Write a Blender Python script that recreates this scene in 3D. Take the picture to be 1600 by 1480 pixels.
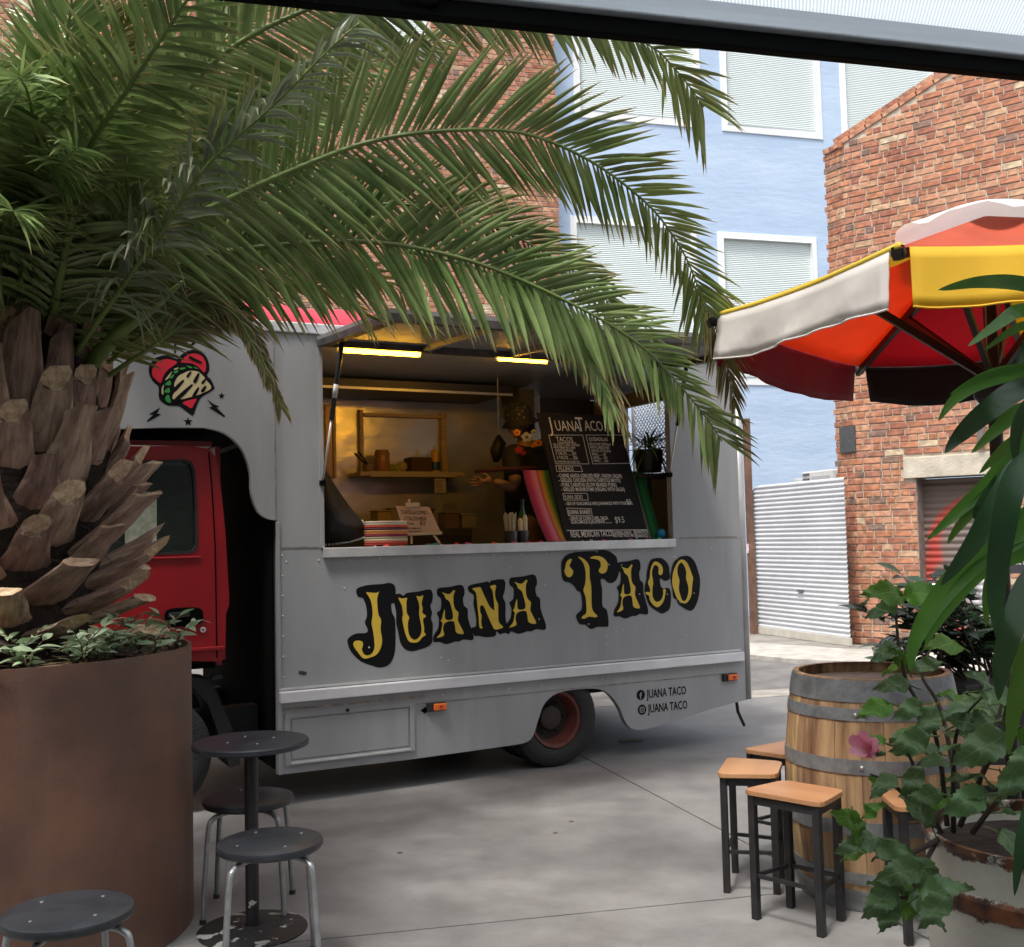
import bpy, math, random
from mathutils import Vector, Matrix, noise
from mathutils.geometry import tessellate_polygon
random.seed(7)
for o in list(bpy.data.objects): bpy.data.objects.remove(o)
SC = bpy.context.scene
COL = SC.collection
rad = math.radians
# ------------------------------------------------------------------ camera, sky, sun, exposure
FP = 1700.0; CH = 1.48; PITCH = math.atan(100.4/1700); ROLL = 0.0235
R0 = Vector((1, 0, 0)); F0 = Vector((0, math.cos(PITCH), math.sin(PITCH))); U0 = Vector((0, -math.sin(PITCH), math.cos(PITCH)))
XC = R0*math.cos(ROLL) - U0*math.sin(ROLL); YC = R0*math.sin(ROLL) + U0*math.cos(ROLL)
CAM = Vector((0, 0, CH))
cd = bpy.data.cameras.new('camera'); cam = bpy.data.objects.new('camera', cd); COL.objects.link(cam)
cd.sensor_fit = 'HORIZONTAL'; cd.sensor_width = 36; cd.lens = 36*FP/1600
cd.clip_start = 0.05; cd.clip_end = 500
cam.matrix_world = Matrix((
    (XC.x, YC.x, -F0.x, CAM.x), (XC.y, YC.y, -F0.y, CAM.y), (XC.z, YC.z, -F0.z, CAM.z), (0, 0, 0, 1)))
SC.camera = cam
W = bpy.data.worlds.new('World'); SC.world = W; W.use_nodes = True
nt = W.node_tree; nt.nodes.clear()
sky = nt.nodes.new('ShaderNodeTexSky'); sky.sky_type = 'NISHITA'; sky.sun_disc = False
SUN_EL, SUN_AZ = rad(66), rad(-150)     # azimuth measured from +Y towards +X
sky.sun_elevation = SUN_EL; sky.sun_rotation = SUN_AZ
sky.air_density = 1.0; sky.dust_density = 4.0; sky.ozone_density = 1.0
bg = nt.nodes.new('ShaderNodeBackground'); bg.inputs[1].default_value = 0.125
wo = nt.nodes.new('ShaderNodeOutputWorld')
hs = nt.nodes.new('ShaderNodeHueSaturation'); hs.inputs['Saturation'].default_value = 0.35
nt.links.new(sky.outputs[0], hs.inputs['Color']); nt.links.new(hs.outputs[0], bg.inputs[0]); nt.links.new(bg.outputs[0], wo.inputs[0])
sd = bpy.data.lights.new('sun', 'SUN'); sd.energy = 1.5; sd.angle = rad(10); sd.color = (1, .96, .9)
sun = bpy.data.objects.new('sun', sd); COL.objects.link(sun)
sv = Vector((math.sin(SUN_AZ)*math.cos(SUN_EL), math.cos(SUN_AZ)*math.cos(SUN_EL), math.sin(SUN_EL)))
sun.rotation_euler = sv.to_track_quat('Z', 'Y').to_euler(); sun.location = (0, 0, 20)
SC.view_settings.view_transform = 'Standard'; SC.view_settings.look = 'None'
SC.view_settings.exposure = 1.19; SC.view_settings.gamma = 1
SC.view_settings.use_curve_mapping = False
SC.cycles.max_bounces = 8; SC.cycles.transparent_max_bounces = 12

# ------------------------------------------------------------------ helpers: photo measurements to places
def ray(x, y): return XC*((x-800)/FP) - YC*((y-740)/FP) + F0
def gz(x, y, z=0.0):
    r = ray(x, y); return CAM + r*((z-CH)/r.z)
def gy(x, y, Y):
    r = ray(x, y); return CAM + r*(Y/r.y)
def proj(p):
    q = Vector(p)-CAM; w = q.dot(F0); return 800+FP*q.dot(XC)/w, 740-FP*q.dot(YC)/w, w
def onplane(x, y, P, n):
    r = ray(x, y); return CAM + r*((P-CAM).dot(n)/r.dot(n))
TD = Vector((.886, .463, 0)).normalized(); TN = Vector((TD.y, -TD.x, 0)); TP = Vector((.263, 7.077, 0))
def T(s, o, z): return TP + TD*s + TN*o + Vector((0, 0, z))
def tsz(x, y, o=0.0):
    q = onplane(x, y, TP+TN*o, TN); return (q-TP).dot(TD), q.z
def tp(x, y, o=0.0): return onplane(x, y, TP+TN*o, TN)
UP = Vector((0, 0, 1))
# ------------------------------------------------------------------ helpers: materials
MATS = {}
def mat(name, c, rough=.6, metal=0., var=.0, vs=6., c2=None, bump=0., bs=40., spec=.5, coords='Object', stretch=None, rv=0., trans=0., ranobj=0., island=0.):
    if name in MATS: return MATS[name]
    m = bpy.data.materials.new(name); m.use_nodes = True; t = m.node_tree; b = t.nodes['Principled BSDF']
    b.inputs['Base Color'].default_value = (*c, 1); b.inputs['Roughness'].default_value = rough; b.inputs['Metallic'].default_value = metal
    b.inputs['Specular IOR Level'].default_value = spec
    tc = t.nodes.new('ShaderNodeTexCoord'); src = tc.outputs[coords]
    if stretch:
        mp = t.nodes.new('ShaderNodeMapping'); mp.inputs['Scale'].default_value = stretch
        t.links.new(src, mp.inputs[0]); src = mp.outputs[0]
    col = None
    if c2 is not None or var > 0:
        if c2 is None: c2 = tuple(max(0, x*(1-var)) for x in c); c1 = tuple(min(1, x*(1+var)) for x in c)
        else: c1 = c
        n = t.nodes.new('ShaderNodeTexNoise'); n.inputs['Scale'].default_value = vs; n.inputs['Detail'].default_value = 7; n.inputs['Roughness'].default_value = .62
        r = t.nodes.new('ShaderNodeValToRGB'); r.color_ramp.elements[0].position = .36; r.color_ramp.elements[1].position = .66
        r.color_ramp.elements[0].color = (*c2, 1); r.color_ramp.elements[1].color = (*c1, 1)
        t.links.new(src, n.inputs[0]); t.links.new(n.outputs[0], r.inputs[0]); col = r.outputs[0]
        if rv > 0:
            mr = t.nodes.new('ShaderNodeMapRange'); mr.inputs[3].default_value = max(.02, rough-rv); mr.inputs[4].default_value = min(1, rough+rv)
            t.links.new(n.outputs[0], mr.inputs[0]); t.links.new(mr.outputs[0], b.inputs['Roughness'])
    if ranobj > 0 or island > 0:
        if island > 0: g = t.nodes.new('ShaderNodeNewGeometry'); ro = g.outputs['Random Per Island']; amt = island
        else: g = t.nodes.new('ShaderNodeObjectInfo'); ro = g.outputs['Random']; amt = ranobj
        h = t.nodes.new('ShaderNodeHueSaturation')
        m1 = t.nodes.new('ShaderNodeMapRange'); m1.inputs[3].default_value = 1-amt; m1.inputs[4].default_value = 1+amt
        m2 = t.nodes.new('ShaderNodeMapRange'); m2.inputs[3].default_value = .5-amt*.05; m2.inputs[4].default_value = .5+amt*.05
        t.links.new(ro, m1.inputs[0]); t.links.new(ro, m2.inputs[0])
        t.links.new(m1.outputs[0], h.inputs['Value']); t.links.new(m2.outputs[0], h.inputs['Hue'])
        if col: t.links.new(col, h.inputs['Color'])
        else: h.inputs['Color'].default_value = (*c, 1)
        col = h.outputs[0]
    if col: t.links.new(col, b.inputs['Base Color'])
    if bump > 0:
        n2 = t.nodes.new('ShaderNodeTexNoise'); n2.inputs['Scale'].default_value = bs; n2.inputs['Detail'].default_value = 6
        bp = t.nodes.new('ShaderNodeBump'); bp.inputs['Strength'].default_value = bump; bp.inputs['Distance'].default_value = .02
        t.links.new(src, n2.inputs[0]); t.links.new(n2.outputs[0], bp.inputs['Height']); t.links.new(bp.outputs[0], b.inputs['Normal'])
    if trans > 0:
        tr = t.nodes.new('ShaderNodeBsdfTranslucent'); mx = t.nodes.new('ShaderNodeMixShader'); mx.inputs[0].default_value = trans
        if col: t.links.new(col, tr.inputs[0])
        else: tr.inputs[0].default_value = (*c, 1)
        out = t.nodes['Material Output']
        t.links.new(b.outputs[0], mx.inputs[1]); t.links.new(tr.outputs[0], mx.inputs[2]); t.links.new(mx.outputs[0], out.inputs[0])
    MATS[name] = m; return m
def emis(name, c, s):
    m = mat(name, c); b = m.node_tree.nodes['Principled BSDF']
    b.inputs['Emission Color'].default_value = (*c, 1); b.inputs['Emission Strength'].default_value = s; return m
def glassm(name, c, rough=.02):
    m = mat(name, c, rough, spec=.8); return m
# ------------------------------------------------------------------ helpers: objects
def tag(o, label=None, cat=None, group=None, kind=None):
    if label: o['label'] = label
    if cat: o['category'] = cat
    if group: o['group'] = group
    if kind: o['kind'] = kind
    return o
def thing(name, loc, label, cat, group=None, rz=0.):
    o = bpy.data.objects.new(name, None); COL.objects.link(o); o.location = loc; o.rotation_euler = (0, 0, rz)
    o.empty_display_size = .1
    return tag(o, label, cat, group)
def wmat(o):
    m = Matrix.Translation(o.location) @ o.rotation_euler.to_matrix().to_4x4()
    if o.parent and False: pass
    return m
def setparent(o, parent, local):
    if parent is None: return
    o.parent = parent
    if not local:
        # coordinates are in world space: undo the parent's own placement
        o.matrix_parent_inverse = chainm(parent).inverted()
def chainm(o):
    m = o.matrix_basis.copy()
    m = o.matrix_parent_inverse @ m if o.parent else m
    return chainm(o.parent) @ m if o.parent else m
class MB:
    def __init__(s): s.V = []; s.F = []; s.M = []
    def add(s, V, F, mi=0):
        k = len(s.V); s.V += [Vector(v) for v in V]; s.F += [tuple(i+k for i in f) for f in F]; s.M += [mi]*len(F); return s
    def box(s, c, size, R=None, mi=0):
        c = Vector(c); hx, hy, hz = [x/2 for x in size]
        P = [Vector((x, y, z)) for x in (-hx, hx) for y in (-hy, hy) for z in (-hz, hz)]
        if R is not None: P = [R @ p for p in P]
        return s.add([c+p for p in P], [(0, 1, 3, 2), (4, 6, 7, 5), (0, 4, 5, 1), (2, 3, 7, 6), (0, 2, 6, 4), (1, 5, 7, 3)], mi)
    def beam(s, a, b, w, h, up=UP, mi=0):
        a = Vector(a); b = Vector(b); d = (b-a)
        L = d.length; d.normalize(); x = d.cross(up)
        if x.length < 1e-4: x = d.cross(Vector((0, 1, 0)))
        x.normalize(); z = x.cross(d).normalized()
        R = Matrix((x, d, z)).transposed()
        return s.box((a+b)/2, (w, L, h), R, mi)
    def tube(s, pts, r, n=8, cap=True, mi=0):
        pts = [Vector(p) for p in pts]; N = len(pts)
        rr = r if isinstance(r, (list, tuple)) else [r]*N
        V = []; F = []; prev = None
        for i, p in enumerate(pts):
            t = (pts[min(i+1, N-1)]-pts[max(i-1, 0)]).normalized()
            if prev is None:
                a = t.cross(UP)
                if a.length < .05: a = t.cross(Vector((1, 0, 0)))
            else: a = prev-t*prev.dot(t)
            a.normalize(); prev = a; b = t.cross(a)
            for j in range(n):
                an = 2*math.pi*j/n; V.append(p+(a*math.cos(an)+b*math.sin(an))*rr[i])
        for i in range(N-1):
            for j in range(n):
                F.append((i*n+j, i*n+(j+1) % n, (i+1)*n+(j+1) % n, (i+1)*n+j))
        if cap: F.append(tuple(range(n-1, -1, -1))); F.append(tuple((N-1)*n+j for j in range(n)))
        return s.add(V, F, mi)
    def lathe(s, prof, c=(0, 0, 0), n=32, mi=0, axis=None, cap=False):
        c = Vector(c); V = []; F = []
        if axis is None: A, B, Z = Vector((1, 0, 0)), Vector((0, 1, 0)), UP
        else:
            Z = Vector(axis).normalized(); A = Z.cross(UP)
            if A.length < .05: A = Z.cross(Vector((1, 0, 0)))
            A.normalize(); B = Z.cross(A)
        for r, z in prof:
            for j in range(n):
                an = 2*math.pi*j/n; V.append(c+A*(r*math.cos(an))+B*(r*math.sin(an))+Z*z)
        for i in range(len(prof)-1):
            for j in range(n):
                F.append((i*n+j, i*n+(j+1) % n, (i+1)*n+(j+1) % n, (i+1)*n+j))
        if cap and prof[0][0] > 1e-5: F.append(tuple(range(n-1, -1, -1)))
        if cap and prof[-1][0] > 1e-5: F.append(tuple((len(prof)-1)*n+j for j in range(n)))
        return s.add(V, F, mi)
    def prism(s, loops, fn, t0, t1, mi=0):
        """loops of 2D points (first outer, others holes); fn(u,v,w) -> place; w from t0 (back) to t1 (front)"""
        flat = [p for l in loops for p in l]
        tri = tessellate_polygon([[Vector((p[0], p[1], 0)) for p in l] for l in loops])
        n = len(flat); V = [fn(p[0], p[1], t0) for p in flat]+[fn(p[0], p[1], t1) for p in flat]; F = []
        for a, b, c in tri:
            ar = (flat[b][0]-flat[a][0])*(flat[c][1]-flat[a][1])-(flat[b][1]-flat[a][1])*(flat[c][0]-flat[a][0])
            if ar < 0: b, c = c, b
            F.append((a+n, b+n, c+n)); F.append((c, b, a))
        k = 0
        for l in loops:
            m = len(l)
            for i in range(m): F.append((k+i, k+(i+1) % m, n+k+(i+1) % m, n+k+i))
            k += m
        return s.add(V, F, mi)
    def flat(s, loops, fn, w, mi=0):
        flat = [p for l in loops for p in l]
        tri = tessellate_polygon([[Vector((p[0], p[1], 0)) for p in l] for l in loops]); F = []
        for a, b, c in tri:
            ar = (flat[b][0]-flat[a][0])*(flat[c][1]-flat[a][1])-(flat[b][1]-flat[a][1])*(flat[c][0]-flat[a][0])
            if ar < 0: b, c = c, b
            F.append((a, b, c))
        return s.add([fn(p[0], p[1], w) for p in flat], F, mi)
    def mesh(s, name, mats, smooth=False):
        me = bpy.data.meshes.new(name); me.from_pydata([tuple(v) for v in s.V], [], s.F)
        if not isinstance(mats, (list, tuple)): mats = [mats]
        for m in mats: me.materials.append(m)
        me.polygons.foreach_set('material_index', s.M)
        if smooth: me.polygons.foreach_set('use_smooth', [True]*len(s.F))
        me.update()
        if smooth is not True and smooth: 
            me.set_sharp_from_angle(angle=rad(smooth))
        return me
    def build(s, name, mats, parent=None, local=False, smooth=False, kind=None, bevel=0.):
        me = s.mesh(name, mats, smooth)
        o = bpy.data.objects.new(name, me); COL.objects.link(o)
        setparent(o, parent, local)
        if kind: o['kind'] = kind
        if bevel:
            b = o.modifiers.new('bevel', 'BEVEL'); b.width = bevel; b.segments = 2; b.limit_method = 'ANGLE'; b.angle_limit = rad(40)
        return o
def place(name, me, M, parent=None, local=False):
    o = bpy.data.objects.new(name, me); COL.objects.link(o); o.matrix_basis = M
    setparent(o, parent, local); return o
def copy_tree(o, parent=None):
    c = o.copy(); COL.objects.link(c); c.parent = parent
    if parent: c.matrix_parent_inverse = o.matrix_parent_inverse.copy()
    for ch in [x for x in bpy.data.objects if x.parent == o]: copy_tree(ch, c)
    return c
def cr(pts, k=6, closed=False):
    P = [Vector(p) for p in pts]; n = len(P); out = []
    for i in range(n if closed else n-1):
        if closed: p0, p1, p2, p3 = P[(i-1) % n], P[i], P[(i+1) % n], P[(i+2) % n]
        else: p0, p1, p2, p3 = P[max(i-1, 0)], P[i], P[i+1], P[min(i+2, n-1)]
        for j in range(k):
            t = j/k
            out.append(.5*((2*p1)+(p2-p0)*t+(2*p0-5*p1+4*p2-p3)*t*t+(3*p1-p0-3*p2+p3)*t*t*t))
    if not closed: out.append(P[-1])
    return out
def text(body, size, O, X, Y, m, parent, name='lettering', sx=1., ext=.0004, align='LEFT', off=0.):
    cu = bpy.data.curves.new(name, 'FONT'); cu.body = body; cu.size = size; cu.extrude = ext; cu.align_x = align; cu.offset = off
    cu.resolution_u = 2
    tmp = bpy.data.objects.new('tmp', cu); COL.objects.link(tmp)
    dg = bpy.context.evaluated_depsgraph_get(); me = bpy.data.meshes.new_from_object(tmp.evaluated_get(dg))
    bpy.data.objects.remove(tmp)
    X = Vector(X).normalized(); Y = Vector(Y).normalized(); Z = X.cross(Y)
    Mx = Matrix(((X.x*sx, Y.x, Z.x, O[0]), (X.y*sx, Y.y, Z.y, O[1]), (X.z*sx, Y.z, Z.z, O[2]), (0, 0, 0, 1)))
    me.transform(Mx); me.materials.clear(); me.materials.append(m)
    o = bpy.data.objects.new(name, me); COL.objects.link(o); setparent(o, parent, False); return o
def RM(x, y, z):
    return Matrix((Vector(x), Vector(y), Vector(z))).transposed()
RT = RM(TD, -TN, UP)      # truck axes: local x along the truck, y into it, z up
# ------------------------------------------------------------------ ground
m_base = mat('asphalt', (.16, .155, .15), .85, var=.25, vs=2.2, bump=.5, bs=120)
m_conc = mat('concrete_slab', (.255, .25, .243), .55, c2=(.165, .16, .155), vs=2.6, bump=.12, bs=60, rv=.14)
def conc_detail(m):
    t = m.node_tree; b = t.nodes['Principled BSDF']; src = b.inputs['Base Color'].links[0].from_socket
    tc = t.nodes.new('ShaderNodeTexCoord')
    def lay(scale, lo, hi, c, fac, stretch=(1, 1, 1)):
        nonlocal src
        mp = t.nodes.new('ShaderNodeMapping'); mp.inputs['Scale'].default_value = stretch; mp.inputs['Rotation'].default_value = (0, 0, .45)
        n = t.nodes.new('ShaderNodeTexNoise'); n.inputs['Scale'].default_value = scale; n.inputs['Detail'].default_value = 8; n.inputs['Roughness'].default_value = .7
        r = t.nodes.new('ShaderNodeMapRange'); r.inputs[1].default_value = lo; r.inputs[2].default_value = hi; r.inputs[3].default_value = 0; r.inputs[4].default_value = fac
        mx = t.nodes.new('ShaderNodeMix'); mx.data_type = 'RGBA'; mx.inputs[7].default_value = (*c, 1)
        t.links.new(tc.outputs['Object'], mp.inputs[0]); t.links.new(mp.outputs[0], n.inputs[0]); t.links.new(n.outputs[0], r.inputs[0]); t.links.new(r.outputs[0], mx.inputs[0])
        t.links.new(src, mx.inputs[6]); src = mx.outputs[2]
    lay(7, .5, .8, (.13, .125, .12), .45, (1, 1.2, 1))
    lay(160, .52, .66, (.12, .115, .11), .35)
    lay(190, .56, .68, (.42, .41, .39), .3)
    lay(1.0, .52, .72, (.16, .145, .135), .5)
    lay(14, .6, .72, (.10, .095, .09), .4)
    lay(75, .66, .72, (.045, .042, .04), .8)
    lay(45, .64, .74, (.07, .065, .06), .6)
    lay(30, .62, .8, (.40, .39, .37), .35)
    t.links.new(src, b.inputs['Base Color'])
conc_detail(m_conc)
g = MB().add([(-60, -30, -.02), (70, -30, -.02), (70, 90, -.02), (-60, 90, -.02)], [(0, 1, 2, 3)])
g = g.build('ground', m_base); tag(g, kind='structure')
ga = Vector((.977, .213, 0)).normalized(); gb = Vector((-.27, .963, 0)).normalized()
J0 = gz(1232, 1352)       # somewhere on the joint that runs away from the camera
q1 = gz(925, 1190); q2 = gz(1120, 1293); gb = (q1-q2).normalized()
e1 = gz(560, 1462); e2 = gz(1200, 1398); ga = (e2-e1).normalized()
# crossing point of the two joints
den = ga.x*gb.y-ga.y*gb.x; dv = q1-e1; tt = (dv.x*gb.y-dv.y*gb.x)/den; X0 = e1+ga*tt
yard = MB().add([X0+ga*a+gb*b+Vector((0, 0, -.012)) for a, b in ((-16, -12), (14, -12), (14, 4.95), (-16, 4.95))], [(0, 1, 2, 3)])
yard = yard.build('courtyard_paving', mat('joint_grime', (.03, .028, .026), .9)); tag(yard, kind='structure')
for i in range(-4, 4):
    for j in range(-2, 1):
        a0, a1, b0, b1 = i*3.6, (i+1)*3.6, [-9, -4.6, 0][j+2], [-4.6, 0, 4.95][j+2]
        gap = .005
        c = [X0+ga*a+gb*b for a, b in ((a0+gap, b0+gap), (a1-gap, b0+gap), (a1-gap, b1-gap), (a0+gap, b1-gap))]
        s = MB(); n = 4
        s.add([p+Vector((0, 0, -.02)) for p in c]+[p for p in c], [(4, 5, 6, 7), (0, 1, 5, 4), (1, 2, 6, 5), (2, 3, 7, 6), (3, 0, 4, 7)])
        s.build('slab', m_conc, yard)
m_kerb = mat('kerb_concrete', (.42, .40, .36), .8, var=.22, vs=5, bump=.4, bs=50)
k = MB()
a0 = X0+gb*4.965; k.add([a0+ga*-8, a0+ga*12, a0+ga*12+gb*.42, a0+ga*-8+gb*.42], [(0, 1, 2, 3)])
k = k.build('drain_strip', mat('strip_concrete', (.30, .28, .25), .85, var=.25, vs=4, bump=.3, bs=60)); tag(k, kind='structure')
fp = MB()
pts = [(1120, 1004), (1240, 1012), (1330, 1018), (1450, 1024), (1620, 1036), (1620, 1060), (1450, 1046), (1330, 1038), (1240, 1034), (1120, 1022)]
fp.prism([[tuple(gz(x, y)[:2]) for x, y in reversed(pts)]], lambda u, v, w: Vector((u, v, w)), -.02, .03)
fp = fp.build('pavement', m_kerb); tag(fp, kind='structure')
dr = MB(); pts = [(1120, 986), (1183, 990), (1322, 1006), (1400, 1014), (1330, 1019), (1240, 1011), (1120, 1003)]
dr.flat([[tuple(gz(x, y)[:2]) for x, y in reversed(pts)]], lambda u, v, w: Vector((u, v, w)), .004)
dr = dr.build('driveway_apron', mat('apron', (.24, .225, .2), .85, var=.3, vs=3, bump=.3)); tag(dr, kind='structure')

# ------------------------------------------------------------------ brick walls
def brick_mat(name, rnd):
    m = bpy.data.materials.new(name); m.use_nodes = True; t = m.node_tree; b = t.nodes['Principled BSDF']; b.inputs['Roughness'].default_value = .88
    if rnd == 'island': g = t.nodes.new('ShaderNodeNewGeometry'); ro = g.outputs['Random Per Island']
    else: g = t.nodes.new('ShaderNodeObjectInfo'); ro = g.outputs['Random']
    r = t.nodes.new('ShaderNodeValToRGB'); r.color_ramp.interpolation = 'CONSTANT'; e = r.color_ramp.elements
    cols = [(.40, .165, .095), (.48, .23, .135), (.33, .13, .08), (.50, .27, .165), (.37, .17, .11), (.52, .33, .20), (.45, .19, .10), (.24, .15, .115), (.47, .21, .12), (.58, .45, .30), (.41, .19, .12)]
    w = [0, .17, .32, .42, .56, .68, .72, .85, .88, .95, .97]
    e[0].color = (*cols[0], 1); e[1].position = w[1]; e[1].color = (*cols[1], 1)
    for c, p in list(zip(cols, w))[2:]:
        x = e.new(p); x.color = (*c, 1)
    tc = t.nodes.new('ShaderNodeTexCoord'); n = t.nodes.new('ShaderNodeTexNoise'); n.inputs['Scale'].default_value = 14; n.inputs['Detail'].default_value = 6
    mr = t.nodes.new('ShaderNodeMapRange'); mr.inputs[1].default_value = .3; mr.inputs[2].default_value = .72; mr.inputs[3].default_value = .55; mr.inputs[4].default_value = 1.35
    h = t.nodes.new('ShaderNodeHueSaturation')
    t.links.new(ro, r.inputs[0]); t.links.new(r.outputs[0], h.inputs['Color']); t.links.new(tc.outputs['Object'], n.inputs[0]); t.links.new(n.outputs[0], mr.inputs[0]); t.links.new(mr.outputs[0], h.inputs['Value'])
    t.links.new(h.outputs[0], b.inputs['Base Color'])
    bp = t.nodes.new('ShaderNodeBump'); bp.inputs['Strength'].default_value = .5; bp.inputs['Distance'].default_value = .01
    t.links.new(n.outputs[0], bp.inputs['Height']); t.links.new(bp.outputs[0], b.inputs['Normal'])
    return m
m_bi = brick_mat('brick_single', 'obj'); m_bj = brick_mat('brick_joined', 'island')
m_mortar = mat('mortar', (.50, .43, .34), .95, var=.2, vs=8, bump=.3, bs=60)
def brick_shape(L, Hh, seed, mm=None):
    r = random.Random(seed); d = .012; ch = .006; j = lambda: r.uniform(-.0035, .0035)
    o = [(-L/2, -Hh/2), (L/2, -Hh/2), (L/2, Hh/2), (-L/2, Hh/2)]
    V = [Vector((x, .0, z)) for x, z in o]
    q = [(x+j(), z+j()) for x, z in o]
    V += [Vector((x, -d+.004, z)) for x, z in q]
    V += [Vector((x-math.copysign(ch, x), -d+j()*.8, z-math.copysign(ch, z))) for x, z in q]
    F = [(8, 9, 10, 11)]
    for i in range(4):
        k2 = (i+1) % 4; F += [(i, k2, 4+k2, 4+i), (4+i, 4+k2, 8+k2, 8+i)]
    return V, F
BV = {}
for hd, L in (('s', .223), ('h', .104)):
    for v in range(4):
        V, F = brick_shape(L, .069, v*3+len(hd)); mb = MB().add(V, F); BV[(hd, v)] = (V, F, mb.mesh('brick', m_bi))
def brickwall(parent, P, u, length, z0, z1, inside, nind, rows_h=.0, seed=1, avoid=None):
    """P base point, u along the wall (seen face normal = u x up)"""
    n = u.cross(UP).normalized(); R = RM(u, -n, UP).to_4x4()
    rr = random.Random(seed); L = []
    nr = int((z1-z0)/.086)
    for i in range(nr):
        z = z0+.043+i*.086; header = (i % 4 == 2)
        x = rr.uniform(-.28, -.05)
        while x < length:
            hd = header or rr.random() < .12
            w = .12 if hd else .24
            ok = [inside(x+w*(q+.5)/12, z, w/26) for q in range(12)]
            if any(ok):
                q0 = ok.index(True); q1 = q0
                while q1+1 < 12 and ok[q1+1]: q1 += 1
                ww = w*(q1-q0+1)/12
                if ww > .035: L.append((x+w*(q0+q1+1)/24, z, hd, ww/w))
            x += w
    def score(b):
        p = P+u*b[0]+UP*b[1]; X, Y, w = proj(p)
        if w < 0 or not (0 < X < 1600 and 0 < Y < 1480) or (avoid and avoid(X, Y)): return 1e9
        return w + (0 if not b[2] else .6)
    L.sort(key=score); J = MB()
    for i, (x, z, hd, fr_) in enumerate(L):
        V, F, me = BV[('h' if hd else 's', rr.randrange(4))]
        tilt = rr.uniform(-.008, .008)
        Mx = Matrix.Translation(P+u*x+UP*z+n*rr.uniform(-.003, .003)) @ R @ Matrix.Rotation(tilt, 4, 'Y') @ Matrix.Diagonal((fr_, 1, 1, 1))
        if i < nind and score((x, z, hd)) < 1e8: place('brick', me, Mx, parent)
        else: J.add([Mx @ v for v in V], F)
    if J.V: J.build('brickwork', m_bj, parent, kind='stuff')
# right-hand brick building
BA = gz(1320, 1004)                                   # far corner
nar = ray(-150, 876); nar.z = 0; nar.normalize(); nar = -nar         # narrow face runs towards the camera
mn = Vector((.768, -.64, 0)).normalized()
t_ = 0
for t_ in [x*.01 for x in range(300)]:
    if proj(BA+nar*t_)[0] > 1347: break
BB = BA+nar*t_
RB = thing('brick_building', BA, 'red brick building with sloping coping and a roller door on the right', 'building')
NL = (BB-BA).length; ML = 5.0
def z_on(P, u, px, py):
    n = u.cross(UP).normalized(); q = onplane(px, py, P, n); return q.z, (q-P).dot(u)
zc1, tc1 = z_on(BB, mn, 1355, 200); zc2, tc2 = z_on(BB, mn, 1480, 118)
slope = (zc2-zc1)/(tc2-tc1)
ztop = lambda t: zc1+(t-tc1)*slope
za = z_on(BA, nar, 1300, 238)[0]
dz0, dt0 = z_on(BB, mn, 1436, 838); dz1, dt1 = z_on(BB, mn, 1545, 838)
lz0 = z_on(BB, mn, 1436, 747)[0]; lz1, lt0 = z_on(BB, mn, 1412, 716)[0], z_on(BB, mn, 1412, 716)[1]
lt1 = dt1+.12
print('door', dt0, dt1, lz0, lz1, 'NL', NL, 'ztop', zc1, zc2, tc2, za)
core = MB()
nn = nar.cross(UP).normalized(); nm_ = mn.cross(UP).normalized()
core.prism([[(0, -.02), (NL+.0, -.02), (NL, za), (0, za)]], lambda a, z, w: BA+nar*a+UP*z+nn*w, -.3, 0)
core.prism([[(0, -.02), (ML, -.02), (ML, ztop(ML)), (0, ztop(0))], [(dt0, 0), (dt1, 0), (dt1, lz0), (dt0, lz0)]], lambda a, z, w: BB+mn*a+UP*z+nm_*w, -.35, 0)
core.build('wall', m_mortar, RB)
brickwall(RB, BA, nar, NL, 0, za, lambda x, z, h: x > -.03*(int(z/.086) % 2) and x < NL+.012 and z < za-.04, 60, seed=5)
def ins(x, z, h):
    if x < -.004 or x+h > ML or z > ztop(x-h)-.05: return False
    if x+h > dt0+.01 and x-h < dt1-.01 and z < lz0: return False
    if x+h > lt0 and x-h < lt1 and lz0-.03 < z < lz1+.03: return False
    return True
brickwall(RB, BB, mn, 2.9, 0, ztop(2.9), ins, 300, seed=9, avoid=lambda X, Y: X > 1130 and 400 < Y < 610)
# coping bricks on the slope and toothed corner
cp = []
Lc = math.hypot(1, slope)
t = -.12; i = 0
me_c = MB().box((0, 0, 0), (.225, .3, .07)).mesh('brick', m_bi); me_c2 = MB().box((0, 0, 0), (.225, .34, .06)).mesh('brick', m_bi)
ang = math.atan(slope)
while t < 3.0:
    for k2, me in enumerate((me_c2, me_c)):
        c = BB+mn*(t+.12)+UP*(ztop(t+.12)+.03+k2*.075)+nm_*(.02-.17+k2*.0)
        Mx = Matrix.Translation(c) @ RM(mn, -nm_, UP).to_4x4() @ Matrix.Rotation(-ang+random.uniform(-.02, .02), 4, 'Y')
        place('coping_brick', me, Mx, RB)
    t += .24*math.cos(ang)
t = 0
me_n = MB().box((0, 0, 0), (.11, .3, .07)).mesh('brick', m_bi)
for q in range(int(NL/.115)+1):
    c = BA+nar*(q*.115+.05)+UP*(za+.035)-nn*.12
    place('coping_brick', me_n, Matrix.Translation(c) @ RM(nar, -nn, UP).to_4x4(), RB)
lint = MB().box(BB+mn*((lt0+lt1)/2)+UP*((lz0+lz1)/2)+nm_*-.09, (lt1-lt0, .26, lz1-lz0), RM(mn, -nm_, UP))
lint.build('lintel', mat('lintel_concrete', (.52, .47, .38), .85, var=.22, vs=4, bump=.3), RB, bevel=.008)
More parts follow.
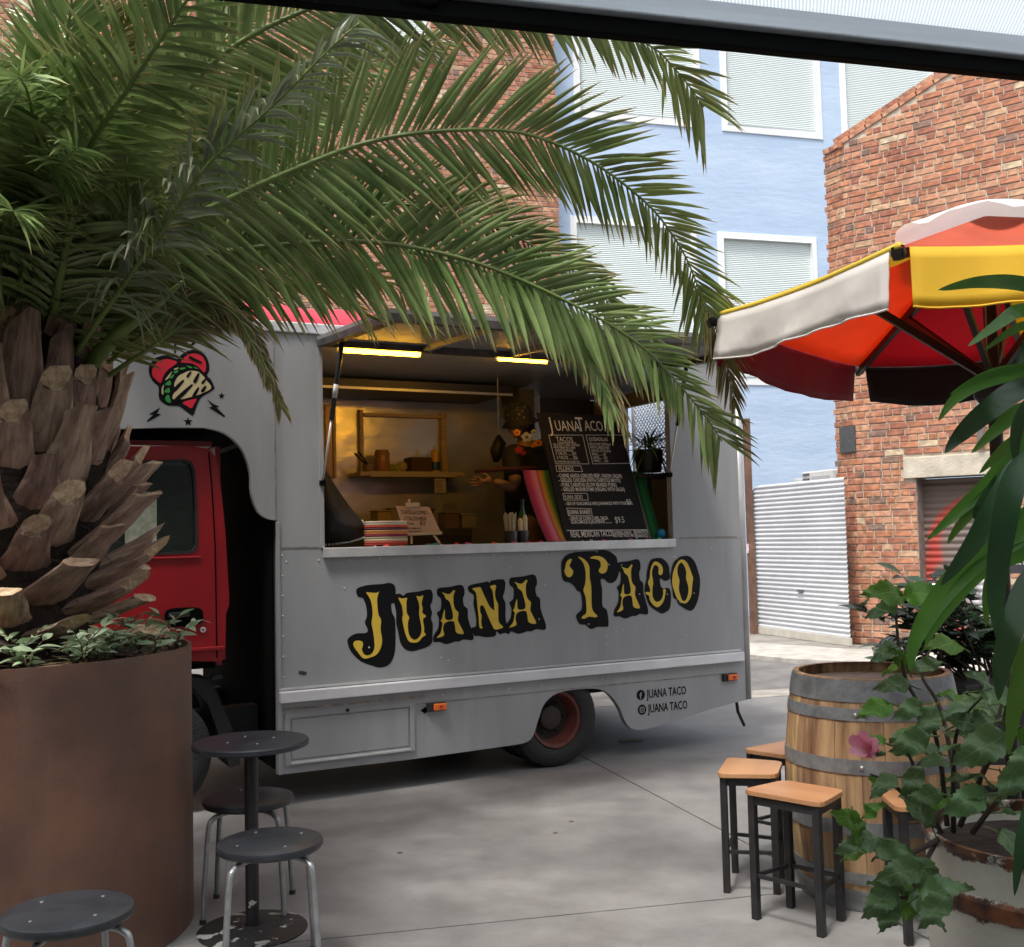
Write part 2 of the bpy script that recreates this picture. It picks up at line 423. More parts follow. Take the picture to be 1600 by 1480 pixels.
# door reveals
rv = MB(); rv.box(BB+mn*(dt0-.004)+UP*(lz0/2)-nm_*.1, (.012, .24, lz0), RM(mn, -nm_, UP)); rv.build('door_reveal', mat('reveal', (.24, .20, .17), .8, var=.3, vs=8), RB)
# roller door curtain of the brick building with painted graffiti
def roller(name, P, u, L, z1, m, parent, inset, pitch=.075, top_round=0.):
    n = u.cross(UP).normalized(); mb = MB(); V = []; F = []; k = 6; rows = int(z1/pitch*k); 
    for i in range(rows+1):
        z = i*pitch/k; ph = (i % k)/k
        d = [0, .004, .012, .014, .012, .004][i % k]
        back = 0
        for x in (0, L): V.append(P+u*x+UP*z+n*(d-inset))
    for i in range(rows): F.append((2*i, 2*i+1, 2*i+3, 2*i+2))
    return mb.add(V, F).build(name, m, parent, smooth=True)
def graffiti_mat():
    m = bpy.data.materials.new('graffiti_shutter'); m.use_nodes = True; t = m.node_tree; b = t.nodes['Principled BSDF']; b.inputs['Roughness'].default_value = .6
    tc = t.nodes.new('ShaderNodeTexCoord'); mp = t.nodes.new('ShaderNodeMapping'); mp.vector_type = 'POINT'
    # object space is world space here: distance from a painted centre gives bands of colour
    c = BB+mn*(dt1+.25)+UP*.95
    mp.inputs['Location'].default_value = tuple(-c)
    ln = t.nodes.new('ShaderNodeVectorMath'); ln.operation = 'LENGTH'
    ns = t.nodes.new('ShaderNodeTexNoise'); ns.inputs['Scale'].default_value = 2.2
    ad = t.nodes.new('ShaderNodeMath'); ad.operation = 'MULTIPLY_ADD'; ad.inputs[1].default_value = .28
    r = t.nodes.new('ShaderNodeValToRGB'); r.color_ramp.interpolation = 'LINEAR'; e = r.color_ramp.elements
    stops = [(0, (.55, .56, .60)), (.50, (.62, .62, .66)), (.56, (.20, .18, .2)), (.60, (.55, .54, .58)), (.70, (.16, .13, .12)), (.84, (.17, .12, .10)), (.90, (.42, .045, .03)), (.95, (.36, .05, .035)), (1.0, (.14, .10, .085))]
    e[0].position, e[0].color = stops[0][0], (*stops[0][1], 1); e[1].position, e[1].color = stops[-1][0], (*stops[-1][1], 1)
    for p, cc in stops[1:-1]: x = e.new(p); x.color = (*cc, 1)
    t.links.new(tc.outputs['Object'], mp.inputs[0]); t.links.new(mp.outputs[0], ln.inputs[0]); t.links.new(tc.outputs['Object'], ns.inputs[0])
    t.links.new(ns.outputs[0], ad.inputs[0]); t.links.new(ln.outputs['Value'], ad.inputs[2])
    sc = t.nodes.new('ShaderNodeMath'); sc.operation = 'MULTIPLY'; sc.inputs[1].default_value = .78
    t.links.new(ad.outputs[0], sc.inputs[0]); t.links.new(sc.outputs[0], r.inputs[0]); t.links.new(r.outputs[0], b.inputs['Base Color'])
    return m
roller('roller_shutter', BB+mn*dt0, mn, dt1-dt0, lz0, graffiti_mat(), RB, .2, pitch=.085)
# grey letterbox plaque on the narrow face
pq = onplane(1326, 687, BA, nn)
MB().box(pq+nn*.02, (.26, .03, .34), RM(nar, -nn, UP)).build('wall_plaque', mat('slate', (.07, .075, .08), .7, var=.2, vs=20), RB, bevel=.004)
pp = onplane(1531, 600, BB, nm_); dpb = MB().tube([pp+nm_*.06+UP*1.2, pp+nm_*.06, Vector((pp.x, pp.y, lz1+.1))+nm_*.06], .045, 10)
dpb.build('downpipe', mat('old_grey_paint', (.42, .40, .36), .7, var=.2), RB, smooth=True)
# stained low graffiti tags
# ------------------------------------------------------------------ grey roller gate left of the brick corner
RL = gz(1183, 990); gu = (gz(1304, 1007)-RL).normalized(); GL = (gz(1326, 1011)-RL).length
gn = gu.cross(UP).normalized()
GZ = onplane(1200, 757, RL, gn).z
RG = thing('roller_gate', RL, 'pale grey ribbed roller gate between the brown post and the brick corner', 'gate')
mb = MB(); V = []; F = []; pitch = (GZ)/34.; NX = 12
xs = [0, .03, .06, .1, .15, .2, .28]+[.28+(GL-.28)*i/5 for i in range(1, 6)]
i = 0; rows = 34*6
for i in range(rows+1):
    z = .03+i*pitch/6*.985; d = [0, .006, .014, .016, .014, .006][i % 6]
    for x in xs:
        lim = GZ if x > .28 else GZ-.16+.16*math.sin(math.acos(max(0, 1-x/.28)))
        V.append(RL+gu*x+UP*min(z, lim)+gn*d)
nx = len(xs)
for i in range(rows):
    for j in range(nx-1): F.append((i*nx+j, i*nx+j+1, (i+1)*nx+j+1, (i+1)*nx+j))
mb.add(V, F); mb.build('curtain', mat('galv_shutter', (.60, .63, .67), .5, metal=.1, var=.08, vs=1.2), RG, smooth=True)
MB().box(RL+gu*(GL/2)+UP*.06+gn*.01, (GL, .05, .10), RM(gu, -gn, UP)).build('bottom_rail', mat('cream_metal', (.55, .52, .46), .6, var=.1), RG)
MB().box(RL+gu*-.035+UP*(GZ*.46)+gn*.01, (.05, .06, GZ*.92), RM(gu, -gn, UP)).build('side_track', mat('cream_metal2', (.5, .47, .40), .6), RG)
hdl = onplane(1253, 923, RL, gn); MB().box(hdl+gn*.03, (.12, .03, .03), RM(gu, -gn, UP)).build('handle', mat('dull_steel', (.2, .2, .2), .5, .6), RG)
pz = onplane(1176, 654, RL, gn).z; p0 = gz(1178, 991)
bp = thing('steel_post', p0, 'slim rust brown square post standing left of the roller gate', 'post')
MB().box(p0+UP*(pz/2), (.085, .085, pz), RM(gu, -gn, UP)).build('post_shaft', mat('brown_paint', (.16, .085, .055), .6, var=.3, vs=5), bp, bevel=.006)
st = MB().box(p0+UP*onplane(1176, 855, RL, gn).z+gn*.05-gu*.01, (.07, .008, .10), RM(gu, -gn, UP)); st.build('sticker', mat('pink_white', (.7, .55, .66), .6), bp)
st = MB().box(p0+UP*(onplane(1176, 855, RL, gn).z-.06)+gn*.055, (.03, .01, .05), RM(gu, -gn, UP)); st.build('sticker', mat('white_tag', (.7, .7, .68), .6), bp)
# air conditioners behind the gate
ac = onplane(1290, 742, RL-gn*.9, gn)
A = thing('air_conditioner', Vector((ac.x, ac.y, 0)), 'white outdoor air conditioning unit showing above the roller gate', 'air conditioner')
mw = mat('ac_white', (.62, .62, .60), .5, var=.05); md = mat('ac_dark', (.12, .12, .12), .6)
MB().box(ac-UP*.25, (.75, .3, .62), RM(gu, -gn, UP)).build('casing', mw, A, bevel=.02)
for i in range(6): MB().box(ac-UP*(-.02+i*.07-.0)+gn*.155-gu*.26, (.16, .01, .03), RM(gu, -gn, UP)).build('vent_slat', md, A)
MB().box(ac-UP*.27+gn*.16+gu*.1, (.42, .012, .5), RM(gu, -gn, UP)).build('fan_grille', mat('ac_grille', (.45, .45, .44), .5), A)
MB().box(Vector((ac.x, ac.y, .9))-gn*.1, (.9, .35, 1.8), RM(gu, -gn, UP)).build('stand', md, A)
ac2 = onplane(1262, 751, RL-gn*.9, gn)
A2 = thing('air_conditioner', Vector((ac2.x, ac2.y, 0)), 'low white box unit just left of the air conditioning unit above the roller gate', 'utility box')
MB().box(ac2-UP*.1, (.26, .28, .26), RM(gu, -gn, UP)).build('casing', mw, A2, bevel=.01)
MB().box(Vector((ac2.x, ac2.y, .85)), (.2, .22, 1.7), RM(gu, -gn, UP)).build('stand', md, A2)
# ------------------------------------------------------------------ blue building and far brick building
bu = Vector((.96, .28, 0)).normalized(); bn = bu.cross(UP).normalized()
BP = gy(1250, 700, 20.); BP.z = 0
def bt(px, py, o=0.): 
    q = onplane(px, py, BP+bn*o, bn); return (q-BP).dot(bu), q.z
BLU = thing('blue_building', BP, 'pale blue rendered building with white framed ribbed glass windows', 'building')
m_blue = mat('blue_render', (.49, .61, .77), .85, c2=(.41, .53, .70), vs=1.1, bump=.35, bs=7, stretch=(.5, .5, 1.6))
t0 = bt(862, 300)[0]; t1 = 9.
wins = [(1121, -60, 1272, 214), (1306, -60, 1452, 230), (1123, 374, 1273, 700-100), (893, -60, 1085, 196), (893, 352, 1085, 600)]
holes = []; wr = []
for x0, y0, x1, y1 in wins:
    a, zt = bt(x0, y0); b_, _ = bt(x1, y0); _, zb = bt(x1, y1)
    ztt = bt(x1, y0)[1]
    holes.append([(a, zb), (b_, zb), (b_, ztt), (a, ztt)]); wr.append((a, b_, zb, ztt))
ZT = 15.
fb_ = lambda a, z, w: BP+bu*a+UP*z+bn*w
MB().prism([[(t0, -.05), (t1, -.05), (t1, ZT), (t0, ZT)]]+holes, fb_, -.3, 0).build('wall', m_blue, BLU)
m_wf = mat('white_frame', (.78, .80, .80), .5, var=.04)
def ribglass():
    m = bpy.data.materials.new('ribbed_glass'); m.use_nodes = True; t = m.node_tree; b = t.nodes['Principled BSDF']; b.inputs['Roughness'].default_value = .22
    tc = t.nodes.new('ShaderNodeTexCoord'); w = t.nodes.new('ShaderNodeTexWave'); w.bands_direction = 'Z'; w.inputs['Scale'].default_value = 9; w.inputs['Distortion'].default_value = .3
    n = t.nodes.new('ShaderNodeTexNoise'); n.inputs['Scale'].default_value = 1.2
    r = t.nodes.new('ShaderNodeValToRGB'); r.color_ramp.elements[0].color = (.55, .62, .61, 1); r.color_ramp.elements[1].color = (.74, .80, .79, 1)
    mx = t.nodes.new('ShaderNodeMix'); mx.data_type = 'RGBA'; mx.blend_type = 'MULTIPLY'; mx.inputs[0].default_value = .5
    r2 = t.nodes.new('ShaderNodeValToRGB'); r2.color_ramp.elements[0].color = (.8, .86, .84, 1); r2.color_ramp.elements[1].color = (1, 1, 1, 1)
    bp = t.nodes.new('ShaderNodeBump'); bp.inputs['Strength'].default_value = .4; bp.inputs['Distance'].default_value = .02
    t.links.new(tc.outputs['Object'], w.inputs[0]); t.links.new(tc.outputs['Object'], n.inputs[0]); t.links.new(w.outputs[0], r.inputs[0]); t.links.new(n.outputs[0], r2.inputs[0])
    t.links.new(r.outputs[0], mx.inputs[6]); t.links.new(r2.outputs[0], mx.inputs[7]); t.links.new(mx.outputs[2], b.inputs['Base Color'])
    t.links.new(w.outputs[0], bp.inputs['Height']); t.links.new(bp.outputs[0], b.inputs['Normal'])
    return m
m_rg = ribglass()
for a, b_, zb, zt in wr:
    f = MB(); fw = .085
    f.prism([[(a-.03, zb-.05), (b_+.03, zb-.05), (b_+.03, zt+.03), (a-.03, zt+.03)], [(a+fw, zb+fw), (b_-fw, zb+fw), (b_-fw, zt-fw), (a+fw, zt-fw)]], fb_, -.1, .02)
    f = f.build('window', m_wf, BLU, bevel=.01)
    MB().prism([[(a+fw-.02, zb+fw-.02), (b_-fw+.02, zb+fw-.02), (b_-fw+.02, zt-fw+.02), (a+fw-.02, zt-fw+.02)]], fb_, -.07, -.05).build('pane', m_rg, f)
    MB().prism([[(a+fw, zb+fw+.0), (b_-fw, zb+fw), (b_-fw, zb+fw+.03), (a+fw, zb+fw+.03)]], fb_, -.045, -.02).build('gasket', mat('grey_gasket', (.25, .28, .3), .6), f)
# small flue stub by the umbrella
# left far brick building
tb1 = bt(861, 300)[0]
LBP = BP+bu*(tb1-12)+bn*.35
LB = thing('brick_building', LBP, 'far red brick building behind the palm fronds, left of the pale blue wall', 'building')
lf = lambda a, z, w: LBP+bu*a+UP*z+bn*w
def lt(px, py): q = onplane(px, py, LBP, bn); return (q-LBP).dot(bu), q.z
wa, wz = lt(560, 40); wb, wzb = lt(672, 74); slt = lt(690, 82)
hole = [(wa, wzb), (wb, wzb), (wb, wzb+2.0), (wa, wzb+2.0)]
MB().prism([[(0, -.05), (12, -.05), (12, 14), (0, 14)], hole], lf, -.35, 0).build('wall', m_mortar, LB)
brickwall(LB, LBP, bu, 12, 2.2, 11.5, lambda x, z, h: 0 < x-h and x+h < 12.02 and not (x+h > wa and x-h < wb and wzb < z < wzb+2) and not (x+h > wa-.3 and x-h < wb+.25 and wzb-.28 < z < wzb), 300, seed=21, avoid=lambda X, Y: X < 470 or Y > 470 or (X < 860 and 205 < Y < 330))
f = MB().prism([hole, [(wa+.08, wzb+.08), (wb-.08, wzb+.08), (wb-.08, wzb+1.92), (wa+.08, wzb+1.92)]], lf, -.2, -.12).build('window', m_wf, LB)
MB().prism([[(wa+.06, wzb+.06), (wb-.06, wzb+.06), (wb-.06, wzb+1.94), (wa+.06, wzb+1.94)]], lf, -.18, -.16).build('pane', m_rg, f)
MB().prism([[(wa-.25, wzb-.26), (wb+.22, wzb-.26), (wb+.22, wzb-.01), (wa-.25, wzb-.01)]], lf, -.2, .08).build('window_sill', mat('sill_stone', (.22, .20, .20), .8, var=.2), LB)
# blackboard sign right
mnr = RM(mn, -nm_, UP)
sg0 = onplane(1606, 852, BB+nm_*.5, nm_)
SG = thing('chalkboard_sign', Vector((sg0.x, sg0.y, 0)), 'black chalkboard with white handwriting at the right edge behind the strap leaves', 'sign')
MB().box(sg0, (.62, .03, .64), mnr).build('board', mat('blackboard', (.025, .027, .03), .7, var=.2), SG)
MB().box(sg0-UP*1.0, (.08, .05, 1.5), mnr).build('post', mat('black_metal', (.012, .012, .013), .5), SG)
m_chalk = mat('chalk', (.75, .75, .72), .9)
for body, py, size in (('PLEASE LEAVE', 838, .135), ('quietly', 862, .16), ('lonsdale st.', 882, .10)):
    q = onplane(1606, py, BB+nm_*.5, nm_); text(body, size, q-mn*(.27)+nm_*.017, mn, UP, m_chalk, SG, sx=.62)
# wire fence panel and parked pale van far right between leaves
wf0 = gz(1535, 1075)
WF = thing('wire_fence', wf0, 'low wire mesh fence panel behind the dark shrub', 'fence')
wu = Vector((.95, -.3, 0)).normalized(); m_wire = mat('wire', (.35, .36, .37), .4, .7)
for i in range(13): MB().tube([wf0+wu*(i*.07), wf0+wu*(i*.07)+UP*.62], .004, 5).build('upright_wire', m_wire, WF)
for i in range(8): MB().tube([wf0+UP*(.05+i*.08), wf0+UP*(.05+i*.08)+wu*.84], .004, 5).build('cross_wire', m_wire, WF)
# ------------------------------------------------------------------ food truck
TR = thing('food_truck', T(0, 0, 0), 'grey food truck with a red cab, open serving hatch and yellow and black painted lettering', 'food truck')
m_tp = mat('truck_grey', (.31, .315, .32), .33, var=.10, vs=1.8, bump=.10, bs=2.6, rv=.10, stretch=(1, 1, .35))
def streaks(m, fac=.35):
    t = m.node_tree; b = t.nodes['Principled BSDF']; src = b.inputs['Base Color'].links[0].from_socket
    tc = t.nodes.new('ShaderNodeTexCoord'); mp = t.nodes.new('ShaderNodeMapping'); mp.inputs['Scale'].default_value = (7, 7, .6)
    n = t.nodes.new('ShaderNodeTexNoise'); n.inputs['Scale'].default_value = 1.0; n.inputs['Detail'].default_value = 5
    r = t.nodes.new('ShaderNodeMapRange'); r.inputs[1].default_value = .55; r.inputs[2].default_value = .75; r.inputs[3].default_value = 0; r.inputs[4].default_value = fac
    mx = t.nodes.new('ShaderNodeMix'); mx.data_type = 'RGBA'; mx.inputs[7].default_value = (.12, .105, .09, 1)
    t.links.new(tc.outputs['Object'], mp.inputs[0]); t.links.new(mp.outputs[0], n.inputs[0]); t.links.new(n.outputs[0], r.inputs[0]); t.links.new(r.outputs[0], mx.inputs[0]); t.links.new(src, mx.inputs[6]); t.links.new(mx.outputs[2], b.inputs['Base Color'])
streaks(m_tp, .2)
m_al = mat('aluminium', (.62, .62, .61), .38, metal=.55, var=.12, vs=6)
m_alr = mat('rail_white', (.72, .72, .74), .3, metal=.3, var=.06)
m_blk = mat('black_gap', (.004, .004, .004), .9, spec=.05)
m_red = mat('cab_red', (.30, .008, .012), .28, var=.08, vs=3)
m_tarp = mat('roof_red', (.62, .035, .07), .5, var=.1, vs=3)
m_rub = mat('rubber', (.018, .018, .018), .75, bump=.3, bs=60)
m_grime = mat('edge_grime', (.32, .29, .25), .6, c2=(.16, .13, .11), vs=18)
P2 = lambda *p: [tsz(x, y) for x, y in p]
SB0, SB1 = -1.83, 1.567
WS0, WS1, WZ0, WZ1 = -1.545, .937, 1.447, 2.655
outer = [(-3.5, 2.70), (-3.5, 2.14)] + [tuple(v) for v in [Vector((*p, 0))[:2] for p in P2((160, 671), (250, 668), (318, 668))]]
arc = cr([Vector((*p, 0)) for p in P2((318, 668), (352, 677), (378, 702), (391, 738), (393, 770), (402, 797), (417, 810), (433, 813))], 4)[1:]
outer += [(v.x, v.y) for v in arc]
outer += [(SB0, .175)] + P2((640, 1187), (805, 1164))
wa_ = cr([Vector((*p, 0)) for p in P2((805, 1164), (822, 1160), (833, 1150), (842, 1122), (852, 1098), (872, 1083), (905, 1077), (936, 1077), (953, 1086), (968, 1106), (976, 1126), (986, 1138), (1000, 1141), (1020, 1137))], 3)[1:]
outer += [(v.x, v.y) for v in wa_]
outer += P2((1115, 1107)) + [(SB1, .30), (SB1, 2.70)]
ts = lambda s, z, w: T(s, w, z)
side = MB().prism([outer, [(WS0, WZ0), (WS1, WZ0), (WS1, WZ1), (WS0, WZ1)]], ts, -.045, 0)
side.build('side_panel', m_tp, TR, smooth=False)
# window lining, sill, trims
m_lin = mat('window_lining', (.30, .30, .30), .5)
for nm, a, b in (('window_frame', (WS0-.012, WZ0, WZ1), 0), ('window_frame', (WS1+.012, WZ0, WZ1), 0)):
    s = a[0]; MB().prism([[(s-.012, a[1]), (s+.012, a[1]), (s+.012, a[2]), (s-.012, a[2])]], ts, .001, .012).build(nm, m_tp, TR)
MB().prism([[(WS0-.01, 1.39), (WS1+.01, 1.39), (WS1+.01, 1.447), (WS0-.01, 1.447)]], ts, -.06, .03).build('window_sill', m_al, TR, bevel=.004)
MB().box(T((WS0+WS1)/2, -.2, 1.44), (WS1-WS0, .36, .012), RT).build('counter', mat('counter_steel', (.35, .34, .33), .3, .8), TR)
# horizontal rub rail
MB().prism([[(SB0+.005, .575), (1.50, .575), (1.50, .640), (SB0+.005, .640)]], ts, .0, .04).build('rub_rail', m_alr, TR, bevel=.006)
MB().prism([[(SB0+.01, .645), (1.49, .645), (1.49, .657), (SB0+.01, .657)]], ts, .0, .012).build('rail_bead', m_al, TR)
# lower skirt seam strip
MB().prism([[(SB0+.04, .492), (1.35, .492), (1.35, .497), (SB0+.04, .497)]], ts, .0005, .003).build('skirt_seam', m_grime, TR)
MB().prism([[(SB0+.03, .53), (-.93, .53), (-.93, .542), (SB0+.03, .542)]], ts, .0005, .006).build('hatch_hinge', m_grime, TR)
# hatch with frame
h0, h1, hz0, hz1 = SB0+.07, -1.03, .245, .485
MB().prism([[(h0-.03, hz0-.025), (h1+.03, hz0-.025), (h1+.03, hz1+.025), (h0-.03, hz1+.025)], [(h0, hz0), (h1, hz0), (h1, hz1), (h0, hz1)]], ts, .0005, .010).build('hatch_frame', m_tp, TR, bevel=.003)
hh = MB().prism([[(h0+.008, hz0+.008), (h1-.008, hz0+.008), (h1-.008, hz1-.008), (h0+.008, hz1-.008)]], ts, .0005, .006).build('hatch_door', m_tp, TR, bevel=.002)
MB().prism([[(h0, hz0-.02), (h1, hz0-.02), (h1, hz0-.006), (h0, hz0-.006)]], ts, .010, .020).build('hatch_lip', m_al, TR, bevel=.002)
MB().lathe([(.009, 0), (.009, .012), (.004, .016)], T(-1.42, .006, .50), 10, axis=TN).build('lock', m_blk, TR)
# seams and corner posts
MB().prism([[(SB0, .175), (SB0+.022, .175), (SB0+.022, 1.60), (SB0, 1.60)]], ts, .0005, .008).build('corner_trim', m_tp, TR, bevel=.002)
MB().prism([[(SB0+.004, 1.45), (WS0-.03, 1.45), (WS0-.03, 1.458), (SB0+.004, 1.458)]], ts, .0005, .003).build('panel_seam', m_grime, TR)
MB().prism([[(WS1+.06, 1.448), (1.50, 1.448), (1.50, 1.455), (WS1+.06, 1.455)]], ts, .0005, .003).build('panel_seam', m_grime, TR)
MB().prism([[(SB0-.002, 1.61), (SB0+.004, 1.61), (SB0+.004, 2.69), (SB0-.002, 2.69)]], ts, .0005, .003).build('panel_seam', m_grime, TR)
ct = MB().tube([T(SB1-.012, -.022, .30), T(SB1-.012, -.022, 2.70)], .034, 12); ct.build('corner_trim', mat('corner_alu', (.42, .42, .42), .45, .3, var=.1), TR, smooth=True)
# rivets and screw heads
rv = MB(); rr = random.Random(3)
for s in [SB0+.06+i*.19 for i in range(18)]: rv.lathe([(.006, 0), (.004, .003), (0, .004)], T(s, .001, 1.375+rr.uniform(-.004, .004)), 6, axis=TN)
for z in [.72+i*.115 for i in range(7)]: rv.lathe([(.006, 0), (.004, .003), (0, .004)], T(SB0+.035, .001, z), 6, axis=TN)
for s in [SB0+.1+i*.23 for i in range(14)]: rv.lathe([(.006, 0), (.004, .003), (0, .004)], T(s, .001, .535), 6, axis=TN)
for i in range(26): rv.lathe([(.006, 0), (.004, .003), (0, .004)], T(rr.uniform(-1.7, 1.4), .001, rr.uniform(.72, 1.33)), 6, axis=TN)
rv.build('rivets', mat('rivet_pale', (.6, .6, .58), .4), TR, kind='stuff')
# painted-over dents: soft scuffs left of lettering
for (px, py) in ((470, 1051), (475, 1052)): 
    s, z = tsz(px, py); MB().flat([[(s-.015, z-.008), (s+.012, z-.012), (s+.018, z+.006), (s-.010, z+.012)]], ts, .0015).build('scuff', mat('scuff_dark', (.05, .05, .05), .7), TR)
# box shell: roof, floor, ends, inside walls
DP = 1.95
def bx(name, s0, s1, o0, o1, z0, z1, m, parent=TR, bevel=0, **k): 
    return MB().box(T((s0+s1)/2, (o0+o1)/2, (z0+z1)/2), (s1-s0, abs(o1-o0), z1-z0), RT).build(name, m, parent, bevel=bevel, **k)
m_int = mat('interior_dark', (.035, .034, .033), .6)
m_steel = mat('stainless', (.84, .80, .72), .28, metal=.6, var=.16, vs=1.6, bump=.9, bs=1.6, stretch=(1, 1, 1.8))
bx('roof', -3.5, SB1, -.05, -DP, 2.665, 2.70, m_tp)
bx('far_skirt', SB0, SB1, -DP+.0, -DP+.02, .175, .69, m_tp)  # unseen far side, added to stop light leaking under the truck
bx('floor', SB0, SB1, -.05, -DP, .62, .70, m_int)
def rsz(x, y):
    q = onplane(x, y, T(SB1-.02, 0, 0), TD); return (q-TP).dot(TN), q.z
ro0, ro1 = rsz(980, 690)[0], rsz(1044, 690)[0]; rz0, rz1 = rsz(1010, 742)[1], rsz(1010, 632)[1]
print('rear opening', ro0, ro1, rz0, rz1)
ro0, ro1 = min(ro0, ro1), max(ro0, ro1)
MB().prism([[(-DP, .30), (-.05, .30), (-.05, 2.66), (-DP, 2.66)], [(ro0, rz0), (ro1, rz0), (ro1, rz1), (ro0, rz1)]], lambda o, z, w: T(w, o, z), SB1-.04, SB1-.002).build('rear_wall', m_tp, TR)
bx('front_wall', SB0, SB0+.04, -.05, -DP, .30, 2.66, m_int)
bx('front_skin', SB0-.012, SB0-.002, -.05, -DP, .2, 2.10, m_blk)
bx('nose_underside', -3.5, SB0, -.05, -DP, 2.135, 2.15, m_blk)
bx('nose_front', -3.5, -3.46, -.05, -DP, 2.151, 2.664, m_tp)
# far wall with the service opening on the right
fo = -DP+.04
o0 = SB1-.06
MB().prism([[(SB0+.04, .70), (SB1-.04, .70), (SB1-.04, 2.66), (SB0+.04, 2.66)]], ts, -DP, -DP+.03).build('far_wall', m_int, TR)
ss1 = tsz(845, 700, fo)[0]; szt = tsz(640, 612, fo)[1]
MB().prism([[(SB0+.045, .9), (ss1, .9), (ss1, szt), (SB0+.045, szt)]], ts, fo-.005, fo+.004).build('steel_splashback', m_steel, TR)
MB().prism([[(ss1+.004, .9), (o0-.02, .9), (o0-.02, szt), (ss1+.004, szt)]], ts, fo-.005, fo+.003).build('dark_splashback', mat('dark_steel', (.12, .11, .10), .35, .8), TR)
# extractor hood and its front band
hz = tsz(640, 612, -1.2)[1]
bx('extractor_hood', SB0+.05, tsz(800, 600, -1.2)[0], -1.2, -1.88, hz+.02, 2.64, mat('hood_dark', (.05, .05, .052), .45, .5))
bx('hood_edge', SB0+.05, tsz(800, 600, -1.2)[0], -1.19, -1.2+.0, hz+.0, hz+.018, m_al)
dk = tsz(835, 640, -1.3)[0]
bx('duct', tsz(810, 600, -1.3)[0], dk, -1.3, -1.6, tsz(820, 650, -1.3)[1], 2.64, mat('duct_grey', (.16, .155, .15), .5, .3))
bx('fridge', dk+.05, dk+.55, -1.25, -1.85, .70, 2.25, mat('fridge_black', (.02, .02, .022), .4))
# work bench along the far wall with clutter on it
bz = tsz(700, 826, -1.45)[1]
bx('work_bench', SB0+.05, .1, -1.45, -1.9, bz-.05, bz, mat('bench_steel', (.25, .24, .22), .35, .85))
bx('bench_front', SB0+.05, .1, -1.455, -1.47, .7, bz-.052, m_int)
# light fittings
m_tube = emis('heater_glow', (1, .47, .02), 16.0)
for (xa, ya), (xb, yb) in (((529, 544), (655, 553)), ((776, 558), (853, 563))):
    a = tp(xa, ya, .02); b = tp(xb, yb, .02); a.z = b.z = (a.z+b.z)/2
    h = MB().beam(a+UP*.035, b+UP*.035, .07, .03).build('heat_lamp_housing', mat('lamp_housing', (.25, .2, .16), .3, .8), TR, bevel=.006)
    MB().tube([a, b], .023, 12).build('glowing_tube', m_tube, h, smooth=True)
    for q in (a, b): MB().beam(q+UP*.03, Vector((q.x, q.y, 2.6)), .02, .02).build('bracket', m_al, h)
# ---- raised hatch door (awning flap)
FW = 1.20; fz0, fz1 = 2.655, 2.585
ff = lambda s, v, w: T(s, v*FW, fz0+(fz1-fz0)*v+w)
m_flap = mat('flap_grey', (.22, .215, .21), .5, var=.12, vs=4)
fl = MB(); fl.prism([[(WS0-.03, 0.01), (WS1+.03, 0.01), (WS1+.03, 1), (WS0-.03, 1)]], lambda s, v, w: ff(s, v, w), .012, .035)
fl = fl.build('hatch_flap', m_flap, TR)
for s0, s1, v0, v1 in ((WS0-.03, WS0+.03, .01, 1), (WS1-.03, WS1+.03, .01, 1), (WS0+.03, WS1-.03, .01, .06), (WS0+.03, WS1-.03, .945, 1)):
    MB().prism([[(s0, v0), (s1, v0), (s1, v1), (s0, v1)]], ff, -.028, .0115).build('flap_rail', mat('rail_dark', (.07, .065, .06), .5, .4, var=.4, vs=12), fl)
for k in range(3):
    s = WS0+.03+(WS1-WS0-.06)*(k+1)/4
    MB().prism([[(s-.02, .062), (s+.02, .062), (s+.02, .943), (s-.02, .943)]], ff, -.02, .0115).build('flap_rib', m_flap, fl)
# gas struts
def strut(p0, p1, split):
    p0 = Vector(p0); p1 = Vector(p1); c = p0.lerp(p1, split)
    a = MB().tube([p0, c], .007, 8).build('gas_strut', m_al, TR, smooth=True)
    MB().tube([c, p1], .014, 10).build('strut_cylinder', mat('strut_black', (.015, .015, .015), .4), a, smooth=True)
    MB().tube([c.lerp(p1, .28), c.lerp(p1, .45)], .0148, 10).build('strut_label', mat('strut_label', (.55, .55, .55), .5), a, smooth=True)
    for q in (p0, p1): MB().box(q, (.03, .03, .03), RT).build('strut_mount', m_blk, a)
strut(tp(504, 755, .02), T(WS0+.035, .28, fz0-.03), .45)
strut(tp(1046, 742, .02), T(WS1-.035, .28, fz0-.03), .45)
# ---- roof edge and red roof cover
MB().prism([[(-3.52, 2.702), (SB1+.02, 2.702), (SB1+.02, 2.765), (-3.52, 2.765)]], ts, -.06, .014).build('roof_edge', m_alr, TR, bevel=.006)
pr = [(-.07, 2.766), (-.09, 2.83), (-.16, 2.885), (-.3, 2.925), (-.7, 2.955), (-1.0, 2.96), (-1.4, 2.94), (-1.75, 2.88), (-1.9, 2.766)]
V = []; F = []
ns_ = 40
for i in range(ns_+1):
    s = -3.45+(SB1+3.45-.05)*i/ns_
    for o_, z_ in pr: V.append(T(s, o_, z_+(0 if z_ < 2.77 else .008*math.sin(i*1.9)+.004*math.sin(i*.7))))
k = len(pr)
for i in range(ns_):
    for j in range(k-1): F.append((i*k+j, (i+1)*k+j, (i+1)*k+j+1, i*k+j+1))
F.append(tuple(range(k-1, -1, -1))); F.append(tuple(ns_*k+j for j in range(k)))
MB().add(V, F).build('roof_cover', m_tarp, TR, smooth=True)
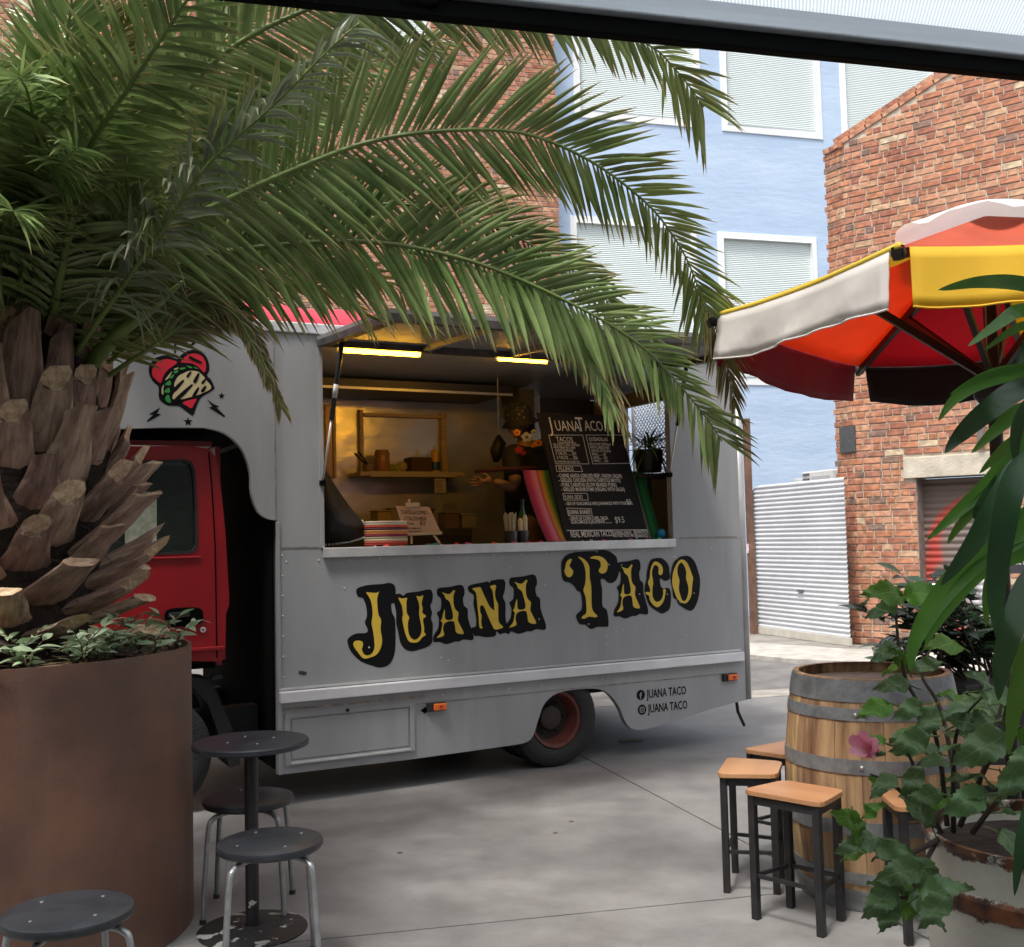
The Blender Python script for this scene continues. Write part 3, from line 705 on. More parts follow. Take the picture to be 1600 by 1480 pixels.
# ---- cab
CO = -.10
cab_px = [(40, 700), (150, 698), (300, 697), (328, 702), (338, 716), (345, 760), (352, 830), (358, 930), (358, 945), (353, 960), (352, 1030), (337, 1033), (288, 1033), (288, 1055), (40, 1075)]
c2 = [tsz(x, y, CO) for x, y in cab_px]
zc = lambda px, py: tsz(px, py, CO)
win = [tuple(v)[:2] for v in cr([Vector((*zc(x, y), 0)) for x, y in ((120, 722), (290, 718), (300, 722), (305, 735), (308, 790), (309, 855), (303, 863), (290, 865), (120, 872))], 1)]
cf = lambda s, z, w: T(s, CO+w, z)
cab = MB().prism([[(a, b) for a, b in c2], win], cf, -.04, 0).build('cab', m_red, TR, bevel=.006)
MB().box(T(-3.0, CO-.9, 1.5), (1.6, 1.5, 1.2), RT)
cb = MB(); sR = zc(352, 900)[0]
cb.box(T(sR-.02, CO-.04-.85, 1.42), (.03, 1.62, 1.25), RT); cb.build('cab_back', m_red, TR)
MB().box(T(sR-.75, CO-.04-.85, 2.06), (1.4, 1.6, .03), RT).build('cab_roof', m_red, TR)
MB().box(T(sR-.75, CO-.8, .80), (1.4, 1.5, .03), RT).build('cab_floor', m_blk, TR)
m_gl = mat('dark_glass', (.012, .018, .014), .04, spec=.9)
gl = mat('cab_glass', (.02, .03, .025), .03)
MB().prism([win], cf, -.028, -.022).build('door_window', m_gl, cab)
gv = [zc(x, y) for x, y in ((196, 772), (236, 768), (246, 780), (246, 862), (196, 864))]
MB().flat([[p for p in gv]], cf, -.0205).build('window_sticker', mat('map_sticker', (.42, .43, .33), .6, c2=(.25, .28, .2), vs=30), cab)
MB().prism([[(win[i][0], win[i][1]) for i in range(len(win))], [(p[0]+(-.012 if p[0] > -2.5 else .012), p[1]+(-.012 if p[1] > 1.7 else .012)) for p in win]], cf, -.02, .006).build('window_seal', m_rub, cab)
# door seam, sill line, handle, lock
sm = [zc(x, y) for x, y in ((326, 706), (331, 760), (336, 850), (339, 1028))]
MB().tube([cf(a, b, .001) for a, b in sm], .004, 6).build('door_seam', m_blk, cab)
b0, b1 = zc(150, 1012), zc(352, 1012); MB().prism([[(b0[0], b1[1]-.012), (b1[0]-.01, b1[1]-.012), (b1[0]-.01, b1[1]+.012), (b0[0], b1[1]+.012)]], cf, .0, .016).build('door_ledge', m_red, cab, bevel=.006)
a = zc(311, 867); b = zc(180, 873); MB().prism([[(b[0], a[1]-.02), (a[0]+.01, a[1]-.02), (a[0]+.01, a[1]-.006), (b[0], a[1]-.006)]], cf, .0, .012).build('window_ledge', m_red, cab, bevel=.005)
hc = zc(287, 964); pts = []
for i in range(24):
    an = 2*math.pi*i/24; pts.append((hc[0]+.105*math.copysign(abs(math.cos(an))**.55, math.cos(an)), hc[1]+.052*math.copysign(abs(math.sin(an))**.55, math.sin(an))))
MB().prism([pts], cf, .001, .012).build('handle_recess', m_blk, cab, bevel=.004)
MB().prism([[(hc[0]-.085, hc[1]+.0), (hc[0]+.03, hc[1]+.0), (hc[0]+.03, hc[1]+.028), (hc[0]-.085, hc[1]+.028)]], cf, .012, .028).build('door_handle', m_rub, cab, bevel=.008)
lk = zc(317, 984); MB().lathe([(.016, 0), (.016, .008), (.007, .009), (.006, .004)], cf(lk[0], lk[1], 0), 14, axis=TN).build('door_lock', m_al, cab, smooth=40)
mp_ = zc(349, 735); MB().prism([[(mp_[0]-.012, mp_[1]-.03), (mp_[0]+.02, mp_[1]-.03), (mp_[0]+.012, mp_[1]+.03), (mp_[0]-.012, mp_[1]+.03)]], cf, -.2, -.18).build('vent_pipe', m_al, TR)
# chassis, wheels
m_ch = mat('chassis', (.02, .02, .02), .7)
MB().beam(T(-3.6, -.45, .42), T(SB1-.1, -.45, .48), .12, .16).build('chassis_rail', m_ch, TR)
MB().beam(T(-3.6, -1.4, .42), T(SB1-.1, -1.4, .48), .12, .16).build('chassis_rail', m_ch, TR)
MB().tube([T(0, -.2, .30), T(0, -1.8, .30)], .06, 12).build('rear_axle', m_ch, TR)
MB().prism([[(-.35, .50), (.45, .50), (.45, .56), (-.35, .56)]], ts, -.6, -.05).build('wheel_housing', m_blk, TR)
MB().box(T(-1.2, -.55, .38), (.5, .4, .3), RT).build('battery_box', m_ch, TR)
bx('step_loop', zc(300, 1000)[0]+.12, zc(350, 1000)[0], -.15, -.2, .72, .74, m_ch)
def wheel(s, o, R, Rr, zc_):
    c = T(s, o, zc_); wd = .2
    ty = MB().lathe([(Rr, -wd+.02), (Rr+.02, -wd), (R-.03, -wd), (R-.004, -wd+.02), (R, -wd+.045), (R, -.045), (R-.004, -.02), (R-.03, 0), (Rr+.04, 0), (Rr+.012, -.012), (Rr, -.03), (Rr, -wd+.02)], c, 48, axis=TN).build('tyre', m_rub, TR, smooth=40)
    rm = mat('wheel_rust_red', (.20, .045, .03), .6, c2=(.07, .03, .025), vs=14)
    ri = MB().lathe([(Rr+.008, -.004), (Rr+.008, -.016), (Rr-.012, -.02), (Rr-.02, -.05), (Rr-.03, -.13)], c, 40, axis=TN).build('wheel_rim', rm, TR, smooth=35)
    MB().lathe([(Rr-.028, -.13), (.08, -.135), (.075, -.08), (.045, -.07), (0.001, -.07)], c, 32, axis=TN).build('wheel_hub', mat('hub_dark', (.035, .025, .022), .7), ri, smooth=35)
    for i in range(6):
        an = i*math.pi/3; p = c+TD*(.1*math.cos(an))+UP*(.1*math.sin(an))-TN*.115
        MB().lathe([(.013, 0), (.013, .02), (.006, .025)], p, 6, axis=TN).build('wheel_nut', m_ch, ri)
    return ty
RZ = .305
wheel(.0, -.02, RZ, .175, RZ)
wheel(.0, -.26, RZ, .175, RZ)
wf_s = tsz(235, 1160, -.15)[0]
wheel(wf_s, -.10, .33, .19, .33)
wheel(.0, -1.7, RZ, .175, RZ); wheel(wf_s, -1.7, .33, .19, .33)
mf = MB().prism([[tsz(286, 1058, -.2), tsz(330, 1062, -.2), tsz(368, 1150, -.2), tsz(376, 1195, -.2), tsz(360, 1200, -.2), tsz(325, 1100, -.2)]], ts, -.5, -.2).build('mudguard', m_ch, TR)
# side marker lamps
m_or = mat('amber_lens', (.75, .16, .03), .25); 
for s, z in ((-.848, .468), (1.39, .468)):
    b = bx('marker_lamp', s-.07, s+.055, .002, .022, z-.026, z+.026, m_rub, bevel=.004)
    bx('amber_lens', s-.035, s+.05, .0225, .036, z-.021, z+.021, m_or, parent=b, bevel=.006)
    MB().lathe([(.011, 0), (.012, .006), (.004, .004)], T(s+.012, .036, z), 12, axis=TN).build('lens_ring', mat('red_lens', (.5, .04, .02), .3), b)
sp = tp(1150, 1092, -.1); MB().tube([sp+UP*.04, sp, tp(1153, 1112, -.1), tp(1163, 1134, -.1)], .012, 6).build('hanging_strap', m_rub, TR)
MB().flat([[(lambda a: (a[0]+.03*math.cos(t), a[1]+.02*math.sin(t)))(tsz(664, 1110)) for t in (0, 1.57, 3.14, 4.71)]], ts, .0012).build('diamond_decal', m_blk, TR)

# ---- big painted lettering, outlines measured on the panel
m_yel = mat('letter_yellow', (.68, .46, .045), .5, var=.06, vs=10)
m_bl = mat('letter_black', (.006, .006, .007), .5, spec=.15)
def zm(pts, ox, oy, sx, sy=None, kx=0, ky=0):
    sy = sy or sx; return [(ox+(x+kx)/sx, oy+(y+ky)/sy) for x, y in pts]
def blob(pts): 
    q = [tsz(x, y) for x, y in pts]; c = cr([Vector((*p, 0)) for p in q], 3, True); return [(v.x, v.y) for v in c]
LAY = [0.0012]
def paint(name, polys, m, parent, w, holes=()):
    mb = MB()
    for i, p in enumerate(polys):
        lp = [blob(p)]+([blob(h) for h in holes] if holes and i == 0 else [])
        mb.flat(lp, ts, w+i*.0002)
    return mb.build(name, m, parent)
z8 = 8.889
Jy = [(372,318),(450,322),(520,322),(548,305),(530,370),(522,440),(540,620),(577,700),(570,830),(592,980),(572,1090),(520,1175),(430,1220),(330,1232),(250,1140),(195,1060),(205,1000),(265,985),(320,1005),(325,1060),(310,1110),(345,1180),(400,1190),(450,1165),(485,1090),(483,980),(467,860),(445,740),(460,620),(445,470),(410,380)]
Uy = [(818,395),(870,402),(940,395),(930,450),(935,600),(968,665),(950,740),(955,860),(985,940),(1040,975),(1095,950),(1135,880),(1135,780),(1105,620),(1110,520),(1090,430),(1068,370),(1120,375),(1162,360),(1140,470),(1155,540),(1150,600),(1200,640),(1190,665),(1160,690),(1175,800),(1175,870),(1200,905),(1150,940),(1100,1000),(1040,1015),(970,1000),(925,920),(890,790),(872,680),(882,620),(865,500)]
Jb = [(235,310),(260,255),(400,215),(600,200),(700,185),(770,225),(785,340),(765,460),(722,480),(735,600),(775,690),(782,900),(775,1130),(730,1270),(660,1340),(560,1362),(470,1340),(300,1275),(170,1150),(115,1020),(130,950),(230,890),(370,880),(395,830),(355,740),(385,640),(370,500),(330,400),(265,380)]
Ub = [(760,360),(840,335),(890,365),(940,325),(1100,305),(1245,275),(1295,320),(1295,430),(1265,510),(1290,600),(1275,680),(1300,760),(1295,900),(1290,1010),(1230,1070),(1120,1110),(1010,1135),(920,1110),(850,1020),(820,880),(790,740),(790,600),(765,470)]
Ay = [(90,405),(170,430),(215,415),(245,380),(272,385),(250,450),(250,560),(275,640),(320,690),(310,790),(350,880),(392,980),(290,965),(270,870),(250,810),(180,810),(120,845),(105,920),(118,1000),(40,1035),(20,1030),(70,970),(90,880),(95,830),(70,800),(90,770),(105,700),(128,640),(130,720),(140,780),(200,790),(240,765),(240,700),(215,600),(190,530),(140,490),(120,440)]
Ab = [(22,390),(50,345),(200,330),(350,300),(400,350),(405,440),(385,490),(400,590),(450,640),(455,760),(490,880),(530,1000),(515,1070),(400,1060),(330,1090),(270,1090),(220,1110),(140,1125),(60,1095),(-25,1095),(-20,1000),(40,900),(50,770),(22,690),(75,640),(80,500),(30,450)]
Ny = [(510,355),(570,340),(620,335),(650,390),(700,500),(750,600),(790,640),(815,650),(812,560),(805,480),(790,380),(758,320),(840,308),(825,400),(835,500),(868,570),(870,680),(880,820),(940,885),(890,912),(820,918),(780,850),(730,740),(680,620),(650,585),(620,600),(620,680),(640,720),(635,800),(640,870),(655,900),(620,905),(605,860),(600,760),(585,640),(575,520),(560,410)]
Nb = [(450,340),(500,300),(700,260),(950,225),(965,380),(940,470),(975,560),(975,740),(990,830),(1030,900),(1030,985),(960,970),(900,990),(850,950),(830,1015),(700,1030),(600,1010),(540,1005),(500,900),(560,880),(570,780),(545,650),(530,560),(535,450),(470,400)]
Ty = [(398,215),(440,220),(520,270),(575,350),(588,450),(590,560),(615,700),(618,850),(620,1000),(645,1110),(715,1185),(690,1212),(580,1200),(500,1235),(455,1222),(480,1185),(530,1140),(535,1020),(520,870),(485,760),(515,660),(525,500),(505,380),(470,290)]
Tl = [(295,248),(275,310),(255,360),(290,410),(318,460),(290,530),(240,550),(200,520),(170,450),(185,400),(195,330),(235,265)]
Tr = [(595,235),(640,205),(740,200),(820,235),(880,310),(885,390),(860,460),(810,488),(755,475),(738,430),(770,380),(765,300),(720,260),(650,245)]
Tb = [(125,420),(130,290),(200,190),(300,150),(420,130),(650,120),(820,100),(930,130),(1030,210),(1055,300),(1080,450),(1040,580),(980,640),(900,640),(840,590),(790,575),(775,620),(800,760),(805,1020),(880,1100),(905,1340),(850,1370),(720,1370),(640,1405),(580,1390),(520,1335),(430,1325),(375,1230),(380,1160),(460,1080),(465,950),(440,800),(390,780),(340,700),(260,640),(180,620),(140,560)]
Cy = [(885,705),(870,800),(850,880),(800,950),(750,975),(690,940),(640,870),(625,800),(590,780),(570,750),(600,740),(640,740),(635,670),(608,600),(635,520),(645,420),(670,330),(710,275),(760,280),(820,330),(840,400),(830,460),(800,482),(770,450),(775,400),(765,350),(720,325),(690,360),(670,450),(690,590),(680,680),(680,800),(720,880),(770,890),(820,850),(845,770),(845,700)]
Cb = [(640,270),(700,225),(800,215),(870,250),(930,330),(945,440),(950,530),(880,570),(800,530),(805,620),(840,685),(930,680),(965,760),(965,900),(940,1010),(840,1072),(760,1040),(670,980),(610,900),(560,700),(590,550),(600,420)]
Oy = [(1125,240),(1200,275),(1250,370),(1290,480),(1305,530),(1290,650),(1280,780),(1240,870),(1190,915),(1120,900),(1060,840),(1020,740),(985,620),(990,480),(1020,370),(1070,280)]
Oh = [(1120,285),(1170,340),(1200,440),(1195,530),(1230,650),(1230,760),(1190,870),(1140,870),(1105,780),(1085,680),(1095,560),(1065,450),(1070,350)]
Ob = [(1010,290),(1070,220),(1160,185),(1250,190),(1330,270),(1380,400),(1415,550),(1405,750),(1370,900),(1310,1010),(1240,1025),(1140,970),(1075,920),(1060,860),(1010,830),(990,700),(960,540),(975,400)]
a3 = lambda p: [(950+200/9.867+(x-90)/8.889*.85, 850+350/9.867+(y-405)/8.889*1.0) for x, y in p]
letters = [('J', zm(Jb,530,890,z8), [zm(Jy,530,890,z8)], ()), ('U', zm(Ub,530,890,z8), [zm(Uy,530,890,z8)], ()),
 ('A', zm(Ab,680,880,z8), [zm(Ay,680,880,z8)], ()), ('N', zm(Nb,680,880,z8), [zm(Ny,680,880,z8)], ()),
 ('A', zm(Ab,680,880,z8,kx=1005,ky=-143), [zm(Ay,680,880,z8,kx=1005,ky=-143)], ()),
 ('T', zm(Tb,865,850,10.571), [zm(Ty,865,850,10.571), zm(Tl,865,850,10.571), zm(Tr,865,850,10.571)], ()),
 ('A', a3(Ab), [a3(Ay)], ()), ('C', zm(Cb,950,850,9.867), [zm(Cy,950,850,9.867)], ()),
 ('O', zm(Ob,950,850,9.867), [zm(Oy,950,850,9.867)], [zm(Oh,950,850,9.867)])]
for i, (ch, b, ys, hs_) in enumerate(letters):
    lb = paint('letter', [b], m_bl, TR, .0012+.0003*i)
    paint('letter_face', ys, m_yel, lb, .0052, hs_)
# ---- heart and taco emblem
E0 = (220, 535, 10.571)
em = paint('emblem', [zm([(130,460),(150,370),(240,260),(400,215),(500,240),(610,275),(650,220),(740,160),(840,125),(950,140),(1070,220),(1125,350),(1130,470),(1095,550),(1160,620),(1215,740),(1190,790),(1010,900),(940,1010),(900,1120),(860,1210),(760,1150),(640,1060),(540,1050),(440,1040),(340,980),(295,900),(295,740),(210,660),(150,560)],*E0)], m_bl, TR, .0015)
m_hr = mat('heart_red', (.62, .012, .035), .5); m_tan = mat('tortilla_tan', (.55, .46, .25), .6); m_gr = mat('lettuce_green', (.03, .28, .045), .6)
for hp0 in ([(185,490),(200,420),(270,330),(400,280),(500,290),(600,330),(520,400),(440,460),(370,560),(330,675),(250,620),(195,560)],[(660,330),(720,250),(810,195),(920,190),(1010,230),(1065,320),(1075,420),(1045,500),(960,420),(870,360),(760,340)],[(690,1000),(800,955),(920,935),(880,1020),(835,1090),(760,1050)]): paint('heart_piece', [zm(hp0,*E0)], m_hr, em, .003)
paint('tortilla_shape', [zm([(530,940),(530,870),(600,760),(555,745),(560,660),(620,560),(700,515),(800,475),(940,485),(1040,570),(1090,640),(1155,720),(1140,780),(1000,850),(900,885),(800,910),(690,940),(600,930)],*E0), zm([(345,760),(380,700),(370,780),(375,860),(345,850)],*E0), zm([(400,625),(460,540),(515,485),(500,520),(450,600)],*E0), zm([(545,440),(615,418),(610,440),(560,455)],*E0)], m_tan, em, .0032)
paint('lettuce_shape', [zm(p,*E0) for p in ([(400,690),(480,630),(492,705),(430,710)],[(385,810),(460,750),(480,825),(420,835)],[(400,920),(450,865),(480,930),(495,995),(430,985)],[(465,590),(530,535),(548,545),(510,595)],[(540,490),(580,465),(615,467),(600,500),(565,515)],[(640,430),(700,418),(745,422),(700,448),(650,452)],[(755,382),(800,395),(852,420),(800,425)],[(870,400),(930,430),(955,445),(900,430)])], m_gr, em, .0036)
def stroke(x0, y0, x1, y1, w):
    dx, dy = x1-x0, y1-y0; L = math.hypot(dx, dy); px, py = -dy/L*w, dx/L*w
    return [(x0-dx/L*w*.6, y0-dy/L*w*.6), (x0+px, y0+py), ((x0+x1)/2+px*1.1, (y0+y1)/2+py*1.1), (x1+px*.6, y1+py*.6), (x1+dx/L*w*.5, y1+dy/L*w*.5), (x1-px*.6, y1-py*.6), ((x0+x1)/2-px*1.1, (y0+y1)/2-py*1.1), (x0-px, y0-py)]
paint('grill_marks', [zm(stroke(*p),*E0) for p in ((545,800,700,635,28),(560,975,840,710,30),(865,900,950,755,24),(765,570,825,490,20),(885,660,955,520,26),(1010,680,1075,600,18),(1010,815,1070,730,24),(650,890,730,800,16),(800,250,1000,340,20))], m_bl, em, .0042)
def star(cx, cy, r): return [(cx+(r if i % 2 == 0 else r*.42)*math.sin(i*math.pi/5), cy-(r if i % 2 == 0 else r*.42)*math.cos(i*math.pi/5)) for i in range(10)]
def sharp(name, px, parent, w=.0015): MB().flat([[tsz(x, y) for x, y in px]], ts, w).build(name, m_bl, parent)
for s_ in (star(780, 1312, 80), star(1335, 885, 60)): sharp('star', zm(s_, *E0), TR)
for b in ([(320,1075),(130,1190),(205,1198),(95,1300),(115,1312),(340,1190),(262,1175)], [(1095,945),(1200,1020),(1300,1060),(1250,1078),(1395,1218),(1378,1238),(1120,1078),(1180,1062)], [(80,0),(150,80),(245,190),(230,208),(110,100),(105,180),(5,60)]): sharp('lightning_bolt', zm(b, *E0), TR)
E1 = (180, 500, 4.933)
for b in ([(418,60),(440,130),(482,92),(466,258),(454,258),(452,150),(412,186)], [(690,95),(640,120),(675,130),(580,212),(572,206),(610,150),(580,150)]): sharp('lightning_bolt', zm(b, *E1), TR)
# ---- small social handles
for py, kind in ((1086, 'f'), (1109, 'c')):
    cx, cz = tsz(1001 if kind == 'f' else 1003, py); r = .034
    ci = MB().flat([[(cx+r*math.cos(t*math.pi/14), cz+r*math.sin(t*math.pi/14)) for t in range(28)]], ts, .0015).build('round_icon', m_bl, TR)
    m_ig = mat('icon_grey', (.31, .315, .32), .4)
    if kind == 'f': text('f', .062, T(cx-.010, .0028, cz-.026), TD, UP, m_ig, ci, sx=1.0, off=.001)
    else:
        q = lambda k2: [(cx+k2*math.copysign(abs(math.cos(t*math.pi/12))**.5, math.cos(t*math.pi/12)), cz+k2*math.copysign(abs(math.sin(t*math.pi/12))**.5, math.sin(t*math.pi/12))) for t in range(24)]
        MB().flat([q(.019), q(.014)], ts, .0028).build('camera_outline', m_ig, ci)
        c_ = lambda k2: [(cx+k2*math.cos(t*math.pi/10), cz+k2*math.sin(t*math.pi/10)) for t in range(20)]
        MB().flat([c_(.009), c_(.0055)], ts, .0028).build('lens_outline', m_ig, ci)
    text('JUANA TACO', .080, T(cx+.050, .0018, cz-.026), TD, UP, m_bl, TR, sx=.66, off=.0012)
# ------------------------------------------------------------------ things inside the serving hatch
m_wood = mat('pale_wood', (.58, .43, .27), .6, var=.2, vs=14, stretch=(1, 1, 6))
IO = -DP+.06                              # just in front of the steel wall
def isz(x, y, o): return tsz(x, y, o)
def sbox(x0, y0, x1, y1, o, th, m, name, parent, bevel=0.):
    a = isz(x0, y0, o); b = isz(x1, y1, o)
    return MB().prism([[(min(a[0], b[0]), min(a[1], b[1])), (max(a[0], b[0]), min(a[1], b[1])), (max(a[0], b[0]), max(a[1], b[1])), (min(a[0], b[0]), max(a[1], b[1]))]], ts, o-th, o).build(name, m, parent, bevel=bevel)
# wall frame with shelf
so = -1.62
SH = thing('wall_shelf', T(isz(640, 740, so)[0], so, isz(640, 740, so)[1]), 'wooden framed shelf fixed to the steel wall inside the truck', 'shelf')
sbox(562, 640, 569, 742, IO+.03, .03, m_wood, 'upright', SH); sbox(689, 646, 700, 752, IO+.03, .03, m_wood, 'upright', SH); sbox(569, 645, 689, 654, IO+.028, .025, m_wood, 'top_rail', SH)
a = isz(563, 738, so); b = isz(727, 741, so)
MB().box(T((a[0]+b[0])/2, (so+IO)/2, a[1]-.01), (b[0]-a[0], abs(so-IO), .03), RT).build('shelf_board', m_wood, SH, bevel=.003)
MB().box(T((a[0]+b[0])/2, so+.006, a[1]-.012), (b[0]-a[0]-.15, .012, .042), RT).build('shelf_edge', mat('shelf_edge', (.5, .4, .25), .6), SH)
sz = a[1]+.006
PN = thing('steel_door_panel', T(isz(507, 750, IO)[0], IO, 1.5), 'narrow pale edged panel at the far left of the hatch interior', 'panel')
sbox(509, 632, 520, 745, IO+.02, .02, mat('pink_steel', (.34, .22, .15), .4, .6), 'panel', PN); sbox(520, 630, 526, 747, IO+.03, .03, m_wood, 'panel_edge', PN)
def px_at(x, y, o): s, z = isz(x, y, o); return s, z
def jar(x, w, h, prof, m, name, label, cat, o=so-.12, base=None, group=None, cap=None, smooth=40):
    s = isz(x, 735, o)[0]; t = thing(name, T(s, o, base or sz), label, cat, group)
    MB().lathe(prof, T(s, o, base or sz), 20).build('body', m, t, smooth=smooth)
    if cap: MB().lathe(cap[0], T(s, o, base or sz), 16).build('cap', cap[1], t, smooth=40)
    return t, s
jar(597, 0, 0, [(.055, 0), (.06, .01), (.06, .15), (.05, .17), (.05, .175)], mat('amber_jar', (.45, .16, .05), .25, c2=(.3, .2, .1), vs=12), 'glass_jar', 'orange tinted jar of utensils on the wall shelf', 'jar')
t_, s_ = jar(680, 0, 0, [(.034, 0), (.036, .01), (.036, .085), (.036, .155), (.028, .18), (.012, .19)], mat('bottle_yellow', (.75, .42, .04), .35), 'spray_can', 'yellow and blue can with a white nozzle on the wall shelf', 'can', cap=([(.01, .19), (.012, .2), (.008, .22), (.004, .225)], mat('nozzle_white', (.7, .7, .7), .5)))
MB().lathe([(.037, .02), (.0372, .022), (.0372, .085), (.037, .087)], T(s_, so-.12, sz), 20).build('blue_band', mat('bottle_blue', (.01, .07, .16), .35), t_, smooth=40)
for i, (x, c, lb) in enumerate(((612, (.28, .30, .05), 'green lime beside the orange jar'), (620, (.40, .38, .10), 'yellowish lime in the middle of the wall shelf'), (628, (.45, .36, .16), 'pale onion beside the brown box on the wall shelf'))):
    s = isz(x, 735, so-.08)[0]; r_ = (.035, .036, .046)[i]; L_ = thing('lime' if i < 2 else 'onion', T(s, so-.08, sz), lb, 'fruit' if i < 2 else 'vegetable')
    MB().lathe([(0.001, 0), (r_*.6, r_*.2), (r_, r_*.9), (r_*.7, r_*1.6), (0.001, r_*1.85)], T(s, so-.08, sz), 16).build('flesh', mat('fruit%d' % i, c, .5, var=.2), L_, smooth=True)
s0_, s1_ = isz(640, 735, so-.1)[0], isz(672, 735, so-.1)[0]
BXX = thing('cardboard_box', T((s0_+s1_)/2, so-.14, sz), 'dark brown open box on the wall shelf', 'box')
MB().box(T((s0_+s1_)/2, so-.14, sz+.06), (s1_-s0_, .16, .12), RT).build('box_body', mat('box_brown', (.09, .04, .02), .7), BXX, bevel=.003)
s = isz(575, 735, so)[0]
TG = thing('tongs', T(s, so-.06, sz), 'black kitchen tongs leaning out of a pot on the left of the shelf', 'tongs')
MB().tube([T(s+.03, so-.06, sz+.03), T(s-.09, so-.04, sz+.14)], .007, 6).build('arm', m_rub, TG); MB().tube([T(s+.04, so-.05, sz+.02), T(s-.06, so-.03, sz+.15)], .007, 6).build('arm', m_rub, TG)
MB().lathe([(.045, 0), (.05, .05), (.05, .055), (.04, .05), (.035, .01)], T(s+.03, so-.07, sz), 18).build('pot', mat('pot_tan', (.22, .14, .07), .5), TG, smooth=40)
s = isz(688, 750, so+.012)[0]
NT = thing('paper_note', T(s, so+.012, sz-.04), 'pale paper note hanging from the shelf edge', 'note')
sbox(679, 748, 697, 770, so+.016, .002, mat('paper', (.5, .42, .34), .8), 'sheet', NT)
for i in range(5): sbox(681, 751+i*3.6, 694-(i % 2)*3, 752.2+i*3.6, so+.0175, .001, mat('ink', (.1, .06, .05), .8), 'written_line', NT)
# second note behind the easel, containers on the bench
nb = thing('paper_note', T(isz(700, 800, IO)[0], IO, isz(700, 800, IO)[1]), 'small pale note on the steel wall above the work bench', 'note')
sbox(694, 787, 713, 800, IO+.02, .004, mat('paper2', (.30, .27, .2), .8), 'sheet', nb)
for i, (x0, y0, x1, c, lb) in enumerate(((584, 800, 607, (.40, .26, .05), 'yellow food tub on the work bench behind the woven basket'), (606, 796, 628, (.3, .24, .17), 'beige food tub on the work bench behind the easel'), (690, 803, 712, (.18, .11, .07), 'brown food tub on the bench right of the easel sign'), (716, 806, 737, (.30, .27, .22), 'pale food tub on the work bench near the cook'), (660, 798, 672, (.05, .04, .05), 'dark jug on the work bench behind the easel sign'))):
    oo = -1.62; s0_ = isz(x0, 810, oo)[0]; s1_ = isz(x1, 810, oo)[0]; hh_ = isz(x0, y0, oo)[1]-bz
    q = thing('food_tub', T((s0_+s1_)/2, oo, bz), lb, 'tub', 'food tubs on the work bench'); w_ = s1_-s0_
    MB().box(T((s0_+s1_)/2, oo, bz+hh_/2), (w_, .16, hh_), RT).build('tub', mat('tub%d' % i, c, .5), q, bevel=.01)
    MB().box(T((s0_+s1_)/2, oo, bz+hh_+.006), (w_+.015, .175, .010), RT).build('rim', mat('tub_rim%d' % i, tuple(x*1.3 for x in c), .5), q, bevel=.003)
# ---- sill level things
CZ = 1.447
ob = -.16
# black hat standing on its edge
hs0 = tp(540, 845, ob); HAT = thing('black_hat', Vector((hs0.x, hs0.y, CZ)), 'large black hat with white braided brim edge at the left end of the hatch', 'hat')
hp = [(500, 715), (507, 730), (520, 752), (537, 778), (552, 798), (566, 814), (573, 830), (571, 838), (560, 843), (545, 847), (525, 850), (500, 852)]
hq = cr([Vector((*isz(x, y, ob), 0)) for x, y in hp], 3)
lp = [(max(v.x, WS0+.003), max(v.y, CZ+.004)) for v in hq]
lp = [lp[i] for i in range(len(lp)) if i == 0 or (abs(lp[i][0]-lp[i-1][0])+abs(lp[i][1]-lp[i-1][1])) > 1e-4]
cx_, cy_ = isz(515, 815, ob)
hb = MB(); V = [T(cx_, ob+.10, cy_)]+[T(a, ob, b) for a, b in lp]+[T(cx_, ob-.06, cy_)]; n_ = len(lp)
F = [(0, i+1, (i+1) % n_+1) for i in range(n_)]+[(n_+1, (i+1) % n_+1, i+1) for i in range(n_)]
hb.add(V, F); m_hat = mat('hat_felt', (.012, .011, .012), .75, bump=.3, bs=30); hb.build('brim', m_hat, HAT, smooth=True)
br = MB()
eq = [v for v in cr([Vector((*isz(x, y, ob), 0)) for x, y in hp[5:]], 5)]
for i in range(0, len(eq)):
    br.lathe([(0.001, -.006), (.006, -.003), (.007, .002), (.004, .006), (0.001, .007)], T(max(eq[i].x, WS0+.01), ob+.004, max(CZ+.008, eq[i].y)), 6)
br.build('braided_edge', mat('braid_white', (.5, .5, .47), .7), HAT, kind='stuff')
# woven basket
bc = tp(603, 848, -.13); BK = thing('woven_basket', Vector((bc.x, bc.y, CZ)), 'round woven tortilla basket with red, orange, purple and cream coils', 'basket')
rb = .125; zb0 = CZ+.003
cols = [(.38, .03, .02), (.55, .10, .05), (.62, .52, .34), (.42, .33, .2), (.22, .02, .06), (.60, .18, .04), (.55, .28, .10), (.10, .03, .05), (.50, .06, .02), (.58, .5, .36), (.60, .54, .42)]
for i, c in enumerate(cols):
    z = zb0+.008+i*.0135; R_ = rb*(1-.012*max(0, 5-abs(i-5))*0)-(.004 if i > 8 else 0)
    ring = MB(); pts = []
    V = []; F = []; nn_ = 64
    for j in range(nn_):
        an = 2*math.pi*j/nn_; wob = .0022*(j % 2)
        for k_ in range(6):
            a2 = 2*math.pi*k_/6; r2 = R_+(.0085+wob)*math.cos(a2); V.append(Vector((bc.x+r2*math.cos(an), bc.y+r2*math.sin(an), z+(.0075)*math.sin(a2))))
    for j in range(nn_):
        for k_ in range(6): F.append((j*6+k_, ((j+1) % nn_)*6+k_, ((j+1) % nn_)*6+(k_+1) % 6, j*6+(k_+1) % 6))
    ring.add(V, F).build('coil', mat('coil%d' % i, c, .75), BK, smooth=True)
MB().lathe([(0.001, .012), (rb-.005, .012)], Vector((bc.x, bc.y, zb0)), 32).build('base', mat('coil3', cols[3], .75), BK)
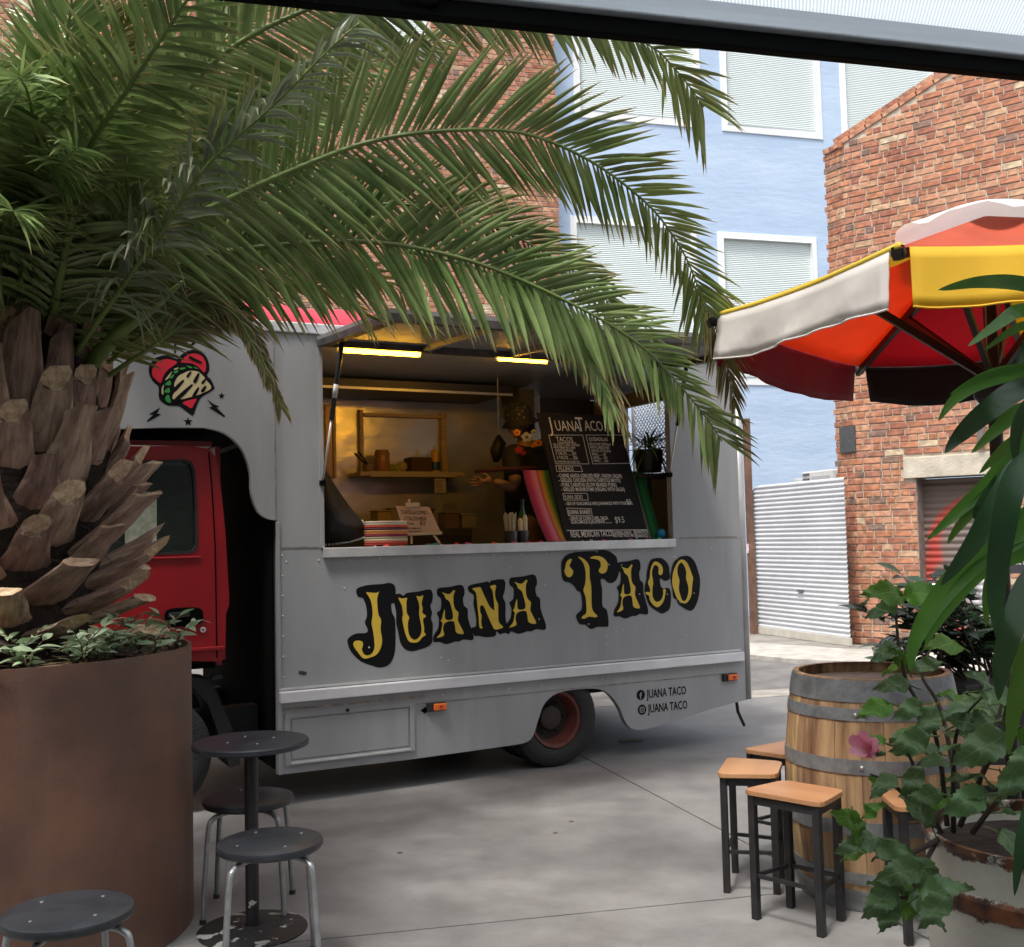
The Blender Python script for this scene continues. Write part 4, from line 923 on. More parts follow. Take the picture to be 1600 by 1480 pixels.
MB().lathe([(0.001, .15), (rb-.02, .142), (rb, .135)], Vector((bc.x, bc.y, zb0)), 32).build('lid', mat('lid_straw', (.42, .34, .22), .7, var=.3, vs=30), BK, smooth=True)
# easel with kraft price card
eo = -.10; ES = thing('tabletop_easel', T(isz(652, 845, eo)[0], eo, CZ), 'small wooden easel holding a kraft paper price card beside the woven basket', 'easel')
m_eas = mat('easel_wood', (.55, .38, .2), .55)
tl = 0.22
def ef(s, z, w): return T(s, eo-.02-(z-CZ)*tl+w, z)
def epx(x, y):
    # intersect with the leaning card
    s, z = isz(x, y, eo-.05); return s, z
def estrip(x0, y0, x1, y1, wd, m, name, w0=0.): 
    a = epx(x0, y0); b = epx(x1, y1); MB().beam(ef(a[0], a[1], w0), ef(b[0], b[1], w0), wd, .012, up=TN).build(name, m, ES)
estrip(641, 835, 640, 850, .014, m_eas, 'leg'); estrip(675, 835, 684, 849, .014, m_eas, 'leg'); estrip(634, 838, 631, 848, .012, m_eas, 'leg', -.06)
estrip(630, 835, 688, 833, .018, m_eas, 'card_ledge', .012)
estrip(643, 780, 646, 830, .014, m_eas, 'mast', -.012); estrip(635, 789, 657, 788, .024, m_eas, 'clamp', .008)
cdp = [epx(620, 790), epx(673, 792), epx(688, 834), epx(631, 834)]
m_kraft = mat('kraft_card', (.42, .27, .17), .8, var=.1, vs=20)
MB().prism([[cdp[3], cdp[2], cdp[1], cdp[0]]], ef, 0, .003).build('price_card', m_kraft, ES)
m_ink = mat('card_ink', (.03, .015, .012), .8)
eX = ef(cdp[1][0], cdp[1][1], 0)-ef(cdp[0][0], cdp[0][1], 0); eY = ef(0, 1, 0)-ef(0, 0, 0); eXs = (ef(1, 0, 0)-ef(0, 0, 0)+Vector((0, 0, -.03)))
for body, x, y, sz_ in (('TORTILLA COMBO', 628, 803, .034), ('3 TACOS+BOX', 632, 813, .036), ('$15', 656, 821, .038), ('OR 4 TACOS', 632, 820, .018), ('ADD A DRINK FOR', 634, 827, .018), ('ONLY $3 EXTRA', 638, 832, .018)):
    a = epx(x, y); text(body, sz_, ef(a[0], a[1], .005), eXs, eY, m_ink, ES, sx=.62)
# cutlery holders
for i, (x, yt, c, lb) in enumerate(((798, 793, (.45, .38, .22), 'whisk like bundle of pale picks in a black cup, left of two on the sill'), (816, 800, (.55, .46, .30), 'roll of pale napkins in a black cup, right of two on the sill'))):
    q = tp(x+1, 848, -.12); C_ = thing('cutlery_cup', Vector((q.x, q.y, CZ)), lb, 'cup', 'black cups on the sill')
    MB().lathe([(.042, 0), (.045, .075), (.043, .078), (.038, .076), (.036, .01)], Vector((q.x, q.y, CZ)), 20).build('cup', mat('cup_black', (.02, .02, .02), .35), C_, smooth=40)
    rr = random.Random(i)
    if i == 0:
        for j in range(26):
            an = rr.uniform(0, 6.28); r1 = rr.uniform(.01, .032); b_ = Vector((q.x+r1*math.cos(an), q.y+r1*math.sin(an), CZ+.02)); tpv = b_+Vector((r1*.5*math.cos(an), r1*.5*math.sin(an), .165+rr.uniform(-.01, .015)))
            MB().tube([b_, tpv], .0042, 5).build('wooden_pick', mat('pick', c, .6), C_)
    else:
        for dx in (-.017, .019): MB().lathe([(.016, 0), (.017, .14+dx*.6), (.012, .155+dx*.6), (0.001, .16+dx*.6)], Vector((q.x, q.y, CZ+.01))+TD*dx, 14).build('napkin_roll', mat('napkin', c, .8), C_, smooth=40)
bt_ = tp(818, 846, -.2); BO = thing('glass_bottle', Vector((bt_.x, bt_.y, CZ)), 'dark green glass bottle behind the black cups on the sill', 'bottle')
MB().lathe([(.033, 0), (.034, .01), (.034, .16), (.013, .22), (.012, .27), (.014, .275), (.014, .285)], Vector((bt_.x, bt_.y, CZ)), 20).build('bottle_body', mat('bottle_green', (.01, .07, .03), .1, spec=.9), BO, smooth=40)
# striped blanket and leaning chalkboard
LB_ = .38      # lean into the truck per metre of height
bo = -.05
def lf_(s, z, w): return T(s, bo-(z-CZ)*LB_+w, z)
LNn = (TN+UP*LB_).normalized()
def lpx(x, y, w=0.): 
    q = onplane(x, y, T(0, bo+w, CZ), LNn); return (q-TP).dot(TD), q.z
MBD = thing('menu_board', T(isz(950, 845, bo)[0], bo, CZ), 'large leaning black chalkboard menu with white handwriting in the hatch', 'menu board')
bl, br_ = lpx(885, 845), lpx(1012, 841); tl_ = lpx(843, 645)
bs0 = (bl[0]+tl_[0])/2; bs1 = br_[0]; bzt = tl_[1]
m_bd = mat('chalkboard', (.014, .013, .014), .8, c2=(.022, .02, .021), vs=3, spec=.15)
fr = MB().prism([[(bs0-.01, CZ+.003), (bs1+.01, CZ+.003), (bs1+.01, bzt), (bs0-.01, bzt)]], lf_, -.02, 0).build('board', m_bd, MBD, bevel=.002)
bX = TD; bY = (UP-TN*LB_).normalized()
bw = bs1-bs0; bh = bzt-CZ
def bxy(x, y): a = lpx(x, y); return a
m_ck = mat('chalk_marker', (.62, .60, .55), .8)
def bt2(body, x, y, size, sx=.7, off=0.): a = lpx(x, y); return text(body, size, lf_(a[0], a[1], .004), bX, bY, m_ck, MBD, sx=sx, off=off)
def bline(x0, y0, x1, y1, w=.0035): a = lpx(x0, y0); b = lpx(x1, y1); MB().beam(lf_(a[0], a[1], .003), lf_(b[0], b[1], .003), w, .001, up=LNn).build('chalk_line', m_ck, MBD)
def bframe(p): 
    for i in range(4): bline(*p[i], *p[(i+1) % 4])
bt2('J', 860, 674, .16, .66); bt2('UANA', 868, 673, .115, .62); bt2('T', 902, 674, .16, .66); bt2('ACO', 914, 673, .115, .62); 
bframe([(857, 680), (910, 680), (920, 725), (868, 725)]); bframe([(915, 680), (975, 680), (985, 724), (926, 725)])
bt2('TACOS', 869, 690, .052, .8); bline(871, 692, 899, 692)
for i, (l, x) in enumerate((('ON A SOFT CORN TORTILLA', 864), ('WITH FRESH PICO AND', 865), ('CHOICE OF FILLING', 867))): bt2(l, x, 696.5+i*4.4, .026, .62)
bt2('3 TACOS ...... $15', 868, 711, .036, .62); bt2('6 TACOS ...... $26', 870, 717.5, .036, .62); bt2('GLUTEN FREE AND VEGAN TOO', 869, 723, .022, .58)
bt2('QUESADILLAS', 920, 689, .042, .6)
for i, l in enumerate(('BIG FLOUR TORTILLA', 'WITH CHEESE AND', 'CHOICE OF FILLING', 'SMALL ........ $8', 'LARGE ....... $14', 'FAMILY ...... $26')): bt2(l, 921+i*1.3, 696+i*5.2, .03, .6)
bframe([(868, 728), (907, 728), (910, 737), (870, 737)]); bt2('FILLINGS', 873, 735.5, .045, .68)
for i, l in enumerate(('- CARNE ASADA (GRILLED BEEF, ONION, SALSA)', '- GRILLED CHICKEN (WITH CHIPOTLE MAYO)', '- PORK CARNITAS (SLOW BRAISED PORK)', '- GRILLED MUSHROOMS (VEGAN, WITH SALSA)')): bt2(l, 871+i*2, 746+i*7.2, .040, .60, .0006)
bframe([(879, 771), (917, 771), (919, 781.5), (881, 781.5)]); bt2('JUAN SIDE?', 882, 780, .044, .66)
bt2('- SIDE OF GUACAMOLE AND JUANAMOLE WITH YOUR MEAL', 883, 789.5, .034, .58, .0005); bt2('$3', 979, 788, .055, .7)
bframe([(885, 794), (923, 795), (925, 806), (888, 806)]); bt2('JUANA SHARE?', 888, 803.5, .044, .6, .0008)
bt2('- SERVE OF CORN CHIPS, SALSA', 889, 813, .036, .6, .0005); bt2('GUACAMOLE & JALAPENOS ..........', 892, 818.5, .036, .6, .0005); bt2('$9.5', 961, 817, .065, .7)
bline(885, 829, 1011, 828, .005)
bt2('REAL MEXICAN TACOS', 892, 839.5, .062, .52, .001)
bt2('CATERING, EVENTS', 958, 835, .030, .56, .0005); bt2('AND FOOD TRUCK HIRE', 958, 839.5, .030, .5, .0005); bt2('@JUANATACO', 990, 834, .034, .5, .0005); bt2('@JUANATACO', 992, 840, .034, .46, .0005)
# blanket: stripes run along the lean
BLK = thing('striped_blanket', T(isz(900, 845, bo)[0], bo-.1, CZ), 'bright striped woven blanket draped behind the chalkboard menu', 'blanket')
def stripe_mat():
    m = bpy.data.materials.new('blanket_stripes'); m.use_nodes = True; t = m.node_tree; b = t.nodes['Principled BSDF']; b.inputs['Roughness'].default_value = .85
    at = t.nodes.new('ShaderNodeAttribute'); at.attribute_name = 'across'
    r = t.nodes.new('ShaderNodeValToRGB'); e = r.color_ramp.elements
    st = [(0, (.20, .01, .03)), (.05, (.55, .02, .08)), (.10, (.75, .25, .30)), (.125, (.60, .03, .05)), (.135, (.65, .33, .03)), (.16, (.50, .30, .03)), (.185, (.02, .22, .05)), (.23, (.01, .06, .03)), (.30, (.008, .01, .012)), (.34, (.02, .10, .04)), (.80, (.01, .01, .012)), (.815, (.50, .01, .06)), (.865, (.45, .01, .06)), (.875, (.008, .008, .01)), (.915, (.25, .3, .15)), (.92, (.01, .04, .02)), (.95, (.02, .30, .07)), (1, (.01, .12, .03))]
    st = [(p, tuple(x*.68 for x in c)) for p, c in st]
    e[0].position, e[0].color = st[0][0], (*st[0][1], 1); e[1].position, e[1].color = 1, (*st[-1][1], 1)
    for p, c in st[1:-1]: x = e.new(p); x.color = (*c, 1)
    t.links.new(at.outputs['Fac'], r.inputs[0]); t.links.new(r.outputs[0], b.inputs['Base Color'])
    w = t.nodes.new('ShaderNodeTexNoise'); w.inputs['Scale'].default_value = 220; bp = t.nodes.new('ShaderNodeBump'); bp.inputs['Strength'].default_value = .3; bp.inputs['Distance'].default_value = .004
    t.links.new(w.outputs[0], bp.inputs['Height']); t.links.new(bp.outputs[0], b.inputs['Normal']); return m
bw0 = lpx(852, 845)[0]; bw1 = lpx(1040, 840)[0]; bt0 = lpx(838, 735)
V = []; F = []; at_ = []; NU, NV = 60, 14
ztb = bt0[1]
for j in range(NV+1):
    v = j/NV
    for i in range(NU+1):
        u = i/NU; s = bw0+(bw1-bw0)*u; z = CZ+.004+(ztb-CZ)*v
        bul = .05*math.sin(min(1, v*1.1)*math.pi)*(1 if u < .25 or u > .8 else .0)
        sh = -.02*math.sin(v*math.pi*.9)-.05*v*(1-u)*.6
        V.append(lf_(s+sh, z, -.04-.02*math.sin(u*9)+bul*.35+(.06*(1-v)**3 if u < .3 else 0))); at_.append(u)
for j in range(NV):
    for i in range(NU): F.append((j*(NU+1)+i, j*(NU+1)+i+1, (j+1)*(NU+1)+i+1, (j+1)*(NU+1)+i))
bo_ = MB().add(V, F).build('blanket_cloth', stripe_mat(), BLK, smooth=True)
a_ = bo_.data.attributes.new('across', 'FLOAT', 'POINT'); a_.data.foreach_set('value', at_)
# roll over bar at the top left (dark red end)
q0 = tp(742, 737, -.48); q1_ = tp(838, 733, -.40)
rl = MB().tube([q0, q0.lerp(q1_, .5)+UP*.01, q1_], [.012, .016, .02], 10).build('rolled_edge', mat('blanket_red', (.06, .006, .01), .85), BLK, smooth=True)
ba = tp(1033, 832, -.08); BA_ = thing('blue_ball', Vector((ba.x, ba.y, CZ)), 'small bright blue ball at the right end of the hatch sill', 'ball')
MB().lathe([(0.001, 0)]+[(.035*math.sin(t*math.pi/10), .035-.035*math.cos(t*math.pi/10)) for t in range(1, 10)]+[(0.001, .07)], Vector((ba.x, ba.y, CZ)), 24).build('ball', mat('ball_blue', (.0, .22, .42), .5), BA_, smooth=True)
# counter crumbs / bright cloth
rr = random.Random(11); cl = MB()
for i in range(60):
    s = rr.uniform(WS0+.3, WS1-.1); r_ = rr.uniform(.006, .02); cl.lathe([(r_, 0), (r_*.6, r_*.5), (0.001, r_*.6)], T(s, rr.uniform(-.10, .01), CZ), 6, mi=i % 5)
cl = cl.build('bunting', [mat('bunt%d' % i, c, .7) for i, c in enumerate(((.5, .03, .03), (.55, .5, .45), (.03, .3, .08), (.03, .12, .4), (.5, .05, .3)))])
tag(cl, 'scattered colourful paper trim along the hatch sill', 'paper trim', kind='stuff')
# plant pot at the right end
po = -.34; pc = tp(1014, 735, po); PTZ = pc.z
PPT = thing('potted_plant', Vector((pc.x, pc.y, tp(1014, 738, po).z)), 'narrow leaved green plant in a dark metal pot at the right end of the hatch', 'plant')
pz0 = tp(1014, 738, po).z; pz1 = tp(1014, 704, po).z; pr_ = abs(tp(1034, 720, po).x-pc.x)*1.05
MB().lathe([(pr_*.82, pz0), (pr_, pz1), (pr_*.97, pz1+.003), (pr_*.93, pz1-.01)], Vector((pc.x, pc.y, 0)), 28).build('pot', mat('dark_pot', (.05, .045, .04), .35, .6), PPT, smooth=40)
MB().box(Vector((pc.x, pc.y, pz0-.03))-TN*.0, (.34, .22, .03), RT).build('pot_shelf', m_int, PPT)
MB().beam(Vector((pc.x, pc.y, pz0-.045)), Vector((pc.x, pc.y, CZ)), .03, .03).build('pot_stand', m_int, PPT)
def leafblade(L, w, droop, fold=.15, n=5):
    V = []; F = []
    for i in range(n+1):
        t = i/n; ww = w*math.sin(math.pi*min(1, .12+t*.88))**.8*(1 if t < 1 else 0)+.0005
        x = L*t; z = -droop*t*t*L
        V += [Vector((x, -ww/2, z+ww*fold)), Vector((x, 0, z)), Vector((x, ww/2, z+ww*fold))]
    for i in range(n): a = i*3; F += [(a, a+3, a+4, a+1), (a+1, a+4, a+5, a+2)]
    return V, F
m_pl = mat('pot_leaf', (.10, .20, .03), .45, var=.25, vs=6, trans=.25, ranobj=.3)
bls = [MB().add(*leafblade(.17+.03*i, .018, .3+.3*i)).mesh('leaf', m_pl, True) for i in range(4)]
rr = random.Random(4)
for i in range(70):
    an = rr.uniform(0, 6.28); el = rr.uniform(.1, 1.3); d = Vector((math.cos(an)*math.cos(el), math.sin(an)*math.cos(el), math.sin(el))); x = d; y = UP.cross(x).normalized(); z = x.cross(y)
    M_ = RM(x, y, z).to_4x4(); M_.translation = Vector((pc.x, pc.y, pz1-.01))+d*rr.uniform(.0, .08)+TD*rr.uniform(-.03, .05); place('leaf', bls[i % 4], M_, PPT)
# lattice screen seen through the far opening
LT = thing('diamond_lattice', T(SB1+.12, (ro0+ro1)/2, .7), 'pale diamond patterned screen seen through the opening behind the potted plant', 'screen')
m_lt = mat('lattice_white', (.62, .64, .68), .6)
a0_, a1_, c0_, c1_ = ro0-.12, ro1+.12, rz0-.15, rz1+.15
MB().prism([[(a0_, c0_), (a1_, c0_), (a1_, c1_), (a0_, c1_)], [(a0_+.03, c0_+.03), (a1_-.03, c0_+.03), (a1_-.03, c1_-.03), (a0_+.03, c1_-.03)]], lambda o, z, w: T(w, o, z), SB1+.11, SB1+.13).build('screen_frame', m_lt, LT)
Hc = c1_-c0_; Wc = a1_-a0_
for sg in (1, -1):
    for k_ in range(60):
        x0 = a0_-Hc+k_*.045
        xa, xb = x0, x0+Hc
        if xb < a0_ or xa > a1_: continue
        f0 = max(0, (a0_-xa)/Hc); f1 = min(1, (a1_-xa)/Hc)
        if f1-f0 < .02: continue
        za_, zb_ = (c0_+Hc*f0, c0_+Hc*f1) if sg > 0 else (c1_-Hc*f0, c1_-Hc*f1)
        MB().beam(T(SB1+.12+.004*sg, xa+Hc*f0, za_), T(SB1+.12+.004*sg, xa+Hc*f1, zb_), .008, .006, up=TD).build('lattice_bar', m_lt, LT)
# ------------------------------------------------------------------ the cook
PR = thing('person', T(isz(815, 700, -.75)[0], -.75, .70), 'person in a black shirt with floral shoulders and dark hat reaching one arm out', 'person')
def skin(pts, edges, rads, m, name, parent, sub=2):
    me = bpy.data.meshes.new(name); me.from_pydata([tuple(p) for p in pts], edges, []); me.materials.append(m)
    o = bpy.data.objects.new(name, me); COL.objects.link(o); setparent(o, parent, False)
    o.modifiers.new('skin', 'SKIN').use_smooth_shade = True
    sv_ = me.skin_vertices[0].data
    for i, r in enumerate(rads): sv_[i].radius = (r, r) if not isinstance(r, tuple) else r
    sv_[0].use_root = True
    s_ = o.modifiers.new('sub', 'SUBSURF'); s_.levels = sub; s_.render_levels = sub
    return o
m_skin = mat('skin_brown', (.26, .135, .08), .55, var=.08)
m_shirt = mat('shirt_black', (.012, .011, .013), .8)
pxp = lambda x, y, o: tp(x, y, o)
hip = pxp(822, 880, -.80); sp1 = pxp(822, 800, -.80); chest = pxp(824, 735, -.78); neck = pxp(820, 690, -.74); head = pxp(812, 662, -.70)
shR = pxp(800, 705, -.60); shL = pxp(852, 706, -.98); elR = pxp(806, 765, -.52); wrR = pxp(770, 752, -.58); haR = pxp(756, 752, -.60)
elL = pxp(850, 770, -1.02); wrL = pxp(838, 800, -1.0)
toes = []
for sx_ in (-.09, .09):
    k0 = T(isz(822, 850, -.8)[0]+sx_, -.80, .95)
body = skin([hip, sp1, chest, neck, head.lerp(neck, .5), shR, elR, wrR, shL, elL, wrL, hip+TD*.10, hip+TD*.11+Vector((0, 0, -.15)), Vector((hip.x, hip.y, 0))+TD*.12+UP*.74, hip-TD*.10, hip-TD*.11+Vector((0, 0, -.15)), Vector((hip.x, hip.y, 0))-TD*.12+UP*.74],
 [(0, 1), (1, 2), (2, 3), (3, 4), (2, 5), (5, 6), (6, 7), (2, 8), (8, 9), (9, 10), (0, 11), (11, 12), (12, 13), (0, 14), (14, 15), (15, 16)],
 [(.15, .12), (.14, .11), (.17, .12), .055, .05, .07, .045, .03, .07, .045, .03, .09, .08, .05, .09, .08, .05], m_skin, 'body', PR)
shirt = skin([sp1+Vector((0, 0, -.12)), sp1, chest, neck-UP*.03, shR, shR.lerp(elR, .75), shL, shL.lerp(elL, .75)], [(0, 1), (1, 2), (2, 3), (2, 4), (4, 5), (2, 6), (6, 7)], [(.17, .14), (.165, .135), (.19, .145), .09, .09, .075, .09, .075], m_shirt, 'shirt', PR)
# head with face
fd = (-TD*.80+TN*.35-UP*.35).normalized(); fu = (UP+fd*.25).normalized(); fr_ = fd.cross(fu).normalized(); fu = fr_.cross(fd)
Rh = RM(fd, -fr_, fu)
V = []; F = []; NA, NB = 20, 14
for i in range(NB+1):
    th = math.pi*i/NB
    for j in range(NA):
        ph = 2*math.pi*j/NA; x = math.sin(th)*math.cos(ph); y = math.sin(th)*math.sin(ph); z = math.cos(th)
        r = Vector((x*.098, y*.076, z*.118))
        if x > 0 and -.5 < z < .1: r.x += .012*x
        if z < -.3: r.y *= .82; r.x *= .95
        V.append(head+Rh @ r)
for i in range(NB):
    for j in range(NA): F.append((i*NA+j, (i+1)*NA+j, (i+1)*NA+(j+1) % NA, i*NA+(j+1) % NA))
hd = MB().add(V, F).build('head', m_skin, PR, smooth=True)
MB().lathe([(.011, 0), (.014, .012), (.006, .034), (0.001, .04)], head+Rh @ Vector((.092, 0, -.045)), 10, axis=(fd*.6+fu*1.0)).build('nose', m_skin, hd, smooth=True)
for sy_ in (-1, 1):
    MB().lathe([(0.001, -.010), (.010, 0), (0.001, .010)], head+Rh @ Vector((.088, sy_*.03, .012)), 10, axis=fd).build('eye', mat('eye_white', (.3, .28, .26), .3), hd, smooth=True)
    MB().lathe([(.006, -.012), (.026, 0), (.006, .01)], head+Rh @ Vector((-.005, sy_*.075, -.01)), 10, axis=Rh @ Vector((0, 1, 0))).build('ear', m_skin, hd, smooth=True)
MB().tube([head+Rh @ Vector((.088, -.022, -.072)), head+Rh @ Vector((.098, 0, -.07)), head+Rh @ Vector((.088, .022, -.072))], [.002, .006, .002], 8).build('mouth', mat('lips', (.16, .05, .04), .5), hd, smooth=True)
def hat_mat():
    m = bpy.data.materials.new('hat_print'); m.use_nodes = True; t = m.node_tree; b = t.nodes['Principled BSDF']; b.inputs['Roughness'].default_value = .8
    v = t.nodes.new('ShaderNodeTexVoronoi'); v.inputs['Scale'].default_value = 26; tc = t.nodes.new('ShaderNodeTexCoord'); r = t.nodes.new('ShaderNodeValToRGB'); r.color_ramp.interpolation = 'CONSTANT'
    e = r.color_ramp.elements; e[0].color = (.12, .10, .10, 1); e[1].position = .22; e[1].color = (.012, .011, .012, 1)
    t.links.new(tc.outputs['Object'], v.inputs[0]); t.links.new(v.outputs[0], r.inputs[0]); t.links.new(r.outputs[0], b.inputs['Base Color']); return m
MB().lathe([(0.001, .125), (.06, .118), (.095, .08), (.104, .03), (.106, .0), (.135, -.03), (.133, -.034), (.10, -.005)], head+fu*.025-fd*.01, 26, axis=fu-fd*.1).build('hat', hat_mat(), PR, smooth=True)
MB().lathe([(.075, .02), (.078, -.03), (.070, -.085), (.04, -.1)], head-fd*.045, 18, axis=fu).build('hair', mat('hair_black', (.01, .008, .008), .6), PR, smooth=True)
# hand: palm and five bent fingers
hdv = (haR-wrR).normalized(); side_ = hdv.cross(UP).normalized(); upv = side_.cross(hdv)
hp_ = [wrR, wrR+hdv*.045, wrR+hdv*.085]; he = [(0, 1), (1, 2)]; hr = [.024, (.034, .016), (.036, .015)]
for k_, (off, L_) in enumerate(((-.030, .066), (-.010, .078), (.010, .074), (.028, .058))):
    b_ = wrR+hdv*.085+upv*off; i0 = len(hp_)
    hp_ += [b_+hdv*.01, b_+hdv*(L_*.5)+side_*.006, b_+hdv*(L_*.82)+side_*.02, b_+hdv*L_+side_*.034]; he += [(2, i0), (i0, i0+1), (i0+1, i0+2), (i0+2, i0+3)]; hr += [.010, .009, .008, .006]
i0 = len(hp_); tb = wrR+hdv*.03+upv*.03; hp_ += [tb, tb+hdv*.03+upv*.025, tb+hdv*.06+upv*.028]; he += [(1, i0), (i0, i0+1), (i0+1, i0+2)]; hr += [.013, .011, .008]
skin(hp_, he, hr, m_skin, 'hand', PR, 2)
hl = (wrL-elL).normalized(); sl_ = hl.cross(UP).normalized(); ul_ = sl_.cross(hl)
hp_ = [wrL, wrL+hl*.045, wrL+hl*.085]; he = [(0, 1), (1, 2)]; hr = [.024, (.034, .016), (.036, .015)]
for off, L_ in ((-.030, .066), (-.010, .078), (.010, .074), (.028, .058)):
    b_ = wrL+hl*.085+ul_*off; i0 = len(hp_); hp_ += [b_+hl*.01, b_+hl*(L_*.6)+sl_*.01, b_+hl*L_+sl_*.03]; he += [(2, i0), (i0, i0+1), (i0+1, i0+2)]; hr += [.010, .009, .007]
i0 = len(hp_); tb = wrL+hl*.03+ul_*.03; hp_ += [tb, tb+hl*.04+ul_*.03]; he += [(1, i0), (i0, i0+1)]; hr += [.013, .009]
skin(hp_, he, hr, m_skin, 'hand', PR, 2)
# printed flowers on the shoulders
def flower(x, y, o, r, cols, pet=5):
    c = pxp(x, y, o); n = (CAM-c).normalized(); a = n.cross(UP).normalized(); b = a.cross(n)
    mb = MB(); 
    for k_ in range(pet):
        an = 2*math.pi*k_/pet+.2; cc = c+a*(r*.55*math.cos(an))+b*(r*.55*math.sin(an))
        mb.add([cc+a*(r*.5*math.cos(t*1.047))+b*(r*.36*math.sin(t*1.047))+n*(.001*k_) for t in range(6)], [(0, 1, 2, 3, 4, 5)])
    mb.add([c+a*(r*.33*math.cos(t*1.047))+b*(r*.33*math.sin(t*1.047))+n*.012 for t in range(6)], [(0, 1, 2, 3, 4, 5)], 1)
    mb.build('printed_flower', [mat('fl%s' % i, cc, .8) for i, cc in cols], shirt)
OR = [('or', (.75, .30, .03)), ('rd', (.30, .02, .01))]; WH = [('wh', (.42, .45, .50)), ('dk', (.10, .11, .13))]; RD = [('rr', (.32, .015, .02)), ('rd', (.1, .01, .01))]
flower(808, 676, -.50, .026, OR); flower(823, 683, -.55, .040, WH); flower(841, 692, -.60, .030, OR); flower(833, 696, -.58, .018, OR); flower(811, 703, -.47, .030, RD); flower(818, 708, -.47, .018, RD); flower(834, 675, -.60, .022, WH)
# dark cloth hanging from a hook left of the cook
ck = pxp(780, 700, -1.0)
CK = thing('hanging_cloth', Vector((ck.x, ck.y, ck.z-.2)), 'dark cloth hanging on a hook line left of the cook', 'cloth')
MB().tube([pxp(777, 575, -1.0), pxp(779, 680, -1.0)], .0035, 6).build('hook_line', m_al, CK)
q = [pxp(779, 680, -1.0), pxp(781, 692, -.99), pxp(776, 706, -1.0), pxp(775, 722, -1.0)]
MB().tube(q, [.012, .05, .055, .02], 10).build('cloth', mat('cloth_dark', (.02, .02, .025), .5), CK, smooth=True)
# ------------------------------------------------------------------ planter and palm
PC = Vector((-2.02, 4.3, 0)); PRD = .716; PZ = 1.08
PLT = thing('round_planter', PC, 'large round rust brown metal planter holding the palm', 'planter')
m_cor = mat('corten', (.155, .073, .044), .5, c2=(.08, .042, .030), vs=2.6, bump=.1, bs=90, rv=.12)
MB().lathe([(PRD-.01, 0), (PRD+.004, .0), (PRD, PZ-.01), (PRD, PZ), (PRD-.014, PZ), (PRD-.014, PZ-.2)], PC, 96).build('drum', m_cor, PLT, smooth=40)
streaks(m_cor, .3)
MB().box(PC+Vector((math.sin(.25)*(PRD+.001), -math.cos(.25)*(PRD+.001), PZ/2)), (.007, .003, PZ-.01), Matrix.Rotation(.25, 3, 'Z')).build('weld_seam', m_cor, PLT)
m_soil = mat('soil', (.03, .02, .014), .95, var=.4, vs=20, bump=1, bs=30)
so_ = MB(); V = []; F = []
for i in range(9):
    r = (PRD-.015)*i/8
    for j in range(36): an = 2*math.pi*j/36; V.append(PC+Vector((r*math.cos(an), r*math.sin(an), PZ-.05+.04*noise.noise(Vector((r*9*math.cos(an), r*9*math.sin(an), 3)))+.05*(1-i/8))))
for i in range(8):
    for j in range(36): F.append((i*36+j, i*36+(j+1) % 36, (i+1)*36+(j+1) % 36, (i+1)*36+j))
so_.add(V, F).build('soil', m_soil, PLT, smooth=True)
# litter
rr = random.Random(5); lt_ = MB()
for i in range(520):
    an = rr.uniform(0, 6.28); r = PRD*.97*math.sqrt(rr.uniform(.2, 1)); c = PC+Vector((r*math.cos(an), r*math.sin(an), PZ-.02+rr.uniform(0, .02))); a2 = rr.uniform(0, 3.14); L = rr.uniform(.02, .06); d = Vector((math.cos(a2), math.sin(a2), rr.uniform(-.2, .3)))*L; w = Vector((-math.sin(a2), math.cos(a2), rr.uniform(-.3, .3)))*rr.uniform(.002, .012)
    lt_.add([c-d, c+w, c+d, c-w], [(0, 1, 2, 3)])
lt_ = lt_.build('leaf_litter', mat('litter', (.17, .11, .06), .9, island=.5), None); tag(lt_, 'dry leaf litter on the planter soil', 'leaf litter', kind='stuff')

PALM = thing('palm_tree', PC+UP*PZ, 'big date palm with cut frond stubs and long arching feathery fronds', 'palm tree')
m_tr = mat('palm_fibre', (.035, .022, .015), .95, c2=(.012, .008, .006), vs=18, bump=1, bs=40)
MB().lathe([(.30, PZ-.06), (.35, PZ+.2), (.40, PZ+.6), (.41, PZ+1.0), (.36, PZ+1.2), (.26, PZ+1.36), (.05, PZ+1.5)], PC, 40).build('trunk', m_tr, PALM, smooth=True)
